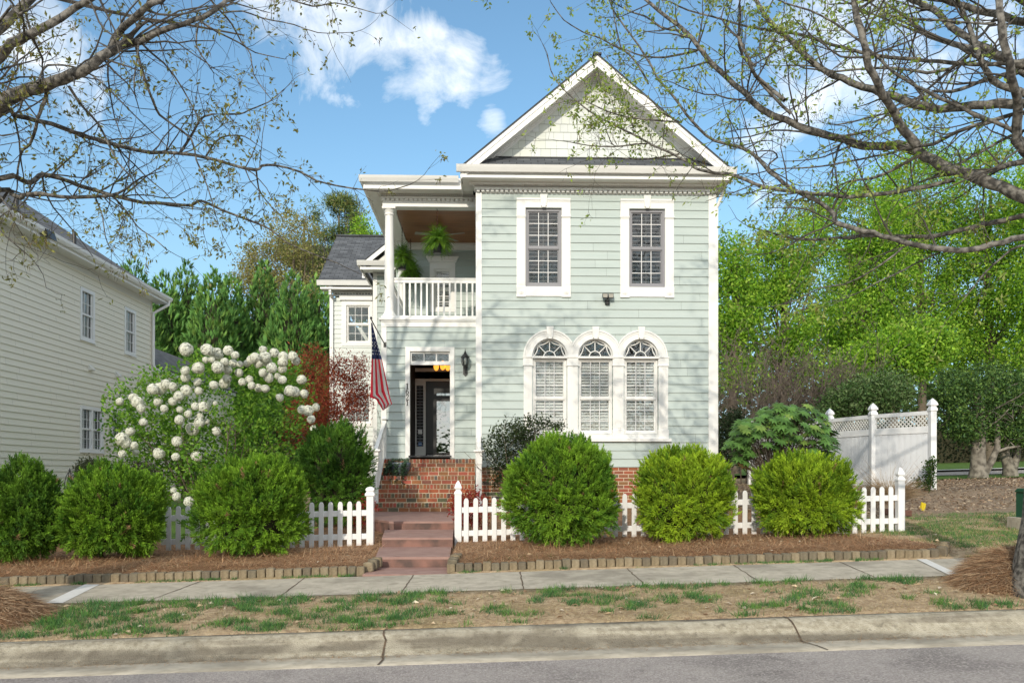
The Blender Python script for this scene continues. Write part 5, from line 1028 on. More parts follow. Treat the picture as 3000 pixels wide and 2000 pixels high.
def build_small_objects():
    # planter on the top steps
    Yp = 17.98; cx, _, zc = P(1172, 1368, Yp); zt = ZA(1354, Yp, 1170); zb = ZA(1389, Yp, 1170); PL = thing('planter', (cx, Yp, zb), 'blue grey bowl planter with succulents and trailing ivy on the brick steps', 'planter')
    b = MB(); b.lathe([(.10, zb), (.15, zb + .02), (.215, zb + .10), (.235, zb + .19), (.245, zb + .24), (.235, zb + .26), (.22, zb + .255), (.21, zb + .22), (.19, zb + .21)], cx, Yp, 26); b.build('bowl', mat('blue grey glaze', (.09, .115, .15), .35, (.14, .165, .20), 6), PL, smooth=True)
    rng = np.random.RandomState(4); zt = zb + .25
    Ps, Ds, Ns = [], [], []
    for k in range(26):
        c = np.array([cx + rng.uniform(-.17, .17), Yp + rng.uniform(-.12, .12), zt + rng.uniform(0, .07)])
        for q in range(14):
            a = rng.uniform(0, 6.28); e = rng.uniform(.2, 1.2); Ps.append(c); Ds.append([math.cos(a) * math.cos(e), math.sin(a) * math.cos(e), math.sin(e)]); Ns.append([0, 0, 1])
    V, F, c = leaves(Ps, Ds, np.array(Ns) + rng.normal(size=(len(Ps), 3)) * .2, rng.uniform(.04, .07, len(Ps)), .018, np.array([.13, .22, .14]) * rng.uniform(.6, 1.3, (len(Ps), 1))); V -= np.array([cx, Yp, zb]); link('succulents', npmesh('succulents', V, F, c), PL, M['leaf_shiny'])
    Ps, paths = [], []
    for k in range(26):
        a = rng.uniform(-2.9, -.9) if k % 4 else rng.uniform(2.6, 3.6); L = rng.uniform(.15, .55); p = np.array([cx + .235 * math.cos(a), Yp + .235 * math.sin(a), zt]); pts = [p]
        for s_ in range(9): pts.append(pts[-1] + np.array([math.cos(a) * .014 + rng.normal() * .012 - .006, -.008 + rng.normal() * .006, -L / 9])); 
        paths.append((np.array(pts), np.full(10, .0025))); Ps += [q + rng.normal(size=3) * .018 for q in pts for _ in range(3)]
    Ps = np.array(Ps); n = len(Ps); V, F, c = leaves(Ps, norm(rng.normal(size=(n, 3)) + np.array([0, -.6, -.5])), norm(rng.normal(size=(n, 3)) + np.array([0, -1, .5])), rng.uniform(.03, .05, n), rng.uniform(.028, .042, n), np.array([.045, .085, .045]) * rng.uniform(.6, 1.5, (n, 1))); V2, F2 = tubes(paths, lambda r: 3); V2c = np.full((len(V2), 3), .05); V, F, c = cat3([(V, F, c), (V2, F2, V2c)]); V -= np.array([cx, Yp, zb]); link('ivy', npmesh('ivy', V, F, c), PL, M['leaf_shiny'])
    # obelisk trellis by the neighbour wall
    Yo = 15.0; x, _, _ = P(204, 1400, Yo); zt = ZA(1372, Yo, 204); z0 = g(x, Yo); T = thing('garden_obelisk', (x, Yo, z0), 'dark wire garden obelisk with domed top between the two bushes by the tan house', 'trellis'); b = MB(); r = .085
    for k in range(8):
        a = k * math.pi / 4; ca, sa = math.cos(a), math.sin(a); b.tube([(x + r * 1.3 * ca, Yo + r * 1.3 * sa, z0), (x + r * ca, Yo + r * sa, zt - .25), (x + r * .8 * ca, Yo + r * .8 * sa, zt - .16), (x + r * .35 * ca, Yo + r * .35 * sa, zt - .08), (x, Yo, zt - .05)], .006, 5)
    for z in (zt - .25, zt - .5, zt - .8): b.tube([(x + r * 1.03 * math.cos(2 * math.pi * k / 16), Yo + r * 1.03 * math.sin(2 * math.pi * k / 16), z) for k in range(17)], .005, 5)
    b.build('frame', M['black'], T); b = MB(); b.lathe([(.012, zt - .06), (.022, zt - .035), (.012, zt - .012), (.002, zt + .02)], x, Yo, 8); b.build('finial', M['black'], T)
    # green utility box on a concrete pad
    Yu = 11.6; x0 = XA(2976, Yu + .75); zp = ZA(1522, Yu, 2980); U = thing('utility_box', (x0 + .4, Yu + .4, zp - .14), 'dark green metal utility cabinet on a concrete pad beside the oak trunk', 'utility box'); b = MB(); xp = XA(2949, Yu + .9); b.box(xp, xp + 1.1, Yu - .12, Yu + .9, zp - .22, zp); b.build('pad', M['conc'], U, bevel=.01)
    zt = ZA(1438, Yu, 2980); gm = mat('green enamel', (.012, .085, .045), .45); b = MB(); b.box(x0, x0 + .85, Yu, Yu + .75, zp + .002, zt - .03); b.box(x0 + .03, x0 + .82, Yu - .012, Yu - .001, zp + .05, zt - .06); b.build('cabinet', gm, U, bevel=.01); b = MB(); b.prism([(Yu - .02, zt - .03), (Yu + .77, zt - .03), (Yu + .7, zt + .03), (Yu + .05, zt + .03)], x0 - .02, x0 + .87, 'x'); b.build('lid', gm, U, bevel=.01)
    # yellow marker flag
    Ym = 14.6; x, _, z = P(2698, 1480, Ym); zg = g(x, Ym); K = thing('marker_flag', (x, Ym, zg), 'small yellow marker flag stuck in the wood chips near the corner fence post', 'marker flag'); b = MB(); b.tube([(x, Ym, zg - .05), (x + .005, Ym, zg + .2)], .003, 5); b.build('wire', M['black'], K); V = []; 
    for i in range(7):
        for j in range(4): t = i / 6; V.append((.005 + .09 * t - .03 * (1 - j / 3), .02 * math.sin(t * 6), .06 + .14 * j / 3 - .05 * t))
    link('pennant', npmesh('pennant', V, [(i * 4 + j, (i + 1) * 4 + j, (i + 1) * 4 + j + 1, i * 4 + j + 1) for i in range(6) for j in range(3)]), K, mat('yellow plastic', (.80, .62, .02), .5, transl=.3))
    # landscape timbers behind the corner of the picket fence
    for ua, ub, v, Yt, lb in ((2643, 2668, 1482, 14.0, 'short reddish landscape timber end showing past the corner picket post'), (2590, 2632, 1474, 14.3, 'reddish landscape timber lying behind the last pickets')):
        xa, _, z = P(ua, v, Yt); xb = XA(ub, Yt); zt_ = g(xa, Yt) + .05; b = MB(); b.box(xa, xb, Yt - .05, Yt + .05, zt_ - .03, zt_ + .07); t_ = b.build('landscape_timber', mat('rotting timber', (.10, .045, .035), .9, (.17, .085, .06), 14, bump=.5), None, bevel=.01); tag(t_, lb, 'timber')
    # hose end of the far hedge: pale board leaning against the second holly
    Yb = 25.2; x, _, z = P(2950, 1300, Yb); b = MB(); z0 = g(x, Yb); b.hexa([(x - .09, Yb, z0), (x + .09, Yb, z0), (x + .09, Yb + .03, z0), (x - .09, Yb + .03, z0), (x - .07, Yb + .25, z0 + 1.35), (x + .11, Yb + .25, z0 + 1.35), (x + .11, Yb + .28, z0 + 1.35), (x - .07, Yb + .28, z0 + 1.35)]); o = b.build('wooden_board', mat('raw board', (.42, .25, .13), .8, (.5, .32, .18), 8), None); tag(o, 'raw wooden board standing behind the twin holly trunks', 'board')
# ================================================================== PLANTS
def put(name, V, F, col, root, mt, parent=None, smooth=False):
    V = np.asarray(V) - np.array(OFF[(parent or root).name] if parent is not None or root is not None else (0, 0, 0)); return link(name, npmesh(name, V, F, col, smooth=smooth), parent or root, mt)
def leafcloud(rng, pts, dirs, L, W, cols, spread=.02, cols2=None, per=4):
    pts = np.repeat(np.asarray(pts), per, 0); dirs = np.repeat(np.asarray(dirs), per, 0); n = len(pts)
    d = norm(dirs * .5 + rng.normal(size=(n, 3)) * .8); p = pts + rng.normal(size=(n, 3)) * spread; c = np.asarray(cols)[rng.randint(len(cols), size=n)] * rng.uniform(.7, 1.3, (n, 1))
    return leaves(p, d, norm(rng.normal(size=(n, 3)) + np.array([0, 0, .8])), rng.uniform(.7, 1.3, n) * L, rng.uniform(.7, 1.3, n) * W, c)

# ------------------------------------------------------------------ clipped cedar globes
def cedar(u0, u1, v0, v1, Y, label, seed, cols, shoots=3000, ry=None, group='rounded japanese cedar bushes'):
    rng = np.random.RandomState(seed); x0, x1 = XA(u0, Y), XA(u1, Y); cx = (x0 + x1) / 2; zt = ZA(v0, Y, (u0 + u1) / 2); zb = g(cx, Y) - .02; h = zt - zb; rx = (x1 - x0) / 2; ry = ry or rx * .95; cz = zb + h * .46
    T = thing('cedar_bush', (cx, Y, zb), label, 'bush', group)
    d = rdir(rng, int(shoots * 2.6)); d = d[d[:, 2] > -.92]; d = d[rng.rand(len(d)) < np.clip(.80 + .6 * d[:, 2], .45, 1)][:shoots]; n = len(d)
    nl = 120; cd = rdir(rng, nl); ca = rng.uniform(-.26, .15, nl); cw = rng.uniform(25, 110, nl)
    lump = lambda d: 1 + np.sum(ca * np.exp(-(1 - d @ cd.T) * cw), 1).clip(-.30, .22)
    top = np.where(d[:, 2] > 0, (h * .54), (h * .46)); k = np.power(np.maximum(1e-6, np.abs(d[:, 0]) ** 2.3 + np.abs(d[:, 1]) ** 2.3 + np.abs(d[:, 2]) ** 2.3), -1 / 2.3)
    f = lump(d) * rng.uniform(.70, 1.0, n) ** .8 * k
    p = np.stack([cx + d[:, 0] * rx * f * .93, Y + d[:, 1] * ry * f * .93, np.maximum(cz + d[:, 2] * top * f * .95, zb + .02)], 1)
    L = rng.uniform(.09, .16, n); up = np.where(d[:, 2] < -.35, -.1, .70)
    ax = norm(d * .9 + np.stack([0 * up, 0 * up, up], 1) + rng.normal(size=(n, 3)) * .34); p = p - ax * L[:, None] * .5
    shade = rng.uniform(.75, 1.25, n); mixv = np.clip(.5 + .25 * rng.normal(size=n) + .9 * (vnoise(d[:, 0] * 3.5 + seed, d[:, 2] * 3.5 + d[:, 1]) - .5), 0, 1)
    cA, cB = np.array(cols[0]), np.array(cols[1]); bc = (cA[None] * (1 - mixv[:, None]) + cB[None] * mixv[:, None]) * shade[:, None]
    dead = rng.rand(n) < .008; bc[dead] = np.array([.34, .22, .11]) * rng.uniform(.7, 1.2, (dead.sum(), 1))
    ref = norm(np.cross(ax, rdir(rng, n))); ref2 = np.cross(ax, ref); parts = []; m = 15
    for q in range(m):
        t = q / (m - 1); a = 2.4 * q + rng.uniform(-.4, .4, n); rad = ref * np.cos(a)[:, None] + ref2 * np.sin(a)[:, None]
        base = p + ax * (L * (.15 + .85 * t))[:, None]; dd = norm(ax * (.55 + .6 * t) + rad * (1.0 - .55 * t) + np.array([0, 0, .12])); ln = rng.uniform(.050, .080, n) * (1.12 - .35 * t)
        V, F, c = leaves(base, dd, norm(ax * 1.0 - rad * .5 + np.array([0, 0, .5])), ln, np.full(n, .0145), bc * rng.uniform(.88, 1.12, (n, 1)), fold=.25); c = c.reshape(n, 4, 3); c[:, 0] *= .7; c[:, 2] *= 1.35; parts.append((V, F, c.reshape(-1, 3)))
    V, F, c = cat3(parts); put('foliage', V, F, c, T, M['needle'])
    # solid core added to block light, inner shade put into its dark colour
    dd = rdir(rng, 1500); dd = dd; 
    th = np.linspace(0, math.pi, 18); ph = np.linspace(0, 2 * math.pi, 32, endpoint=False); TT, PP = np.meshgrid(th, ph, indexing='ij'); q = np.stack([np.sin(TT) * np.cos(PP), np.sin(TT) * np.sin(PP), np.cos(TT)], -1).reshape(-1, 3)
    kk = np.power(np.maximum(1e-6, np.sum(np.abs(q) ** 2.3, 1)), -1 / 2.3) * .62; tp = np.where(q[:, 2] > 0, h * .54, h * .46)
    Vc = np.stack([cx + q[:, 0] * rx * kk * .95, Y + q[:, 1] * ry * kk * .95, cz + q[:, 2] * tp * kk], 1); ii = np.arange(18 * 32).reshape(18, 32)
    Fc = np.stack([ii[:-1], ii[1:], np.roll(ii, -1, 1)[1:], np.roll(ii, -1, 1)[:-1]], -1).reshape(-1, 4); put('dark_core', Vc, Fc, None, T, M['core'], smooth=True)

def build_cedars():
    A = ((.045, .12, .018), (.16, .31, .03)); Bc = ((.055, .15, .016), (.21, .38, .03)); Cc = ((.095, .20, .014), (.34, .49, .03)); Dk = ((.04, .115, .02), (.13, .27, .03))
    cedar(-75, 192, 1355, 1680, 11.2, 'dark green cedar bush cut off by the frame edge beside the obelisk', 1, A)
    cedar(170, 490, 1352, 1662, 11.3, 'mid green cedar bush between the obelisk and the first fence pickets', 2, Bc)
    cedar(562, 912, 1322, 1652, 11.25, 'yellowish green cedar bush in front of the snowball shrub', 3, Bc, 3300)
    cedar(868, 1104, 1225, 1500, 14.6, 'dark green cedar bush behind the fence beside the brick steps', 4, Dk, 3000)
    cedar(1470, 1828, 1262, 1622, 11.35, 'largest cedar bush, standing under the first arched window', 5, Bc, 3800)
    cedar(1848, 2156, 1302, 1606, 11.5, 'yellow green cedar bush at the house corner below the last arched window', 6, Cc)
    cedar(2206, 2520, 1322, 1582, 11.6, 'yellow green cedar bush below the big leaved plant at the end of the fence', 7, Cc, ry=.72)

# ------------------------------------------------------------------ snowball shrub, red maple, other garden plants
def build_snowball():
    rng = np.random.RandomState(21); Y0 = 16.5; cx = XA(640, Y0); zb = g(cx, Y0); T = thing('snowball_shrub', (cx, Y0, zb), 'large flowering shrub covered in round white snowball blooms', 'shrub')
    ell = [(620, 1180, 215, 140, .9), (430, 1200, 135, 130, .7), (800, 1180, 125, 125, .8), (620, 1320, 215, 100, .9), (610, 1090, 95, 70, .6), (795, 1090, 85, 60, .5), (380, 1270, 80, 100, .6), (600, 1400, 120, 80, .7), (520, 1370, 110, 90, .7)]
    wt = np.array([e[2] * e[3] for e in ell], float); wt /= wt.sum(); n = 2700; idx = rng.choice(len(ell), n, p=wt); pts = []
    for i in idx:
        u, v, ru, rv, rd = ell[i]; d = rdir(rng, 1)[0] * rng.uniform(.25, 1) ** .5; y = Y0 + d[1] * rd; pts.append(P(u + d[0] * ru, v + d[2] * rv, y))
    pts = np.array(pts); pts = pts[pts[:, 2] > zb + .25]; dirs = norm(pts - np.array([cx, Y0, zb + 1.0]) + np.array([0, 0, .5]))
    paths, tips = [], []
    for k in range(20):
        a = rng.uniform(0, 6.28); grow(paths, tips, np.array([cx + .25 * math.cos(a), Y0 + .25 * math.sin(a), zb]), np.array([.75 * math.cos(a), .4 * math.sin(a), 1.0]), rng.uniform(1.5, 2.35), .022, 0, 3, rng, .2, .1, 2.6)
    tp = np.array([q[0] for q in tips]); td = np.array([q[1] for q in tips]); kk = rng.rand(len(tp)) < min(1, 2600 / len(tp)); pts = np.concatenate([pts, tp[kk]]); dirs = np.concatenate([dirs, td[kk]])
    V, F, c = leafcloud(rng, pts, dirs, .085, .052, [(.15, .33, .035), (.21, .41, .045), (.11, .25, .035), (.27, .46, .06)], .06, per=4); put('foliage', V, F, c, T, M['leaf'])
    V, F = tubes(paths, lambda r: 5 if r > .008 else 3); put('stem', V, F, None, T, M['stem'])
    # flower heads
    hv = []
    for k in range(3):
        r2 = np.random.RandomState(50 + k); d = rdir(r2, 300); d = d[d[:, 2] > -.96]; bd = rdir(r2, 14); rr = .085 * (1 + .06 * r2.normal(size=len(d)).clip(-1.5, 1.5) + np.sum(r2.uniform(-.10, .16, 14) * np.exp(-(1 - d @ bd.T) * 9), 1)); p = d * rr[:, None]; n_ = len(d); t1 = norm(np.cross(d, rdir(r2, n_)))
        parts = []
        for q in range(4):
            a = q * math.pi / 2; dirp = t1 * math.cos(a) + np.cross(d, t1) * math.sin(a); k_ = r2.uniform(.86, 1.08, (n_, 1)); parts.append(leaves(p, norm(dirp + d * .22), d, .024, .020, np.array([1, 1, .96]) * k_, fold=.1))
        V, F, c = cat3(parts); th = np.linspace(0, math.pi, 8); ph = np.linspace(0, 2 * math.pi, 12, endpoint=False); TT, PP = np.meshgrid(th, ph, indexing='ij'); q = .075 * np.stack([np.sin(TT) * np.cos(PP), np.sin(TT) * np.sin(PP), np.cos(TT)], -1).reshape(-1, 3); ii = np.arange(96).reshape(8, 12); Fq = np.stack([ii[:-1], ii[1:], np.roll(ii, -1, 1)[1:], np.roll(ii, -1, 1)[:-1]], -1).reshape(-1, 4)
        V, F, c = cat3([(V, F, c), (q, Fq, np.full((96, 3), .8))]); me = npmesh('flower_head', V, F, c); me.materials.append(M['petal']); hv.append(me)
    heads = [(712, 240, 1.15), (890, 245, 1), (925, 260, .9), (970, 285, 1.1), (1070, 250, .85), (1130, 290, .7), (815, 400, 1), (980, 395, 1.05), (1040, 350, .8), (1115, 360, .7), (1170, 368, .6), (1065, 415, .8), (705, 425, .8), (708, 480, .85), (1365, 245, .7), (1380, 310, 1), (1300, 310, .9), (1265, 330, .8), (1460, 270, .8), (1540, 305, .95), (1535, 350, .9), (1620, 300, .8), (1645, 340, .75), (1330, 365, .8), (1400, 350, .85), (1440, 400, .9), (1530, 410, .75), (1365, 440, .7), (1415, 480, .9), (1530, 500, .75), (1695, 497, .8), (1250, 500, .75), (1595, 595, 1.0), (1640, 605, .9), (1715, 620, .8), (1510, 650, .7), (1750, 760, .9), (1700, 755, .8), (1815, 735, .75), (1775, 835, .7), (1800, 920, .7), (430, 580, 1), (490, 575, 1.1), (540, 540, .9), (600, 560, .8), (715, 590, .9), (820, 595, .75), (810, 520, .8), (650, 640, .85), (600, 685, .75), (265, 650, .8), (300, 690, .95), (150, 685, .7), (1040, 530, 1), (1060, 490, .8), (1160, 440, .75), (1190, 520, .7), (950, 545, .75), (1270, 550, .7), (1330, 570, .75), (1385, 575, .7), (790, 725, .7), (860, 730, 1), (730, 790, .65), (655, 840, .85), (825, 865, .9), (770, 915, 1.1), (970, 940, .8), (635, 1025, .95), (480, 1130, 1.0), (625, 1155, .7), (800, 1150, .9), (165, 1000, 1.1), (200, 1035, 1), (170, 1130, .75), (235, 940, .8), (285, 1115, .6), (605, 1440, .6), (632, 1490, .75), (735, 1535, .9), (660, 755, .6), (960, 700, .4), (885, 855, .6), (830, 810, .65), (470, 690, .7), (525, 745, .7), (350, 860, .7), (330, 745, .75), (270, 1060, .7), (930, 330, .6), (1230, 360, .6), (1490, 470, .6), (880, 330, .6)]
    o = OFF[T.name]
    for i, (a, b, s) in enumerate(heads):
        y = Y0 - rng.uniform(.75, 1.35); p = P(300 + a / 2.904, 940 + b / 2.904, y); h = bpy.data.objects.new('flower_head', hv[i % 3]); C.objects.link(h); h.parent = T; h.location = Vector(p) - o; k = s * 1.12; h.scale = (k, k, k * .92); h.rotation_euler = tuple(rng.uniform(0, 6, 3)); OFF[h.name] = Vector((0, 0, 0))

def simple_shrub(name, label, cat, u, v0, Y, ell, n, per, L, W, cols, mt, seed, spread=.04, stems=8, stem_h=1.0, stem_r=.012, stem_mat='stem', bias=(0, 0, .3), group=None, fill=.3, stem_name='stem'):
    rng = np.random.RandomState(seed); cx = XA(u, Y); zb = g(cx, Y); T = thing(name, (cx, Y, zb), label, cat, group)
    wt = np.array([e[2] * e[3] for e in ell], float); wt /= wt.sum(); idx = rng.choice(len(ell), n, p=wt); pts = []
    for i in idx:
        eu, ev, ru, rv, rd = ell[i]; d = rdir(rng, 1)[0] * rng.uniform(fill, 1) ** .6; pts.append(P(eu + d[0] * ru, ev + d[2] * rv, Y + d[1] * rd))
    pts = np.array(pts); pts = pts[pts[:, 2] > zb + .03]; dirs = norm(pts - np.array([cx, Y, zb + .4]) + np.array(bias))
    V, F, c = leafcloud(rng, pts, dirs, L, W, cols, spread, per=per); put('foliage', V, F, c, T, M[mt])
    if stems:
        paths, tips = [], []
        for k in range(stems):
            a = rng.uniform(0, 6.28); grow(paths, tips, np.array([cx + .06 * math.cos(a), Y + .06 * math.sin(a), zb - .02]), np.array([.5 * math.cos(a), .4 * math.sin(a), 1.0]), stem_h * rng.uniform(.7, 1.1), stem_r, 0, 2, rng, .25, .1, 3.0)
        V, F = tubes(paths, lambda r: 5 if r > .008 else 3); put(stem_name, V, F, None, T, M[stem_mat])
    return T

def build_garden():
    red = [(.26, .045, .028), (.36, .075, .035), (.30, .055, .03), (.40, .12, .05), (.20, .045, .03)]
    simple_shrub('red_maple', 'small japanese maple with dark red lacy leaves before the pale wing', 'tree', 965, 0, 19.5, [(985, 1150, 95, 75, .9), (930, 1090, 70, 60, .7), (1020, 1085, 55, 45, .6), (905, 1040, 28, 24, .3), (920, 1200, 90, 55, .8), (880, 1270, 60, 50, .6), (1050, 1170, 40, 60, .5), (1060, 1075, 22, 30, .3), (960, 1240, 90, 50, .7), (850, 1070, 30, 35, .3)], 2300, 5, .085, .022, red, 'leaf', 31, .10, 9, 2.6, .03, bias=(0, 0, -.2), stem_name='trunk')
    simple_shrub('glossy_shrub', 'thin open shrub with small dark glossy leaves against the green wall', 'shrub', 1530, 0, 16.8, [(1525, 1330, 75, 85, .4), (1500, 1270, 55, 45, .35), (1545, 1265, 45, 45, .35), (1600, 1235, 22, 20, .2), (1640, 1250, 18, 14, .2), (1450, 1270, 20, 14, .2), (1440, 1310, 28, 40, .3), (1470, 1360, 40, 40, .3), (1560, 1225, 18, 12, .2), (1455, 1410, 30, 20, .3), (1610, 1250, 40, 10, .2)], 1150, 4, .062, .03, [(.025, .045, .015), (.035, .06, .018), (.02, .035, .014), (.06, .085, .03)], 'leaf_shiny', 32, .05, 11, 1.7, .012)
    simple_shrub('nandina', 'low red leaved shrub behind the pointed gate post', 'shrub', 1370, 0, 13.0, [(1355, 1490, 38, 50, .3), (1385, 1465, 40, 38, .3), (1335, 1475, 22, 34, .2), (1400, 1520, 30, 30, .25)], 380, 5, .05, .018, [(.36, .02, .025), (.45, .05, .05), (.28, .03, .025), (.30, .10, .03)], 'leaf', 33, .04, 6, .55, .006)
    simple_shrub('nandina', 'tiny red leaved shrub tucked beside the white newel of the steps', 'shrub', 1076, 0, 13.6, [(1072, 1480, 22, 28, .2), (1098, 1482, 16, 14, .15), (1052, 1520, 20, 40, .2)], 130, 5, .045, .016, [(.36, .02, .025), (.42, .05, .05), (.25, .04, .02)], 'leaf', 34, .03, 5, .45, .005)
    simple_shrub('grey_shrub', 'clipped grey green shrub at the foot of the tan house', 'shrub', 265, 0, 17.2, [(265, 1385, 48, 42, .5)], 900, 5, .045, .024, [(.13, .15, .075), (.19, .21, .12), (.10, .12, .05)], 'leaf', 35, .05, 8, .8, .01)
    simple_shrub('grey_shrub', 'loose grey pink shrub partly hidden behind the snowball blooms', 'shrub', 400, 0, 17.6, [(410, 1392, 70, 42, .5)], 800, 5, .045, .022, [(.16, .15, .09), (.20, .19, .12), (.15, .12, .09)], 'leaf', 36, .06, 8, .8, .01)
    simple_shrub('fence_vine', 'small leafy climber against the near post of the privacy fence', 'shrub', 2722, 0, 17.9, [(2724, 1390, 14, 45, .15), (2716, 1420, 16, 18, .2), (2735, 1355, 9, 20, .1), (2690, 1415, 12, 10, .1)], 260, 4, .06, .03, [(.04, .09, .018), (.06, .12, .02)], 'leaf', 37, .04, 3, .7, .006)
    simple_shrub('dark_evergreen', 'dark glossy evergreen shrub showing above the privacy fence', 'shrub', 2560, 0, 24.0, [(2520, 1170, 100, 60, 1.2), (2600, 1150, 90, 60, 1.2), (2450, 1200, 60, 40, .8)], 2600, 4, .11, .05, [(.06, .12, .035), (.09, .16, .045), (.14, .20, .08)], 'leaf_shiny', 38, .12, 8, 2.2, .03)
    simple_shrub('dark_evergreen', 'dark shrub at the shaded house corner behind the big leaved plant', 'shrub', 2130, 0, 19.5, [(2130, 1290, 40, 80, .5), (2160, 1250, 30, 50, .4)], 900, 4, .07, .035, [(.02, .035, .014), (.03, .05, .02)], 'leaf_shiny', 39, .07, 6, 1.4, .012)
    # big palmate leaves
    rng = np.random.RandomState(40); Y0 = 15.0; cx = XA(2275, Y0); zb = g(cx, Y0); T = thing('fatsia', (cx, Y0, zb), 'big leaved plant with hand shaped glossy leaves between house and privacy fence', 'shrub'); parts = []; stems = []; ell = [(2235, 1268, 95, 62, .6), (2340, 1245, 100, 66, .6), (2400, 1290, 60, 60, .5), (2180, 1300, 55, 40, .4), (2290, 1215, 70, 40, .4), (2415, 1345, 25, 30, .3), (2170, 1350, 22, 20, .25)]
    for k in range(430):
        e = ell[rng.choice(7, p=[.22, .26, .16, .12, .14, .06, .04])]; d = rdir(rng, 1)[0] * rng.uniform(.5, 1) ** .5; p = np.array(P(e[0] + d[0] * e[2], e[1] + d[2] * e[3], Y0 + d[1] * e[4])); out = norm(np.array([d[0] * 1.0, d[1] - .25, .25 + .5 * d[2]]) + rng.normal(size=3) * .2)
        nrm = norm(np.array([out[0] * .5, out[1] * .6 - .25, 1.0])); ax = norm(out - nrm * (out @ nrm)); sd_ = np.cross(nrm, ax); nl = 8; Lr = rng.uniform(.13, .20); col = np.array([.11, .225, .05]) * rng.uniform(.6, 1.35); 
        if rng.rand() < .1: col = np.array([.22, .34, .07])
        if e[1] > 1340 and rng.rand() < .5: col = np.array([.10, .07, .025])
        an = np.linspace(-2.3, 2.3, nl); D = ax[None] * np.cos(an)[:, None] + sd_[None] * np.sin(an)[:, None] - nrm[None] * .28; parts.append(leaves(np.repeat(p[None], nl, 0), D, np.repeat(nrm[None], nl, 0), Lr * (1 - .12 * np.abs(an)), .055, col, fold=-.12)); base = np.array([cx + rng.normal() * .12, Y0 + rng.normal() * .1, zb + rng.uniform(.3, .9)]); stems.append((np.array([base, base * .4 + p * .6 + np.array([0, 0, -.12]), p]), np.array([.006, .004, .003])))
    V, F, c = cat3(parts); put('foliage', V, F, c, T, M['leaf_shiny'])
    for k in range(7): a = rng.uniform(0, 6.28); b0 = np.array([cx + .15 * math.cos(a), Y0 + .1 * math.sin(a), zb - .03]); stems.append((np.array([b0, b0 + [.1 * math.cos(a), .05, .4], b0 + [.3 * math.cos(a), .1 * math.sin(a), .9]]), np.array([.022, .02, .014])))
    V, F = tubes(stems, lambda r: 5); put('stem', V, F, None, T, M['stem'])
    # dry ornamental grass
    Yg = 16.2; cx = XA(2605, Yg); zb = g(cx, Yg); T = thing('dry_grass_clump', (cx, Yg, zb), 'clump of dry tan ornamental grass in front of the privacy fence', 'grass clump'); n = 1500; a = rng.uniform(0, 6.28, n); r = rng.uniform(0, .22, n); p0 = np.stack([cx + r * np.cos(a), Yg + r * np.sin(a), np.full(n, zb)], 1); lean = rng.uniform(.1, .75, n); az = a + rng.normal(size=n) * .6; L = rng.uniform(.35, .75, n); L[:60] *= 1.5; lean[:60] *= .4
    paths = [];
    for i in range(n):
        d = np.array([math.cos(az[i]) * lean[i], math.sin(az[i]) * lean[i], 1.0]); d /= np.linalg.norm(d); q = p0[i]; pts = [q]
        for s_ in range(4): d = d + np.array([math.cos(az[i]) * .16, math.sin(az[i]) * .16, -.16 * lean[i] * 2]); d /= np.linalg.norm(d); q = q + d * L[i] / 4; pts.append(q)
        paths.append((np.array(pts), np.linspace(.003, .001, 5)))
    V, F = tubes(paths, lambda r: 3); col = np.repeat(np.array([.36, .26, .15])[None] * rng.uniform(.6, 1.25, (n, 1)), 15, 0); put('blades', V, F, col, T, M['straw'])

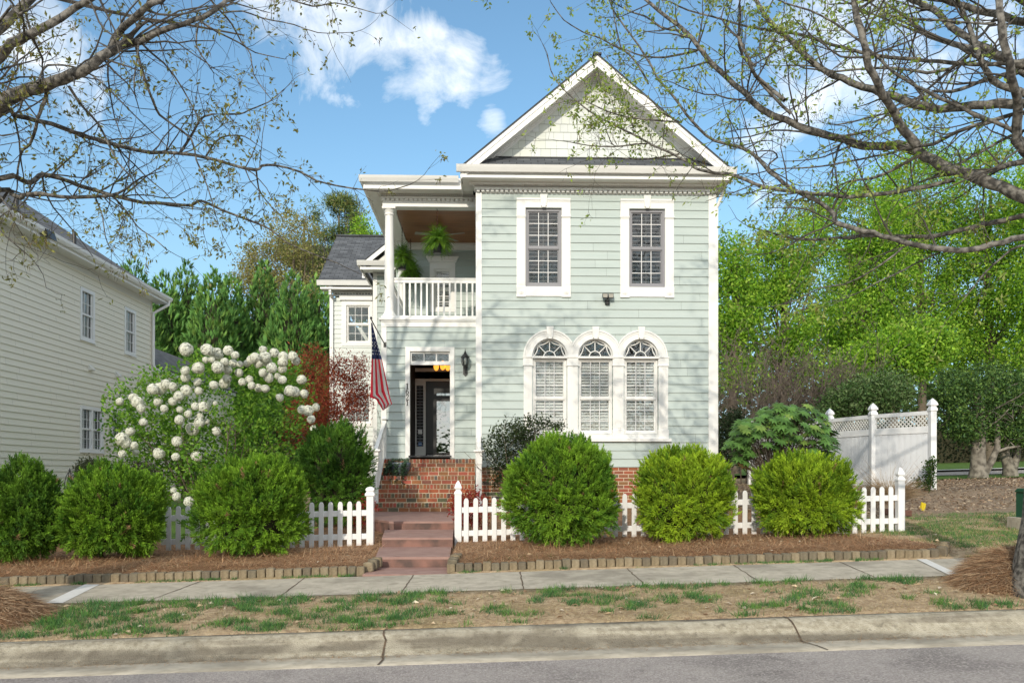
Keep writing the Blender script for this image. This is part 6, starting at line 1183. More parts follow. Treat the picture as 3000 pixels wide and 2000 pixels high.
def build_ferns():
    def fern(u, v, Y, vtop, r, label, seed, pot=True):
        r *= 1.12
        rng = np.random.RandomState(seed); p = np.array(P(u, v, Y)); ztop = ZA(vtop, Y, u); T = thing('hanging_fern', tuple(p), label, 'hanging plant', 'hanging ferns on the porch'); parts = []
        for k in range(300):
            a = rng.uniform(0, 6.28); el = rng.uniform(-.25, 1.5); L = r * rng.uniform(.75, 1.15); d = np.array([math.cos(a) * math.cos(el), math.sin(a) * math.cos(el), math.sin(el)]); q = p + d * .05 + np.array([0, 0, -.05]); m = 12; pts = [q]; dd = d.copy()
            for s_ in range(m): dd = dd + np.array([0, 0, -.10 - .09 * s_ / m]); dd /= np.linalg.norm(dd); pts.append(pts[-1] + dd * L / m)
            pts = np.array(pts); tg = norm(np.gradient(pts, axis=0)); sd_ = norm(np.cross(tg, np.array([0, 0, 1.0]) + rng.normal(size=3) * .2)); up = np.cross(sd_, tg); col = np.array([.13, .27, .03]) * rng.uniform(.6, 1.5) + (np.array([.05, .05, 0]) if rng.rand() < .3 else 0); wl = .040 * np.sin(np.linspace(.25, 3.0, m + 1))
            for s_ in (-1, 1): parts.append(leaves(pts, sd_ * s_ + tg * .35 - up * .15, up, wl + .006, .017, col * rng.uniform(.85, 1.15, (m + 1, 1))))
        V, F, c = cat3(parts); put('fronds', V, F, c, T, M['leaf']); b = MB(); pz = p[2] - .1; b.lathe([(.07, pz - .17), (.085, pz - .15), (.115, pz), (.12, pz + .02), (.10, pz + .02)], p[0], p[1], 18); b.lathe([(.085, pz - .19), (.10, pz - .17), (.10, pz - .165)], p[0], p[1], 18); b.build('pot', M['black'], T, smooth=True)
        b = MB(); z = pz + .25; i = 0
        for k in range(3): a = k * 2.1; b.tube([(p[0] + .115 * math.cos(a), p[1] + .115 * math.sin(a), pz + .02), (p[0], p[1], pz + .36)], .003, 4)
        z = pz + .34
        while z < ztop:
            ring = [(p[0] + (.012 * math.cos(t) if i % 2 else 0), p[1] + (0 if i % 2 else .012 * math.cos(t)), z + .024 + .028 * math.sin(t)) for t in np.linspace(0, 6.28, 11)]; b.tube(ring, .0035, 4, cap=False); z += .04; i += 1
        b.build('chain', mat('bronze chain', (.10, .05, .035), .5, metal=.6), T)
    fern(1281, 705, YE + .12, 609, .34, 'bright green fern hanging at the middle of the upper porch opening', 61)
    fern(1178, 755, 19.9, 640, .33, 'darker fern hanging in the side opening just behind the front column', 62)
    fern(1203, 795, 20.9, 700, .28, 'smallest fern, hanging deepest in the porch near the back wall', 63)

# ------------------------------------------------------------------ background trees
def crown_tree(name, label, X0, Y0, blobs, trunk_r, n, leaf, cols, seed, group, per=5, spread=.35, mt='leaf', limbs=6, bark='stem', trunk_top=None, flat=1.0):
    """blobs: (dx, dy, z, rx, rz) crown ellipsoids in metres relative to the trunk foot"""
    rng = np.random.RandomState(seed); zb = g(X0, Y0); T = thing(name, (X0, Y0, zb), label, 'tree', group); wt = np.array([b[3] ** 2 * b[4] for b in blobs]); wt /= wt.sum(); idx = rng.choice(len(blobs), n, p=wt); B = np.array(blobs)[idx]; d = rdir(rng, n) * rng.uniform(.45, 1.0, (n, 1)) ** .6
    ang = np.arctan2(d[:, 1], d[:, 0]); lum = 1 + .18 * np.sin(ang * 5 + d[:, 2] * 6 + idx * 2) * np.cos(d[:, 2] * 7 + idx)
    pts = np.stack([X0 + B[:, 0] + d[:, 0] * B[:, 3] * lum, Y0 + B[:, 1] + d[:, 1] * B[:, 3] * lum, zb + B[:, 2] + d[:, 2] * B[:, 4] * lum], 1)
    keep = vnoise(pts[:, 0] * 1.0 + seed, pts[:, 2] * 1.3 + pts[:, 1] * .3) > .36; pts = pts[keep]
    V, F, c = leafcloud(rng, pts, norm(pts - np.array([X0, Y0, zb + blobs[0][2]]) + np.array([0, 0, .2])), leaf[0], leaf[1], cols, spread, per=per); put('crown', V, F, c, T, M[mt])
    paths, tips = [], []; top = trunk_top or max(b[2] for b in blobs); h = np.linspace(0, 1, 8); paths.append((np.stack([X0 + .15 * np.sin(h * 5 + seed) * h, Y0 + .12 * np.cos(h * 4) * h, zb - .1 + h * top], 1), np.linspace(trunk_r * 1.25, trunk_r * .3, 8)))
    for b in blobs:
        for k in range(limbs):
            t = rng.uniform(.3, .8); s_ = np.array([X0, Y0, zb + top * t]); e = np.array([X0 + b[0], Y0 + b[1], zb + b[2]]) + rdir(rng, 1)[0] * np.array([b[3], b[3], b[4]]) * .7; m_ = (s_ + e) / 2 + np.array([0, 0, .3 + rng.normal() * .3]); grow(paths, tips, s_, m_ - s_, np.linalg.norm(m_ - s_), trunk_r * .35, 1, 1, rng, .1); q = paths[-1][0][-1]; grow(paths, tips, q, e - q, np.linalg.norm(e - q), trunk_r * .2, 0, 1, rng, .2, .1, 2.0)
    V, F = tubes(paths, lambda r: 8 if r > .08 else (5 if r > .02 else 3)); put('trunk', V, F, None, T, M[bark], smooth=True); return T

def cypress(u, vtop, Y, R_, label, seed, tone=1.0):
    rng = np.random.RandomState(seed); x = XA(u, Y); zb = g(x, Y); zt = ZA(vtop, Y, u); H = zt - zb; T = thing('cypress', (x, Y, zb), label, 'tree', 'row of tall leyland cypresses'); n = 9000
    t = 1 - np.sqrt(rng.uniform(0, 1, n)) * .98; a = rng.uniform(0, 6.28, n); nl = 26; la = rng.uniform(0, 6.28, nl); lt = rng.uniform(0, .9, nl)
    lob = 1 + .25 * np.sin(a * 4 + t * 16 + seed) * np.cos(t * 23 + a * 2); rad = R_ * np.power(1 - t, .66) * lob * rng.uniform(.55, 1, n) ** .5
    p = np.stack([x + rad * np.cos(a), Y + rad * np.sin(a), zb + t * H], 1); out = np.stack([np.cos(a), np.sin(a), 0 * a], 1); ax = norm(out * (.75 * (1 - t) + .18)[:, None] + np.array([0, 0, 1.0]) + rng.normal(size=(n, 3)) * .30); L = rng.uniform(.26, .52, n) * (1.1 - .35 * t); parts = []; sd0 = norm(np.cross(ax, rdir(rng, n))); base = np.array([.105, .235, .055]) * tone; c = base[None] * rng.uniform(.55, 1.5, (n, 1)) + (rng.rand(n, 1) > .75) * np.array([.10, .12, .02])
    for q in range(7):
        s_ = (q - 3) / 3; dd = norm(ax + sd0 * s_ * .55 + rng.normal(size=(n, 3)) * .10); o = ax * (L * (.55 - .5 * abs(s_)))[:, None] * .6; parts.append(tris(p + o, dd, np.cross(dd, sd0) * .6 + sd0 * .7, L * (.75 - .2 * abs(s_)), rng.uniform(.045, .075, n), c * .8, c * 1.35))
    V, F, cc = cat3(parts); put('crown', V, F, cc, T, M['needle']); b = MB(); b.tube([(x, Y, zb - .1), (x, Y, zb + H * .9)], [.16, .03], 8); b.lathe([(R_ * .25, zb + .3), (R_ * .55, zb + H * .1), (R_ * .45, zb + H * .45), (R_ * .25, zb + H * .7), (.02, zb + H * .88)], x, Y, 14); b.build('trunk', M['core'], T)  # trunk mesh includes a dark solid core added to block light

def build_background():
    rows = [(391, 755, 'cypress nearest the tan house eave in the row of cypresses'), (478, 776, 'second cypress from the tan house, with a forked feathery top'), (545, 764, 'tall narrow cypress third from the tan house in the row'), (622, 772, 'cypress behind the left side of the white snowball blooms'), (676, 778, 'cypress rising above the middle of the snowball shrub'), (773, 768, 'tallest pointed cypress, before the olive toned trees'), (860, 784, 'cypress standing above the red maple'), (930, 800, 'cypress half hidden by the pale wing of the green house'), (300, 800, 'cypress mostly hidden behind the tan house roof')]
    for i, (u, v, l) in enumerate(rows): cypress(u, v + (0, 14, -6, 10, 22, -4, 12, 8, 0)[i], 38 + (i % 3) * 1.6, 2.35, l, 100 + i, 1.0 + .12 * math.sin(i * 2.1))
    # pines and olive trees behind the cypresses
    pine = [(.12, .18, .05), (.17, .23, .06), (.24, .26, .07), (.10, .16, .07)]; olive = [(.33, .34, .10), (.40, .38, .13), (.27, .28, .09), (.36, .29, .16)]
    def px(u, v, Y): return XA(u, Y), ZA(v, Y, u)
    Yb = 52; x, z = px(1000, 630, Yb); zb = g(x, Yb); crown_tree('pine', 'loblolly pine with a rounded open top beside the porch eave', x, Yb, [(0, 0, z - zb, 1.35, 1.2), (-.9, 0, z - zb - .9, .9, .7), (.7, 0, z - zb - 1.3, .9, .7), (.2, 0, z - zb - 2.4, 1.1, .7)], .22, 2300, (.34, .05), pine, 201, 'pines behind the cypress row', per=6, spread=.14, mt='needle', bark='bark')
    x, z = px(895, 640, 54); zb = g(x, 54); crown_tree('pine', 'ragged pine with a narrow top between the round pine and the olive trees', x, 54, [(0, 0, z - zb, .9, 1.3), (-.3, 0, z - zb - 2, 1.5, 1.2), (.6, 0, z - zb - 3, 1.3, 1.2)], .22, 2300, (.34, .05), pine, 202, 'pines behind the cypress row', per=6, spread=.16, mt='needle', bark='bark')
    x, z = px(860, 700, 48); zb = g(x, 48); crown_tree('olive_tree', 'broad olive toned tree just budding behind the cypress tops', x, 48, [(0, 0, z - zb, 1.6, 1.6), (-1.6, 0, z - zb - 1.6, 1.3, 1.2), (1.2, 0, z - zb - 2.0, 1.7, 1.6), (-.3, 0, z - zb - 3.2, 2.2, 1.5)], .2, 3600, (.13, .08), olive, 203, 'budding trees behind the cypress row', spread=.22)
    x, z = px(760, 745, 47); zb = g(x, 47); crown_tree('olive_tree', 'lower olive budding tree left of the broad one, behind a cypress spire', x, 47, [(0, 0, z - zb - .3, 1.0, .9), (-.4, 0, z - zb - 2, 1.4, 1.2)], .16, 1500, (.13, .08), olive, 204, 'budding trees behind the cypress row', spread=.22)
    spring = [(.25, .46, .035), (.33, .54, .045), (.17, .35, .03), (.40, .58, .07), (.12, .26, .028)]
    x, z = px(1085, 655, 46); zb = g(x, 46); crown_tree('green_tree', 'bright green tree seen in the gap under the porch eave', x, 46, [(0, 0, z - zb - .3, 1.0, 1.0), (.5, 0, z - zb - 2, 1.6, 1.5)], .16, 1700, (.15, .10), spring, 205, 'bright spring trees', spread=.2)
    # spring wood on the far side of the privacy fence
    def bl(u, v, Y, ru, rv): x_, z_ = px(u, v, Y); return x_, z_, ru * Y / 2400, rv * Y / 2400
    def wood(name, label, u, Y, specs, n, seed, cols=spring, leaf=(.155, .085), **k):
        X0 = XA(u, Y); zb = g(X0, Y); bs = []
        for (uu, vv, ru, rv) in specs: x_, z_, a, b = bl(uu, vv, Y, ru, rv); bs.append((x_ - X0, 0, z_ - zb, a, b))
        return crown_tree(name, label, X0, Y, bs, .2, n, leaf, cols, seed, 'bright spring trees', spread=k.pop('spread', .28), **k)
    wood('green_tree', 'slim bright tree right beside the white corner of the green house', 2150, 33, [(2140, 760, 45, 70), (2150, 900, 70, 110), (2140, 1060, 70, 80)], 2800, 211)
    wood('green_tree', 'bright leafy tree behind the bare brown thicket', 2290, 35, [(2265, 790, 110, 90), (2340, 720, 100, 80), (2260, 930, 140, 110), (2380, 880, 110, 100), (2280, 1060, 120, 80)], 6800, 212)
    wood('green_tree', 'tall bright tree above the fence lattice', 2520, 38, [(2500, 650, 150, 110), (2430, 780, 120, 100), (2560, 800, 130, 110), (2500, 930, 150, 110), (2560, 1030, 120, 90)], 8200, 213)
    wood('green_tree', 'big bright tree above the near post of the privacy fence', 2700, 40, [(2680, 560, 160, 110), (2620, 700, 130, 100), (2740, 740, 140, 120), (2680, 900, 150, 110), (2700, 1040, 160, 90)], 9000, 214)
    wood('green_tree', 'bright tree behind the oak trunk above the hollies', 2900, 39, [(2880, 560, 150, 130), (2960, 700, 130, 110), (2860, 800, 130, 110), (2930, 930, 140, 100), (2850, 1020, 110, 70)], 7800, 215)
    wood('green_tree', 'leaning bright tree past the frame edge behind the oak', 3080, 36, [(3060, 620, 110, 130), (3040, 850, 110, 120), (3020, 1020, 90, 70)], 3600, 216)
    wood('green_tree', 'low fresh green sapling between the brown thicket and the fence', 2620, 31, [(2600, 1060, 110, 60), (2690, 1010, 100, 60), (2500, 1090, 80, 50)], 3600, 217)
    # bare brown thickets
    for i, (u, Y, s, l) in enumerate(((2165, 25.5, 1.0, 'bare brown twiggy shrub against the house corner'), (2290, 26.2, 1.05, 'bare brown twiggy shrub rising behind the big leaved plant'), (2410, 26.8, .95, 'bare brown twiggy shrub beside the far end of the privacy fence'))):
        rng = np.random.RandomState(300 + i); x = XA(u, Y); zb = g(x, Y); T = thing('bare_shrub', (x, Y, zb), l, 'shrub', 'bare brown shrubs'); paths, tips = [], []
        for k in range(22): a = rng.uniform(0, 6.28); grow(paths, tips, np.array([x + .3 * math.cos(a), Y + .3 * math.sin(a), zb]), np.array([.45 * math.cos(a), .4 * math.sin(a), 1.0]), s * rng.uniform(3.2, 4.4), .022, 0, 3, rng, .22, .06, 2.6, (25, 65), (.35, .6), .12)
        paths = [q for q in paths if q[1][0] > .0]; V, F = tubes([(p, np.maximum(r, .0065)) for p, r in paths], lambda r: 3); put('twigs', V, F, np.repeat(np.array([[.12, .095, .075]]), len(V), 0), T, M['straw'])
    # hollies over the back street
    hol = [(.05, .11, .028), (.08, .155, .035), (.035, .08, .025), (.13, .22, .05)]
    for u, Y, tw, l, sd_, specs in ((2866, 24, .21, 'dark holly with the thick pale mottled trunk behind the privacy fence', 321, [(2840, 1190, 100, 75), (2790, 1140, 60, 60), (2900, 1130, 90, 70), (2830, 1250, 70, 45)]), (2958, 24.6, .16, 'dark holly with twin forked trunks next to the oak', 322, [(2960, 1200, 80, 70), (3010, 1150, 90, 80), (2930, 1260, 60, 40), (3000, 1270, 60, 40)])):
        X0 = XA(u, Y); zb = g(X0, Y); rng = np.random.RandomState(sd_); T = thing('holly_tree', (X0, Y, zb), l, 'tree', 'dark hollies by the back street'); pts = []
        for k in range(2600): e = specs[rng.randint(4)]; d = rdir(rng, 1)[0] * rng.uniform(.3, 1) ** .5; pts.append(P(e[0] + d[0] * e[2], e[1] + d[2] * e[3], Y + d[1] * 1.1))
        V, F, c = leafcloud(rng, np.array(pts), rdir(rng, len(pts)), .10, .05, hol, .10, per=4); put('crown', V, F, c, T, M['leaf_shiny']); paths, tips = [], []; zc = ZA(1250, Y, u)
        if tw > .2:
            paths.append((np.array([[X0, Y, zb - .05], [X0 + .0, Y, zb + .25], [X0, Y, zb + .8], [X0 + .02, Y, zc], [X0 - .05, Y, zc + 1.0]]), np.array([.33, .24, .20, .19, .12]))); paths.append((np.array([[X0 + .12, Y - .05, zb + .1], [X0 + .35, Y - .1, zb + .55], [X0 + .52, Y - .1, zb + .95], [X0 + .58, Y, zc + .3]]), np.array([.12, .10, .085, .06]))); paths.append((np.array([[X0 + .45, Y - .1, zb + .8], [X0 + .8, Y - .15, zb + .93], [X0 + 1.2, Y - .1, zb + .98]]), np.array([.05, .045, .03])))
        else: paths.append((np.array([[X0 + .02, Y, zb - .05], [X0, Y, zb + .3], [X0 - .14, Y, zb + .7], [X0 - .12, Y, zc + .2]]), np.array([.26, .2, .13, .11]))); paths.append((np.array([[X0 + .06, Y - .02, zb + .25], [X0 + .2, Y, zb + .6], [X0 + .27, Y, zb + 1.1], [X0 + .34, Y, zc + .3]]), np.array([.15, .12, .10, .08])))
        for k in range(14): a = rng.uniform(0, 6.28); grow(paths, tips, np.array([X0, Y, zc + rng.uniform(-.2, .6)]), np.array([math.cos(a), math.sin(a), .4]), rng.uniform(.8, 1.8), .035, 0, 2, rng, .3, .0, 3)
        V, F = tubes(paths, lambda r: 10 if r > .1 else (5 if r > .02 else 3)); put('trunk', V, F, None, T, M['holly_bark'], smooth=True)
    # clipped dark hedge across the back street
    rng = np.random.RandomState(331); n = 7000; xa, xb = 16, 34; p = np.stack([rng.uniform(xa, xb, n), 41 + rng.uniform(-.7, .7, n), rng.uniform(.2, 2.1, n)], 1); p[:, 2] += g(p[:, 0], 41.0); T = thing('hedge', ((xa + xb) / 2, 41, g(25, 41.)), 'long dark clipped hedge across the back street', 'hedge'); V, F, c = leafcloud(rng, p, rdir(rng, n), .14, .09, [(.012, .024, .010), (.02, .036, .014)], .1, per=4); put('foliage', V, F, c, T, M['leaf']); b = MB(); b.box(xa, xb, 40.5, 41.5, g(25, 41.) - .6, g(25, 41.) + 1.7); b.build('dark_core', M['core'], T)  # dark box fills the hedge, inner shade put into its colour
    # distant wood closing the horizon
    rng = np.random.RandomState(341); n = 40000; a = rng.uniform(-math.pi, math.pi, n); back = np.abs(a) > 1.45; r = np.where(back, rng.uniform(55, 75, n), rng.uniform(75, 110, n)); p = np.stack([r * np.sin(a), r * np.cos(a), rng.uniform(0, 1, n) ** .8 * (12 + 5 * vnoise(a * 14, r * .0)) * np.where(back, .26, 1)], 1); p[:, 2] += g(p[:, 0], p[:, 1]); V, F, c = leafcloud(rng, p, rdir(rng, n), .9, .6, [(.04, .08, .02), (.07, .12, .025), (.10, .15, .035)], .5, per=3); o = link('distant_wood', npmesh('distant_wood', V, F, c), None, M['leaf']); tag(o, 'distant wood behind the houses', 'wood', kind='stuff')

# ------------------------------------------------------------------ the two street oaks
def resample(pts, rads, step):
    pts = np.asarray(pts, float); n = len(pts); e = np.vstack([2 * pts[0] - pts[1], pts, 2 * pts[-1] - pts[-2]]); out, ro = [], []
    for i in range(n - 1):
        p0, p1, p2, p3 = e[i], e[i + 1], e[i + 2], e[i + 3]; m = max(2, int(np.linalg.norm(p2 - p1) / step))
        for k in range(m): t = k / m; out.append(.5 * (2 * p1 + (p2 - p0) * t + (2 * p0 - 5 * p1 + 4 * p2 - p3) * t * t + (3 * p1 - p0 - 3 * p2 + p3) * t ** 3)); ro.append(rads[i] + (rads[i + 1] - rads[i]) * t)
    out.append(pts[-1]); ro.append(rads[-1]); return np.array(out), np.array(ro)
def oak(name, label, X0, Y0, limbs, trunk_r, height, seed, leafcol, leafL, crown_limbs, tw_dens, leaf_per, zlean=(0, 0), catk=.25, group=None, lvl=2, sparse=1.0, leafy=None, extra=()):
    rng = np.random.RandomState(seed); zb = g(X0, Y0) ; T = thing(name, (X0, Y0, zb), label, 'tree', group); thick, twigs, tips = [], [], []
    h = np.linspace(0, 1, 14); tp = np.stack([X0 + zlean[0] * h + .06 * np.sin(h * 7 + seed), Y0 + zlean[1] * h + .05 * np.cos(h * 6), zb - .1 + h * height], 1); tr = trunk_r * np.interp(h, [0, .03, .08, .5, 1], [1.5, 1.2, 1.0, .65, .1]); thick.append((tp, tr))
    trunk_at = lambda z: np.array([np.interp(z, tp[:, 2], tp[:, i]) for i in range(3)])
    for pl, w0, w1, y0, y1, att in limbs:
        n = len(pl); q = []; ph = rng.uniform(0, 6); wig = .05
        for i, (u, v) in enumerate(pl): t = i / (n - 1); q.append(np.array(P(u, v, y0 + (y1 - y0) * t + .18 * math.sin(ph + t * 5) * min(1, t * 3))))
        px_ = np.linspace(w0, w1, n) / 2 * np.array([k[1] for k in q]) / 2400
        if att: s_ = trunk_at(q[0][2] - .45 * abs(q[0][0] - X0)); q = [s_] + q; px_ = np.concatenate([[px_[0] * 1.25], px_])
        p, r = resample(q, px_, .10); r = r * (1 + .07 * np.sin(np.arange(len(r)) * 1.7 + ph) * rng.uniform(.3, 1, len(r))); p = p + rng.normal(size=p.shape) * np.minimum(r * .18, .006)[:, None]; thick.append((p, r)); L = np.sum(np.linalg.norm(np.diff(p, axis=0), axis=1)); m = int(L * tw_dens); st = .22 if att else .08
        for t in rng.uniform(st, 1, m):
            f = t * (len(p) - 1); i = min(int(f), len(p) - 2); b = norm(p[i + 1] - p[i]); ax = norm(np.cross(b, rdir(rng, 1)[0])); a = R(rng.uniform(35, 80)); d = b * math.cos(a) + ax * math.sin(a); d[1] *= .7
            grow(twigs, tips, p[i], d, rng.uniform(.30, 1.15) * (1.15 - .5 * t) * (.7 + .3 * min(1, r[i] / .03)), max(.0032, min(r[i] * .42, .010)), 0, lvl, rng, .32, .05, 5.8, (30, 75), (.35, .62), .12, .10)
        grow(twigs, tips, p[-1], p[-1] - p[-2], .5, max(r[-1] * .8, .0035), 0, lvl, rng, .3, .05, 3.5, (25, 60), (.4, .6), .1, .10)
    for ex in extra:
        q = [trunk_at(ex[0][2] - .8)] + [np.array(e, float) for e in ex]; p, r = resample(q, np.linspace(.045, .008, len(q)), .15); thick.append((p, r)); L = np.sum(np.linalg.norm(np.diff(p, axis=0), axis=1))
        for t in rng.uniform(.2, 1, int(L * 7)):
            f = t * (len(p) - 1); i = min(int(f), len(p) - 2); b = norm(p[i + 1] - p[i]); ax = norm(np.cross(b, rdir(rng, 1)[0])); an = R(rng.uniform(35, 80)); grow(twigs, tips, p[i], b * math.cos(an) + ax * math.sin(an), rng.uniform(.4, 1.1), .009, 0, lvl, rng, .3, .05, 5.0, (30, 75), (.35, .62), .12, .10)
    for k in range(crown_limbs):
        z = zb + height * rng.uniform(.42, .95); s_ = trunk_at(z); a = 2.4 * k + rng.uniform(-.4, .4); el = rng.uniform(.15, .9); L = height * rng.uniform(.28, .45) * (1.15 - .5 * (z - zb) / height); d = np.array([math.cos(a) * math.cos(el), math.sin(a) * math.cos(el), math.sin(el)])
        big = []; grow(big, tips, s_, d, L, trunk_r * .22, 0, 3, rng, .16, .06, 1.7, (30, 65), (.4, .65), .25, .3)
        for p, r in big: (thick if r[0] > .03 else twigs).append((p, r))
    # anything that would hang in front of the lens is pruned
    twigs = [(p, r) for p, r in twigs if p[:, 1].min() > 3.2 or Y0 < 0]
    V, F = [], []
    long_ = [q for q in thick]; Vt, Ft = [], []; off = 0
    for p, r in long_: v, f = tubes([(p, r)], lambda r: 12 if r > .08 else 8); Vt.append(v); Ft.append(f + off); off += len(v)
    put('trunk', np.concatenate(Vt), np.concatenate(Ft), None, T, M['bark'], smooth=True)
    V, F = tubes(twigs, lambda r: 5 if r > .006 else 3); put('twigs', V, F, None, T, M['twig'])
    tips = [t for t in tips if (t[0][1] > 3.2 or Y0 < 0)]; tpn = np.array([t[0] for t in tips]); td = np.array([t[1] for t in tips]); end = np.array([t[2] for t in tips]); pr = np.where(end, .85, .34) * sparse
    dens = fbm(tpn[:, 0] * 1.3 + seed, tpn[:, 2] * 1.3) 
    pr = pr * np.clip((dens - .30) * 4.0, .15, 1.5)
    if leafy is not None: pr = pr * leafy(tpn)
    pr = np.where((tpn[:, 2] > 4.6) & (Y0 > 0), np.maximum(pr * 2.5, .35), pr)
    k = rng.rand(len(tpn)) < pr; p, d = tpn[k], td[k]; parts = [leafcloud(rng, p, d, leafL, leafL * .42, leafcol, .026, per=leaf_per)]; print(name, 'twigs', len(twigs), 'tips', len(tpn), 'leaf points', len(p))
    kb = rng.rand(len(tpn)) < .5; nb = kb.sum(); parts.append(leaves(tpn[kb], td[kb] + rng.normal(size=(nb, 3)) * .5, rdir(rng, nb), .013, .008, (.12, .10, .045)))
    V, F, c = cat3(parts); put('leaves', V, F, c, T, M['leaf'])
    kc = rng.rand(len(p)) < catk; pc = p[kc]; n = len(pc)
    if n:
        parts = []
        for q in range(4): parts.append(tris(pc + rng.normal(size=(n, 3)) * .012, norm(np.array([[0, 0, -1.0]]) + rng.normal(size=(n, 3)) * .16), rdir(rng, n), rng.uniform(.035, .075, n), np.full(n, .007), np.array([[.20, .135, .04]]) * rng.uniform(.6, 1.3, (n, 1))))
        V, F, c = cat3(parts); put('catkins', V, F, c, T, M['leaf'])
    return T

def build_oaks():
    sc = lambda l, k=2.138, ox=0, oy=0: [(ox + a / k, oy + b / k) for a, b in l]
    LL = [
        (sc([(0, 350), (200, 215), (380, 110), (560, 0), (700, -90)]), 27, 15, 6.6, 6.2, True),
        (sc([(0, 660), (60, 610), (150, 575), (300, 530), (450, 475), (580, 400), (680, 330)]), 42, 26, 7.2, 6.9, True),
        (sc([(676, 335), (710, 270), (740, 210), (800, 150), (870, 90), (940, 30), (1000, 0), (1100, -70)]), 23, 15, 6.9, 6.7, False),
        (sc([(670, 345), (760, 290), (870, 255), (960, 215), (1080, 170), (1220, 130), (1320, 80), (1400, 20), (1440, 0), (1560, -30)]), 21, 10, 6.9, 7.3, False),
        (sc([(0, 700), (90, 720), (230, 755), (400, 800), (500, 845), (650, 885), (800, 930), (950, 955), (1130, 960), (1300, 990), (1450, 1030), (1600, 1065), (1640, 1040), (1720, 1035), (1880, 1075), (1980, 1130), (2120, 1165), (2300, 1190), (2420, 1195), (2560, 1160)]), 15, 3, 7.3, 8.6, True),
        (sc([(0, 1115), (120, 1122), (190, 1145), (225, 1115), (270, 1095), (380, 1120), (500, 1165), (620, 1200), (760, 1240), (900, 1265), (1060, 1280), (1200, 1285), (1240, 1260), (1290, 1268), (1400, 1320), (1560, 1380), (1700, 1440), (1800, 1520), (1960, 1590), (2120, 1650)]), 16, 3.5, 7.6, 8.8, True),
        (sc([(0, 1190), (70, 1210), (125, 1242), (150, 1222), (220, 1212), (300, 1220), (450, 1235), (650, 1230), (735, 1215)]), 14, 9, 7.7, 7.75, True),
        (sc([(300, 570), (275, 640), (250, 700), (220, 800), (190, 900), (145, 940), (120, 1010), (110, 1110)]), 12, 5, 7.1, 7.5, False),
        (sc([(870, 270), (850, 420), (840, 560), (870, 680)]), 6, 2.5, 6.9, 7, False),
        (sc([(850, 290), (900, 480), (960, 640), (1000, 720), (1080, 780), (1200, 870), (1230, 1000), (1300, 1170), (1350, 1350)]), 9, 3, 6.9, 7.6, False),
        (sc([(430, 540), (520, 670), (620, 780), (680, 900), (740, 1020), (830, 1120), (850, 1200), (940, 1290)]), 8, 3, 7.1, 7.6, False),
        (sc([(1130, 955), (1200, 850), (1250, 750), (1330, 715), (1500, 715), (1560, 690), (1680, 640), (1780, 560)]), 8, 2.5, 7.8, 8.2, False),
        (sc([(1290, 985), (1350, 890), (1430, 850), (1530, 855), (1600, 900)]), 6, 2.5, 8, 8.2, False),
        (sc([(1605, 1065), (1620, 1180), (1670, 1260), (1760, 1350)]), 5, 2.5, 8.1, 8.4, False),
        (sc([(1240, 150), (1230, 290), (1300, 400), (1340, 460)]), 6, 2.5, 7.2, 7.4, False),
        (sc([(1320, 0), (1380, 70), (1450, 150), (1510, 260), (1570, 340), (1590, 470), (1680, 600)]), 6, 2.5, 7.4, 7.7, False),
        (sc([(1250, 130), (1360, 200), (1500, 270), (1600, 330), (1750, 365)]), 6, 2.5, 7.2, 7.6, False),
        (sc([(1400, 80), (1520, 70), (1640, 115), (1840, 155), (1990, 205), (2180, 205)]), 5, 2, 7.3, 7.8, False),
        (sc([(1830, 0), (1960, 40), (2100, 20), (2230, 50), (2352, 85)]), 5, 2, 7.5, 8, False),
        (sc([(240, 520), (260, 450), (300, 410), (400, 410), (520, 440), (640, 520), (760, 640), (900, 780), (1060, 930)]), 7, 3, 6.9, 7.6, False),
        (sc([(0, 130), (120, 90), (240, 20), (300, -30)]), 8, 4, 6.3, 6.2, True),
        (sc([(680, 380), (675, 480), (690, 600), (720, 740), (770, 880)]), 6, 2.5, 6.9, 7.1, False),
        (sc([(700, 1220), (800, 1330), (860, 1420), (960, 1490), (1040, 1560)]), 5, 2.5, 7.8, 7.9, False),
        (sc([(600, 1240), (640, 1350), (660, 1480), (690, 1560)]), 5, 2, 7.7, 7.8, False),
        (sc([(0, 1225), (50, 1300), (90, 1390), (160, 1500)]), 4, 2, 7.4, 7.4, False),
        (sc([(0, 1440), (80, 1520), (200, 1620), (270, 1720)]), 4, 2, 7.2, 7.3, False),
    ]
    olive = [(.20, .22, .055), (.27, .27, .08), (.16, .17, .05), (.30, .30, .11)]
    oak('street_oak', 'street oak beyond the frame edge by the tan house, arching budding limbs over the yard', -5.25, 7.5, LL, .24, 10.5, 401, olive, .050, 16, 6.0, 4, (.4, 0), .45, group=None, sparse=.85, leafy=lambda p: np.interp(p[:, 0], [-4.6, -3.2, -2.2, -1.2], [.8, 1.1, 1.6, 2.2]), extra=[[(-4.2, 7.6, 5.2), (-2.8, 7.9, 5.9), (-1.2, 8.2, 6.3)], [(-4, 7.4, 6.2), (-2.4, 7.2, 7.2), (-.8, 7.4, 7.6)], [(-4.3, 8, 6.8), (-3.3, 9, 8.2), (-2.4, 9.8, 8.8)]])
    s1 = lambda l: [(2000 + a / 2.351, 400 + b / 2.351) for a, b in l]; s2 = lambda l: [(2200 + a / 2.904, b / 2.904) for a, b in l]; s3 = lambda l: [(1500 + a / 2.904, b / 2.904) for a, b in l]
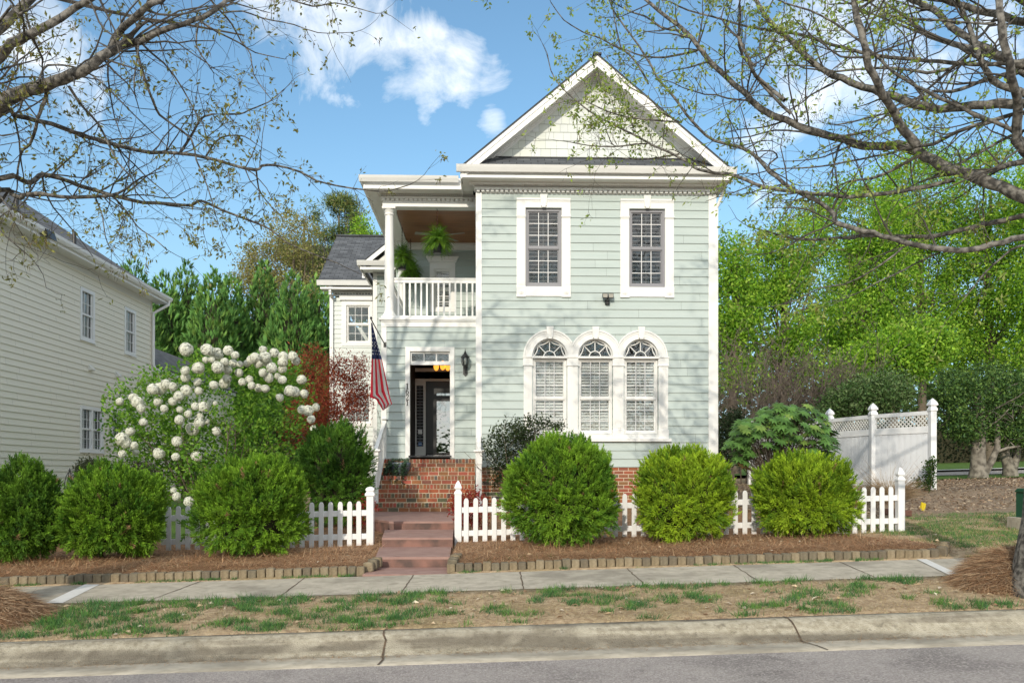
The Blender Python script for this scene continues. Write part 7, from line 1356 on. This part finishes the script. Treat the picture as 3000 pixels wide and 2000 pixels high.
    RL = [
        (s1([(2350, 420), (2200, 350), (2050, 290), (1900, 250), (1780, 200), (1680, 130), (1560, 80), (1470, 55), (1400, 60), (1250, 60), (1120, 25)]) + s2([(600, 1130), (400, 1070), (200, 990), (0, 850)]) + s3([(1980, 780), (1820, 660), (1680, 520), (1580, 390), (1480, 270), (1330, 160), (1170, 30), (1080, -60)]), 37, 8, 7.2, 8.6, True),
        (s2([(1420, 1240), (1300, 1100), (1230, 980), (1150, 850), (1080, 720), (1010, 560), (970, 400), (930, 250), (890, 100), (880, 0), (860, -120)]), 27, 17, 7.1, 6.4, False),
        (s2([(2220, 890), (2000, 890), (1800, 915), (1600, 930), (1400, 890), (1200, 820), (1050, 770), (850, 700), (700, 640), (550, 550), (400, 400), (300, 320), (180, 200), (80, 60), (0, -60)]), 29, 11, 7.5, 8.4, True),
        (s2([(2300, 1250), (2260, 1150), (2270, 950), (2240, 750), (2200, 550), (2150, 350), (2120, 150), (2110, 0), (2100, -150)]), 28, 20, 6.9, 6.3, True),
        (s2([(2250, 540), (2170, 500), (2000, 420), (1850, 320), (1700, 230), (1600, 120), (1480, 50), (1380, 0), (1250, -60)]), 22, 16, 7.4, 7.7, True),
        (s2([(2110, 720), (2030, 640), (1950, 500), (1900, 370), (1850, 200), (1780, 60), (1740, -60)]), 19, 12, 7.3, 7.2, True),
        (s2([(2320, 180), (2150, 140), (1950, 90), (1700, 20), (1560, -40)]), 24, 15, 7.6, 7.9, True),
        (s2([(2200, 540), (1900, 545), (1600, 525), (1300, 500), (1050, 470), (800, 410), (600, 350), (400, 290), (200, 265), (0, 235)]) + s3([(1900, 200), (1700, 140), (1500, 90), (1350, 20)]), 13, 4, 7.6, 8.9, True),
        (s2([(2200, 1100), (2000, 1020), (1800, 920), (1600, 830), (1400, 730), (1250, 640), (1100, 510), (1000, 420), (900, 330), (700, 190), (500, 90), (300, 30), (150, -40)]), 12, 4, 7.0, 7.2, True),
        (s2([(2220, 980), (2000, 1050), (1850, 1090), (1700, 1150), (1550, 1230), (1440, 1240)]), 13, 10, 7.6, 7.4, True),
        (s1([(2351, 700), (2200, 730), (2050, 765), (1900, 780), (1750, 770), (1600, 745), (1450, 710), (1300, 660), (1200, 640), (1100, 610), (1055, 590), (1045, 540), (1000, 490), (900, 430), (800, 390), (700, 320), (600, 240), (520, 150), (430, 90), (370, 65)]) + s3([(1900, 1240), (1720, 1200), (1600, 1100), (1480, 970), (1380, 830), (1250, 680), (1190, 570), (1080, 390), (960, 230), (870, 100), (820, -20)]), 19, 4, 7.0, 9.0, True),
        (s1([(1870, 300), (1700, 340), (1500, 380), (1300, 405), (1150, 415), (1000, 400), (800, 385), (650, 370), (500, 330), (400, 285), (300, 260), (150, 240), (70, 205)]) + s3([(1500, 1380), (1350, 1300), (1200, 1240), (1100, 1180), (900, 1080), (780, 1020), (650, 940), (500, 820), (400, 720), (330, 600), (300, 460)]), 14, 2.6, 7.5, 9.4, False),
        (s3([(1150, 1225), (1050, 1225), (900, 1250), (830, 1190), (790, 1050)]), 5, 2.5, 9, 9.3, False),
        (s3([(1060, 1225), (860, 1250), (660, 1240), (500, 1210), (380, 1195)]), 5, 2, 9, 9.4, False),
        (s3([(1420, 1310), (1250, 1340), (1080, 1355), (860, 1340), (700, 1350)]), 5, 2, 8.9, 9.3, False),
        (s3([(1400, 1040), (1180, 1020), (1000, 1000), (820, 950), (640, 870), (540, 860)]), 6, 2.5, 8.6, 9.3, False),
        (s3([(1430, 1040), (1280, 960), (1160, 830), (1000, 740), (900, 640)]), 6, 2.5, 8.6, 9.1, False),
        (s3([(1160, 720), (1100, 600), (1000, 460), (880, 400), (760, 330), (640, 290), (560, 250), (440, 170), (330, 20)]), 6, 2.5, 8.9, 9.2, False),
        (s3([(1580, 430), (1450, 460), (1300, 490), (1120, 480), (980, 430), (830, 370)]), 8, 2.5, 8.5, 9, False),
        (s3([(1420, 260), (1280, 240), (1130, 140), (1000, 100), (860, 20)]), 7, 3, 8.5, 8.8, False),
        (s3([(930, 420), (880, 200), (850, 40), (840, -60)]), 4, 2, 8.9, 9, False),
        (s3([(2080, 560), (1960, 480), (1930, 320), (1940, 140), (1940, 0), (1930, -80)]), 8, 8, 7.6, 7.4, False),
        (s3([(2320, 850), (2180, 740), (2070, 640), (2010, 500), (1930, 320)]), 12, 9, 7.5, 7.6, False),
        (s2([(340, 970), (200, 830), (60, 680), (0, 560), (-60, 420)]), 10, 5, 7.9, 8.2, False),
        (s1([(2310, 550), (2100, 600), (1900, 650), (1750, 680), (1600, 690), (1300, 680), (1000, 705), (850, 710), (700, 690), (600, 660), (520, 640)]), 16, 4, 7.6, 8.6, True),
        (s1([(2340, 750), (2200, 830), (2080, 940), (2000, 1040), (1920, 1140)]), 7, 3, 7.2, 7.4, True),
        (s1([(2330, 180), (2200, 205), (2100, 245), (2000, 262)]), 18, 15, 7.6, 7.4, True),
        (s2([(2230, 1150), (2000, 1270), (1800, 1380), (1700, 1420), (1560, 1500)]), 9, 6, 7.7, 7.8, True),
        (s2([(1430, 1310), (1200, 1450), (1050, 1510), (820, 1550)]), 11, 6, 7.5, 7.9, False),
        (s2([(1230, 1290), (1050, 1330), (800, 1380), (600, 1415), (400, 1430), (200, 1440), (0, 1490)]), 7, 3, 7.7, 8.4, False),
        (s2([(150, 1430), (160, 1390), (225, 1340), (190, 1290), (80, 1285), (0, 1300)]), 6, 3, 8.3, 8.5, False),
        (s2([(1010, 1110), (800, 1160), (600, 1160), (420, 1120), (200, 1110), (0, 1160), (-200, 1180)]), 9, 3, 7.7, 8.5, False),
        (s2([(1700, 590), (1500, 620), (1300, 590), (1100, 580), (900, 590), (720, 610), (500, 560), (300, 560)]), 10, 4, 7.6, 8.3, False),
        (s2([(2000, 660), (1850, 740), (1700, 780), (1560, 780), (1400, 870), (1240, 940), (900, 1030), (740, 1060)]), 12, 4, 7.4, 7.9, False),
        (s1([(1520, 760), (1400, 860), (1240, 960), (1100, 1020), (950, 1040), (800, 1120), (700, 1150)]), 6, 2.5, 7.3, 8, False),
        (s1([(1770, 800), (1650, 850), (1500, 930), (1350, 1000), (1200, 1080), (1080, 1130)]), 6, 2.5, 7.2, 7.8, False),
        (s2([(2080, 210), (1880, 195), (1600, 170), (1340, 155), (1150, 130), (1000, 165)]), 7, 3, 7.2, 7.5, False),
        (s2([(2320, 600), (2150, 640), (1950, 700)]), 14, 10, 7.8, 7.6, True),
    ]
    spr = [(.27, .38, .06), (.34, .44, .09), (.21, .32, .05), (.40, .46, .15)]
    lf = lambda p: np.interp(p[:, 0], [.2, 2.4, 3.6, 6], [2.2, 1.8, .7, .5])
    oak('street_oak', 'street oak at the frame edge by the utility box, spreading many limbs before the gable', 5.08, 7.3, RL, .20, 10.5, 402, spr, .052, 12, 5.2, 5, (.15, 0), .22, group=None, leafy=lf, extra=[[(4.2, 7.5, 5.0), (2.8, 7.8, 5.6), (1.0, 8.2, 5.9), (-.3, 8.4, 5.7)], [(4.2, 7.2, 5.6), (2.9, 7.0, 6.6), (1.4, 7.1, 7.2)], [(4.6, 8, 6), (3.6, 8.8, 7.4), (2.4, 9.4, 8.0)], [(5.6, 7.8, 5.2), (6.6, 8.2, 5.8), (7.6, 8.4, 6.0)], [(5.5, 7, 5.6), (6.2, 6.9, 6.4), (7.2, 7.2, 6.9)], [(5.2, 6.8, 5), (4.2, 6.2, 5.7), (3, 5.9, 6.2)]])
    # bare oaks on the viewer's side of the street: they mirror in the panes and dapple the road
    for i, (x, y, l) in enumerate(((-8.5, -17, 'budding oak across the street mirrored in the arched windows'), (4.5, -19, 'second budding oak across the street behind the viewer'))):
        if i == 0: T0 = oak('street_oak', l, x, y, [], .22, 9.5, 403, olive, .06, 14, 1, 4, (.2, 0), 0, 'oaks across the street', sparse=1.3)
        else:
            c = dup(T0); c.location = (x, y, g(x, y)); c.rotation_euler = (0, 0, 2.0); c['label'] = l
            for ch in T0.children: dup(ch, c)

# ------------------------------------------------------------------ ground cover
def build_ground_cover():
    rng = np.random.RandomState(71)
    # pine needles over the front beds
    def strands(n, xs, ys, zf, L=(.10, .22), W=.0035, tilt=.16, cols=((.52, .27, .13), (.62, .38, .20), (.40, .20, .10), (.68, .48, .29))):
        d = rng.normal(size=(n, 3)); d[:, 2] *= tilt; d = norm(d); p = np.stack([xs, ys, zf], 1); c = np.array(cols)[rng.randint(4, size=n)] * rng.uniform(.6, 1.25, (n, 1)); return tris(p, d, np.cross(d, np.array([[0, 0, 1.0]])), rng.uniform(*L, n), np.full(n, W), c)
    n = 85000; x = rng.uniform(-7.5, 6.4, n); y = rng.uniform(9.80, 13.6, n) ; y = 9.80 + (y - 9.8) * rng.uniform(.3, 1, n); k = ((x < XA(1090, 10.5)) | (x > XA(1330, 10.5))) & (x < 5.75 - (y - 9.8) * .16); x, y = x[k], y[k]; z = g(x, y) + .045 + (fbm(x, y, 1.6) - .5) * .05 + rng.uniform(0, .045, len(x)) * (.4 + fbm(x, y, 1.1))
    V, F, c = strands(len(x), x, y, z); tag(link('pine_straw', npmesh('pine_straw', V, F, c), None, M['straw']), 'brown pine straw strewn over the front beds', 'pine straw', kind='stuff')
    # heaps of pine straw round the oaks
    for (cx, cy, rx, ry, h, l) in ((-5.0, 7.6, 1.0, .58, .33, 'heap of brown pine straw at the frame edge beside the road verge grass'), (5.12, 7.75, .60, .48, .34, 'heap of brown pine straw around the foot of the oak trunk')):
        zb = g(cx, cy); T = thing('pine_straw_heap', (cx, cy, zb), l, 'straw heap'); th = np.linspace(0, 1, 14); ph = np.linspace(0, 2 * math.pi, 48, endpoint=False); TT, PP = np.meshgrid(th, ph, indexing='ij'); prof = lambda t: (1 - t ** 2.6); X = cx + rx * .96 * TT * np.cos(PP); Y = cy + ry * .96 * TT * np.sin(PP); Z = g(X, Y) - .02 + h * .92 * prof(TT) * (1 + .18 * (fbm(X, Y, 3) - .5)); ii = np.arange(14 * 48).reshape(14, 48); Fc = np.stack([ii[:-1], ii[1:], np.roll(ii, -1, 1)[1:], np.roll(ii, -1, 1)[:-1]], -1).reshape(-1, 4); put('mound', np.stack([X, Y, Z], -1).reshape(-1, 3), Fc, None, T, M['bed'], smooth=True)
        m = 15000; t = np.sqrt(rng.uniform(0, 1.06, m)); a = rng.uniform(0, 6.28, m); xs, ys = cx + rx * t * np.cos(a), cy + ry * t * np.sin(a); zs = g(xs, ys) + h * np.maximum(0, 1 - t ** 2.6) + rng.uniform(-.02, .03, m); d = rng.normal(size=(m, 3)); d[:, 2] = d[:, 2] * .25 - .55 * t ** 2; d[:, 0] += np.cos(a) * t * .8; d[:, 1] += np.sin(a) * t * .8; d = norm(d); c = np.array(((.33, .19, .10), (.44, .29, .165), (.23, .125, .068), (.50, .36, .23)))[rng.randint(4, size=m)] * rng.uniform(.55, 1.2, (m, 1)); V, F, cc = tris(np.stack([xs, ys, zs], 1), d, np.cross(d, rdir(rng, m)), rng.uniform(.10, .22, m), np.full(m, .0042), c); put('needles', V, F, cc, T, M['straw'])
    # tufts of grass
    def tufts(cx, cy, nb, hmin, hmax, spread, cols):
        n = len(cx); X = np.repeat(cx, nb) + rng.normal(size=n * nb) * np.repeat(spread, nb); Y = np.repeat(cy, nb) + rng.normal(size=n * nb) * np.repeat(spread, nb) * .8; hs = np.repeat(rng.uniform(.5, 1.1, n), nb) * rng.uniform(hmin, hmax, n * nb); d = np.stack([rng.normal(size=n * nb) * .55, rng.normal(size=n * nb) * .5, np.ones(n * nb)], 1); Z = g(X, Y) - .005 + (fbm(X, Y, 1.6) - .5) * .05; ci = np.repeat(rng.randint(len(cols), size=n), nb); c = np.array(cols)[ci] * rng.uniform(.7, 1.35, (n * nb, 1)); return tris(np.stack([X, Y, Z], 1), d, rdir(rng, n * nb) * np.array([1, 1, .1]), hs, rng.uniform(.004, .008, n * nb), c * .8, c * 1.2)
    gc = [(.055, .15, .04), (.08, .19, .05), (.12, .25, .05), (.06, .15, .055)]; dry = [(.34, .27, .14), (.27, .20, .10), (.40, .33, .19)]
    parts = []; n = 5200; cx = rng.uniform(-5.6, 7.5, n); cy = rng.uniform(6.9, 8.33, n); w = .38 * fbm(cx * 1.0, cy * 1.6, 1.15) + .62 * vnoise(cx, cy, 6.5); edge = np.exp(-((cy - 8.28) / .10) ** 2) * .12 + np.exp(-((cy - 6.92) / .08) ** 2) * .03; thr = np.interp(cx, [-6, -3.2, -1.2, .5, 2.5, 4, 7], [.40, .45, .50, .62, .58, .53, .51]); k = (w + edge > thr) & ~((np.abs(cx + 5.05) < 1.0) & (cy > 7.1)) & ~((np.abs(cx - 5.2) < .8) & (cy > 7.1)); parts.append(tufts(cx[k], cy[k], 20, .035, .105, np.full(k.sum(), .035), gc))
    n = 2600; cx = rng.uniform(-6, 8, n); cy = rng.uniform(6.88, 8.34, n); parts.append(tufts(cx, cy, 8, .012, .04, np.full(n, .05), dry))
    n = 26000; x = rng.uniform(-6, 8, n); y = rng.uniform(6.88, 8.34, n); parts.append(strands(n, x, y, g(x, y) + .004 + (fbm(x, y, 1.6) - .5) * .05 + rng.uniform(0, .008, n), (.03, .09), .0035, .10, ((.52, .43, .28), (.42, .33, .20), (.62, .53, .36), (.30, .21, .12))))
    n = 1500; cx = rng.uniform(-7, 7, n); cy = 9.60 + rng.uniform(0, .09, n); k = (fbm(cx * 1.4, cy, 1.3) > .46) & ~((cx > -1.6) & (cx < -.35)); parts.append(tufts(cx[k], cy[k], 10, .02, .06, np.full(k.sum(), .02), gc))
    n = 7500; cx = rng.uniform(5.3, 12, n); cy = rng.uniform(9.7, 14.2, n); k = (fbm(cx, cy, 1.0) > .42) & (cx > 5.9 - (cy - 9.8) * .10); parts.append(tufts(cx[k], cy[k], 10, .03, .08, np.full(k.sum(), .05), gc + dry[:1])); n = 3000; cx = rng.uniform(5.3, 12, n); cy = rng.uniform(9.7, 14.4, n); parts.append(tufts(cx, cy, 8, .015, .04, np.full(n, .06), dry))
    n = 2600; cx = rng.uniform(11, 24, n); cy = rng.uniform(23.6, 26.7, n); parts.append(tufts(cx, cy, 8, .05, .12, np.full(n, .12), gc[:2])); n = 2500; cx = rng.uniform(-10, -5.2, n); cy = rng.uniform(13.5, 19, n); parts.append(tufts(cx, cy, 10, .04, .08, np.full(n, .06), gc))
    n = 120; cx = np.concatenate([rng.uniform(-.2, .8, 60), rng.uniform(-4.6, -2.4, 60)]); cy = rng.uniform(9.85, 10.3, n); cz = None; parts.append(tufts(cx, cy, 8, .06, .10, np.full(n, .03), [(.05, .12, .02), (.08, .16, .03)]))
    n = 2600; x = rng.uniform(-6.5, 7.5, n); y = rng.normal(6.47, .05, n); parts.append(strands(n, x, y, np.interp(y, [6.06, 6.3, 6.5, 6.6, 6.66], [-1.386, -1.402, -1.412, -1.372, -1.325]) + .027 * x + .006, (.03, .10), .0035, .05, ((.46, .27, .12), (.36, .20, .09), (.52, .38, .22), (.25, .16, .09))))
    V, F, c = cat3(parts); tag(link('grass', npmesh('grass', V, F, c), None, M['needle']), 'patchy grass tufts on the verge and side yard', 'grass', kind='stuff')
    # wood chips
    n = 26000; x = rng.uniform(5.3, 20, n); y = rng.uniform(13.6, 23, n); k = y > 13.4 + .1 * x; x, y = x[k], y[k]; n = len(x); p = np.stack([x, y, g(x, y) + .045 + (fbm(x, y, 1.6) - .5) * .05 + rng.uniform(0, .02, n)], 1); d = rng.normal(size=(n, 3)) * np.array([1, 1, .25]); V, F, c = leaves(p, d, norm(rng.normal(size=(n, 3)) * .4 + np.array([0, 0, 1])), rng.uniform(.04, .10, n), rng.uniform(.018, .035, n), np.array(((.34, .25, .16), (.44, .35, .25), (.24, .15, .09), (.18, .13, .09)))[rng.randint(4, size=n)] * rng.uniform(.7, 1.2, (n, 1))); tag(link('wood_chips', npmesh('wood_chips', V, F, c), None, M['straw']), 'loose wood chips in the side yard', 'wood chips', kind='stuff')
    n = 420; x = rng.uniform(-6.5, 7.5, n); y = np.where(rng.rand(n) < .6, rng.uniform(6.9, 8.3, n), rng.uniform(9.7, 12, n)); k = ~((x > -1.6) & (x < -.3) & (y > 9)); x, y = x[k], y[k]; n = len(x); p = np.stack([x, y, g(x, y) + np.where(y > 9, .085, .012)], 1); V, F, c = leaves(p, rng.normal(size=(n, 3)) * np.array([1, 1, .15]), norm(rng.normal(size=(n, 3)) * .3 + np.array([0, 0, 1])), rng.uniform(.04, .085, n), rng.uniform(.025, .045, n), np.array(((.40, .28, .16), (.52, .40, .26), (.26, .15, .08), (.62, .54, .42)))[rng.randint(4, size=n)] * rng.uniform(.7, 1.2, (n, 1)), fold=.3); tag(link('fallen_leaves', npmesh('fallen_leaves', V, F, c), None, M['straw']), 'dry fallen leaves on verge and beds', 'fallen leaves', kind='stuff')
# ================================================================== BUILD
build_ground()
build_house()
build_fixtures()
build_neighbour()
build_picket_fences()
build_privacy_fence()
build_edging()
build_flag()
build_small_objects()
build_cedars()
build_snowball()
build_garden()
build_ferns()
build_background()
build_oaks()
build_ground_cover()
# lift the whole place so that the road lies near z = 0
cam.location.z += ZC
for o in ROOTS: o.location.z += ZC
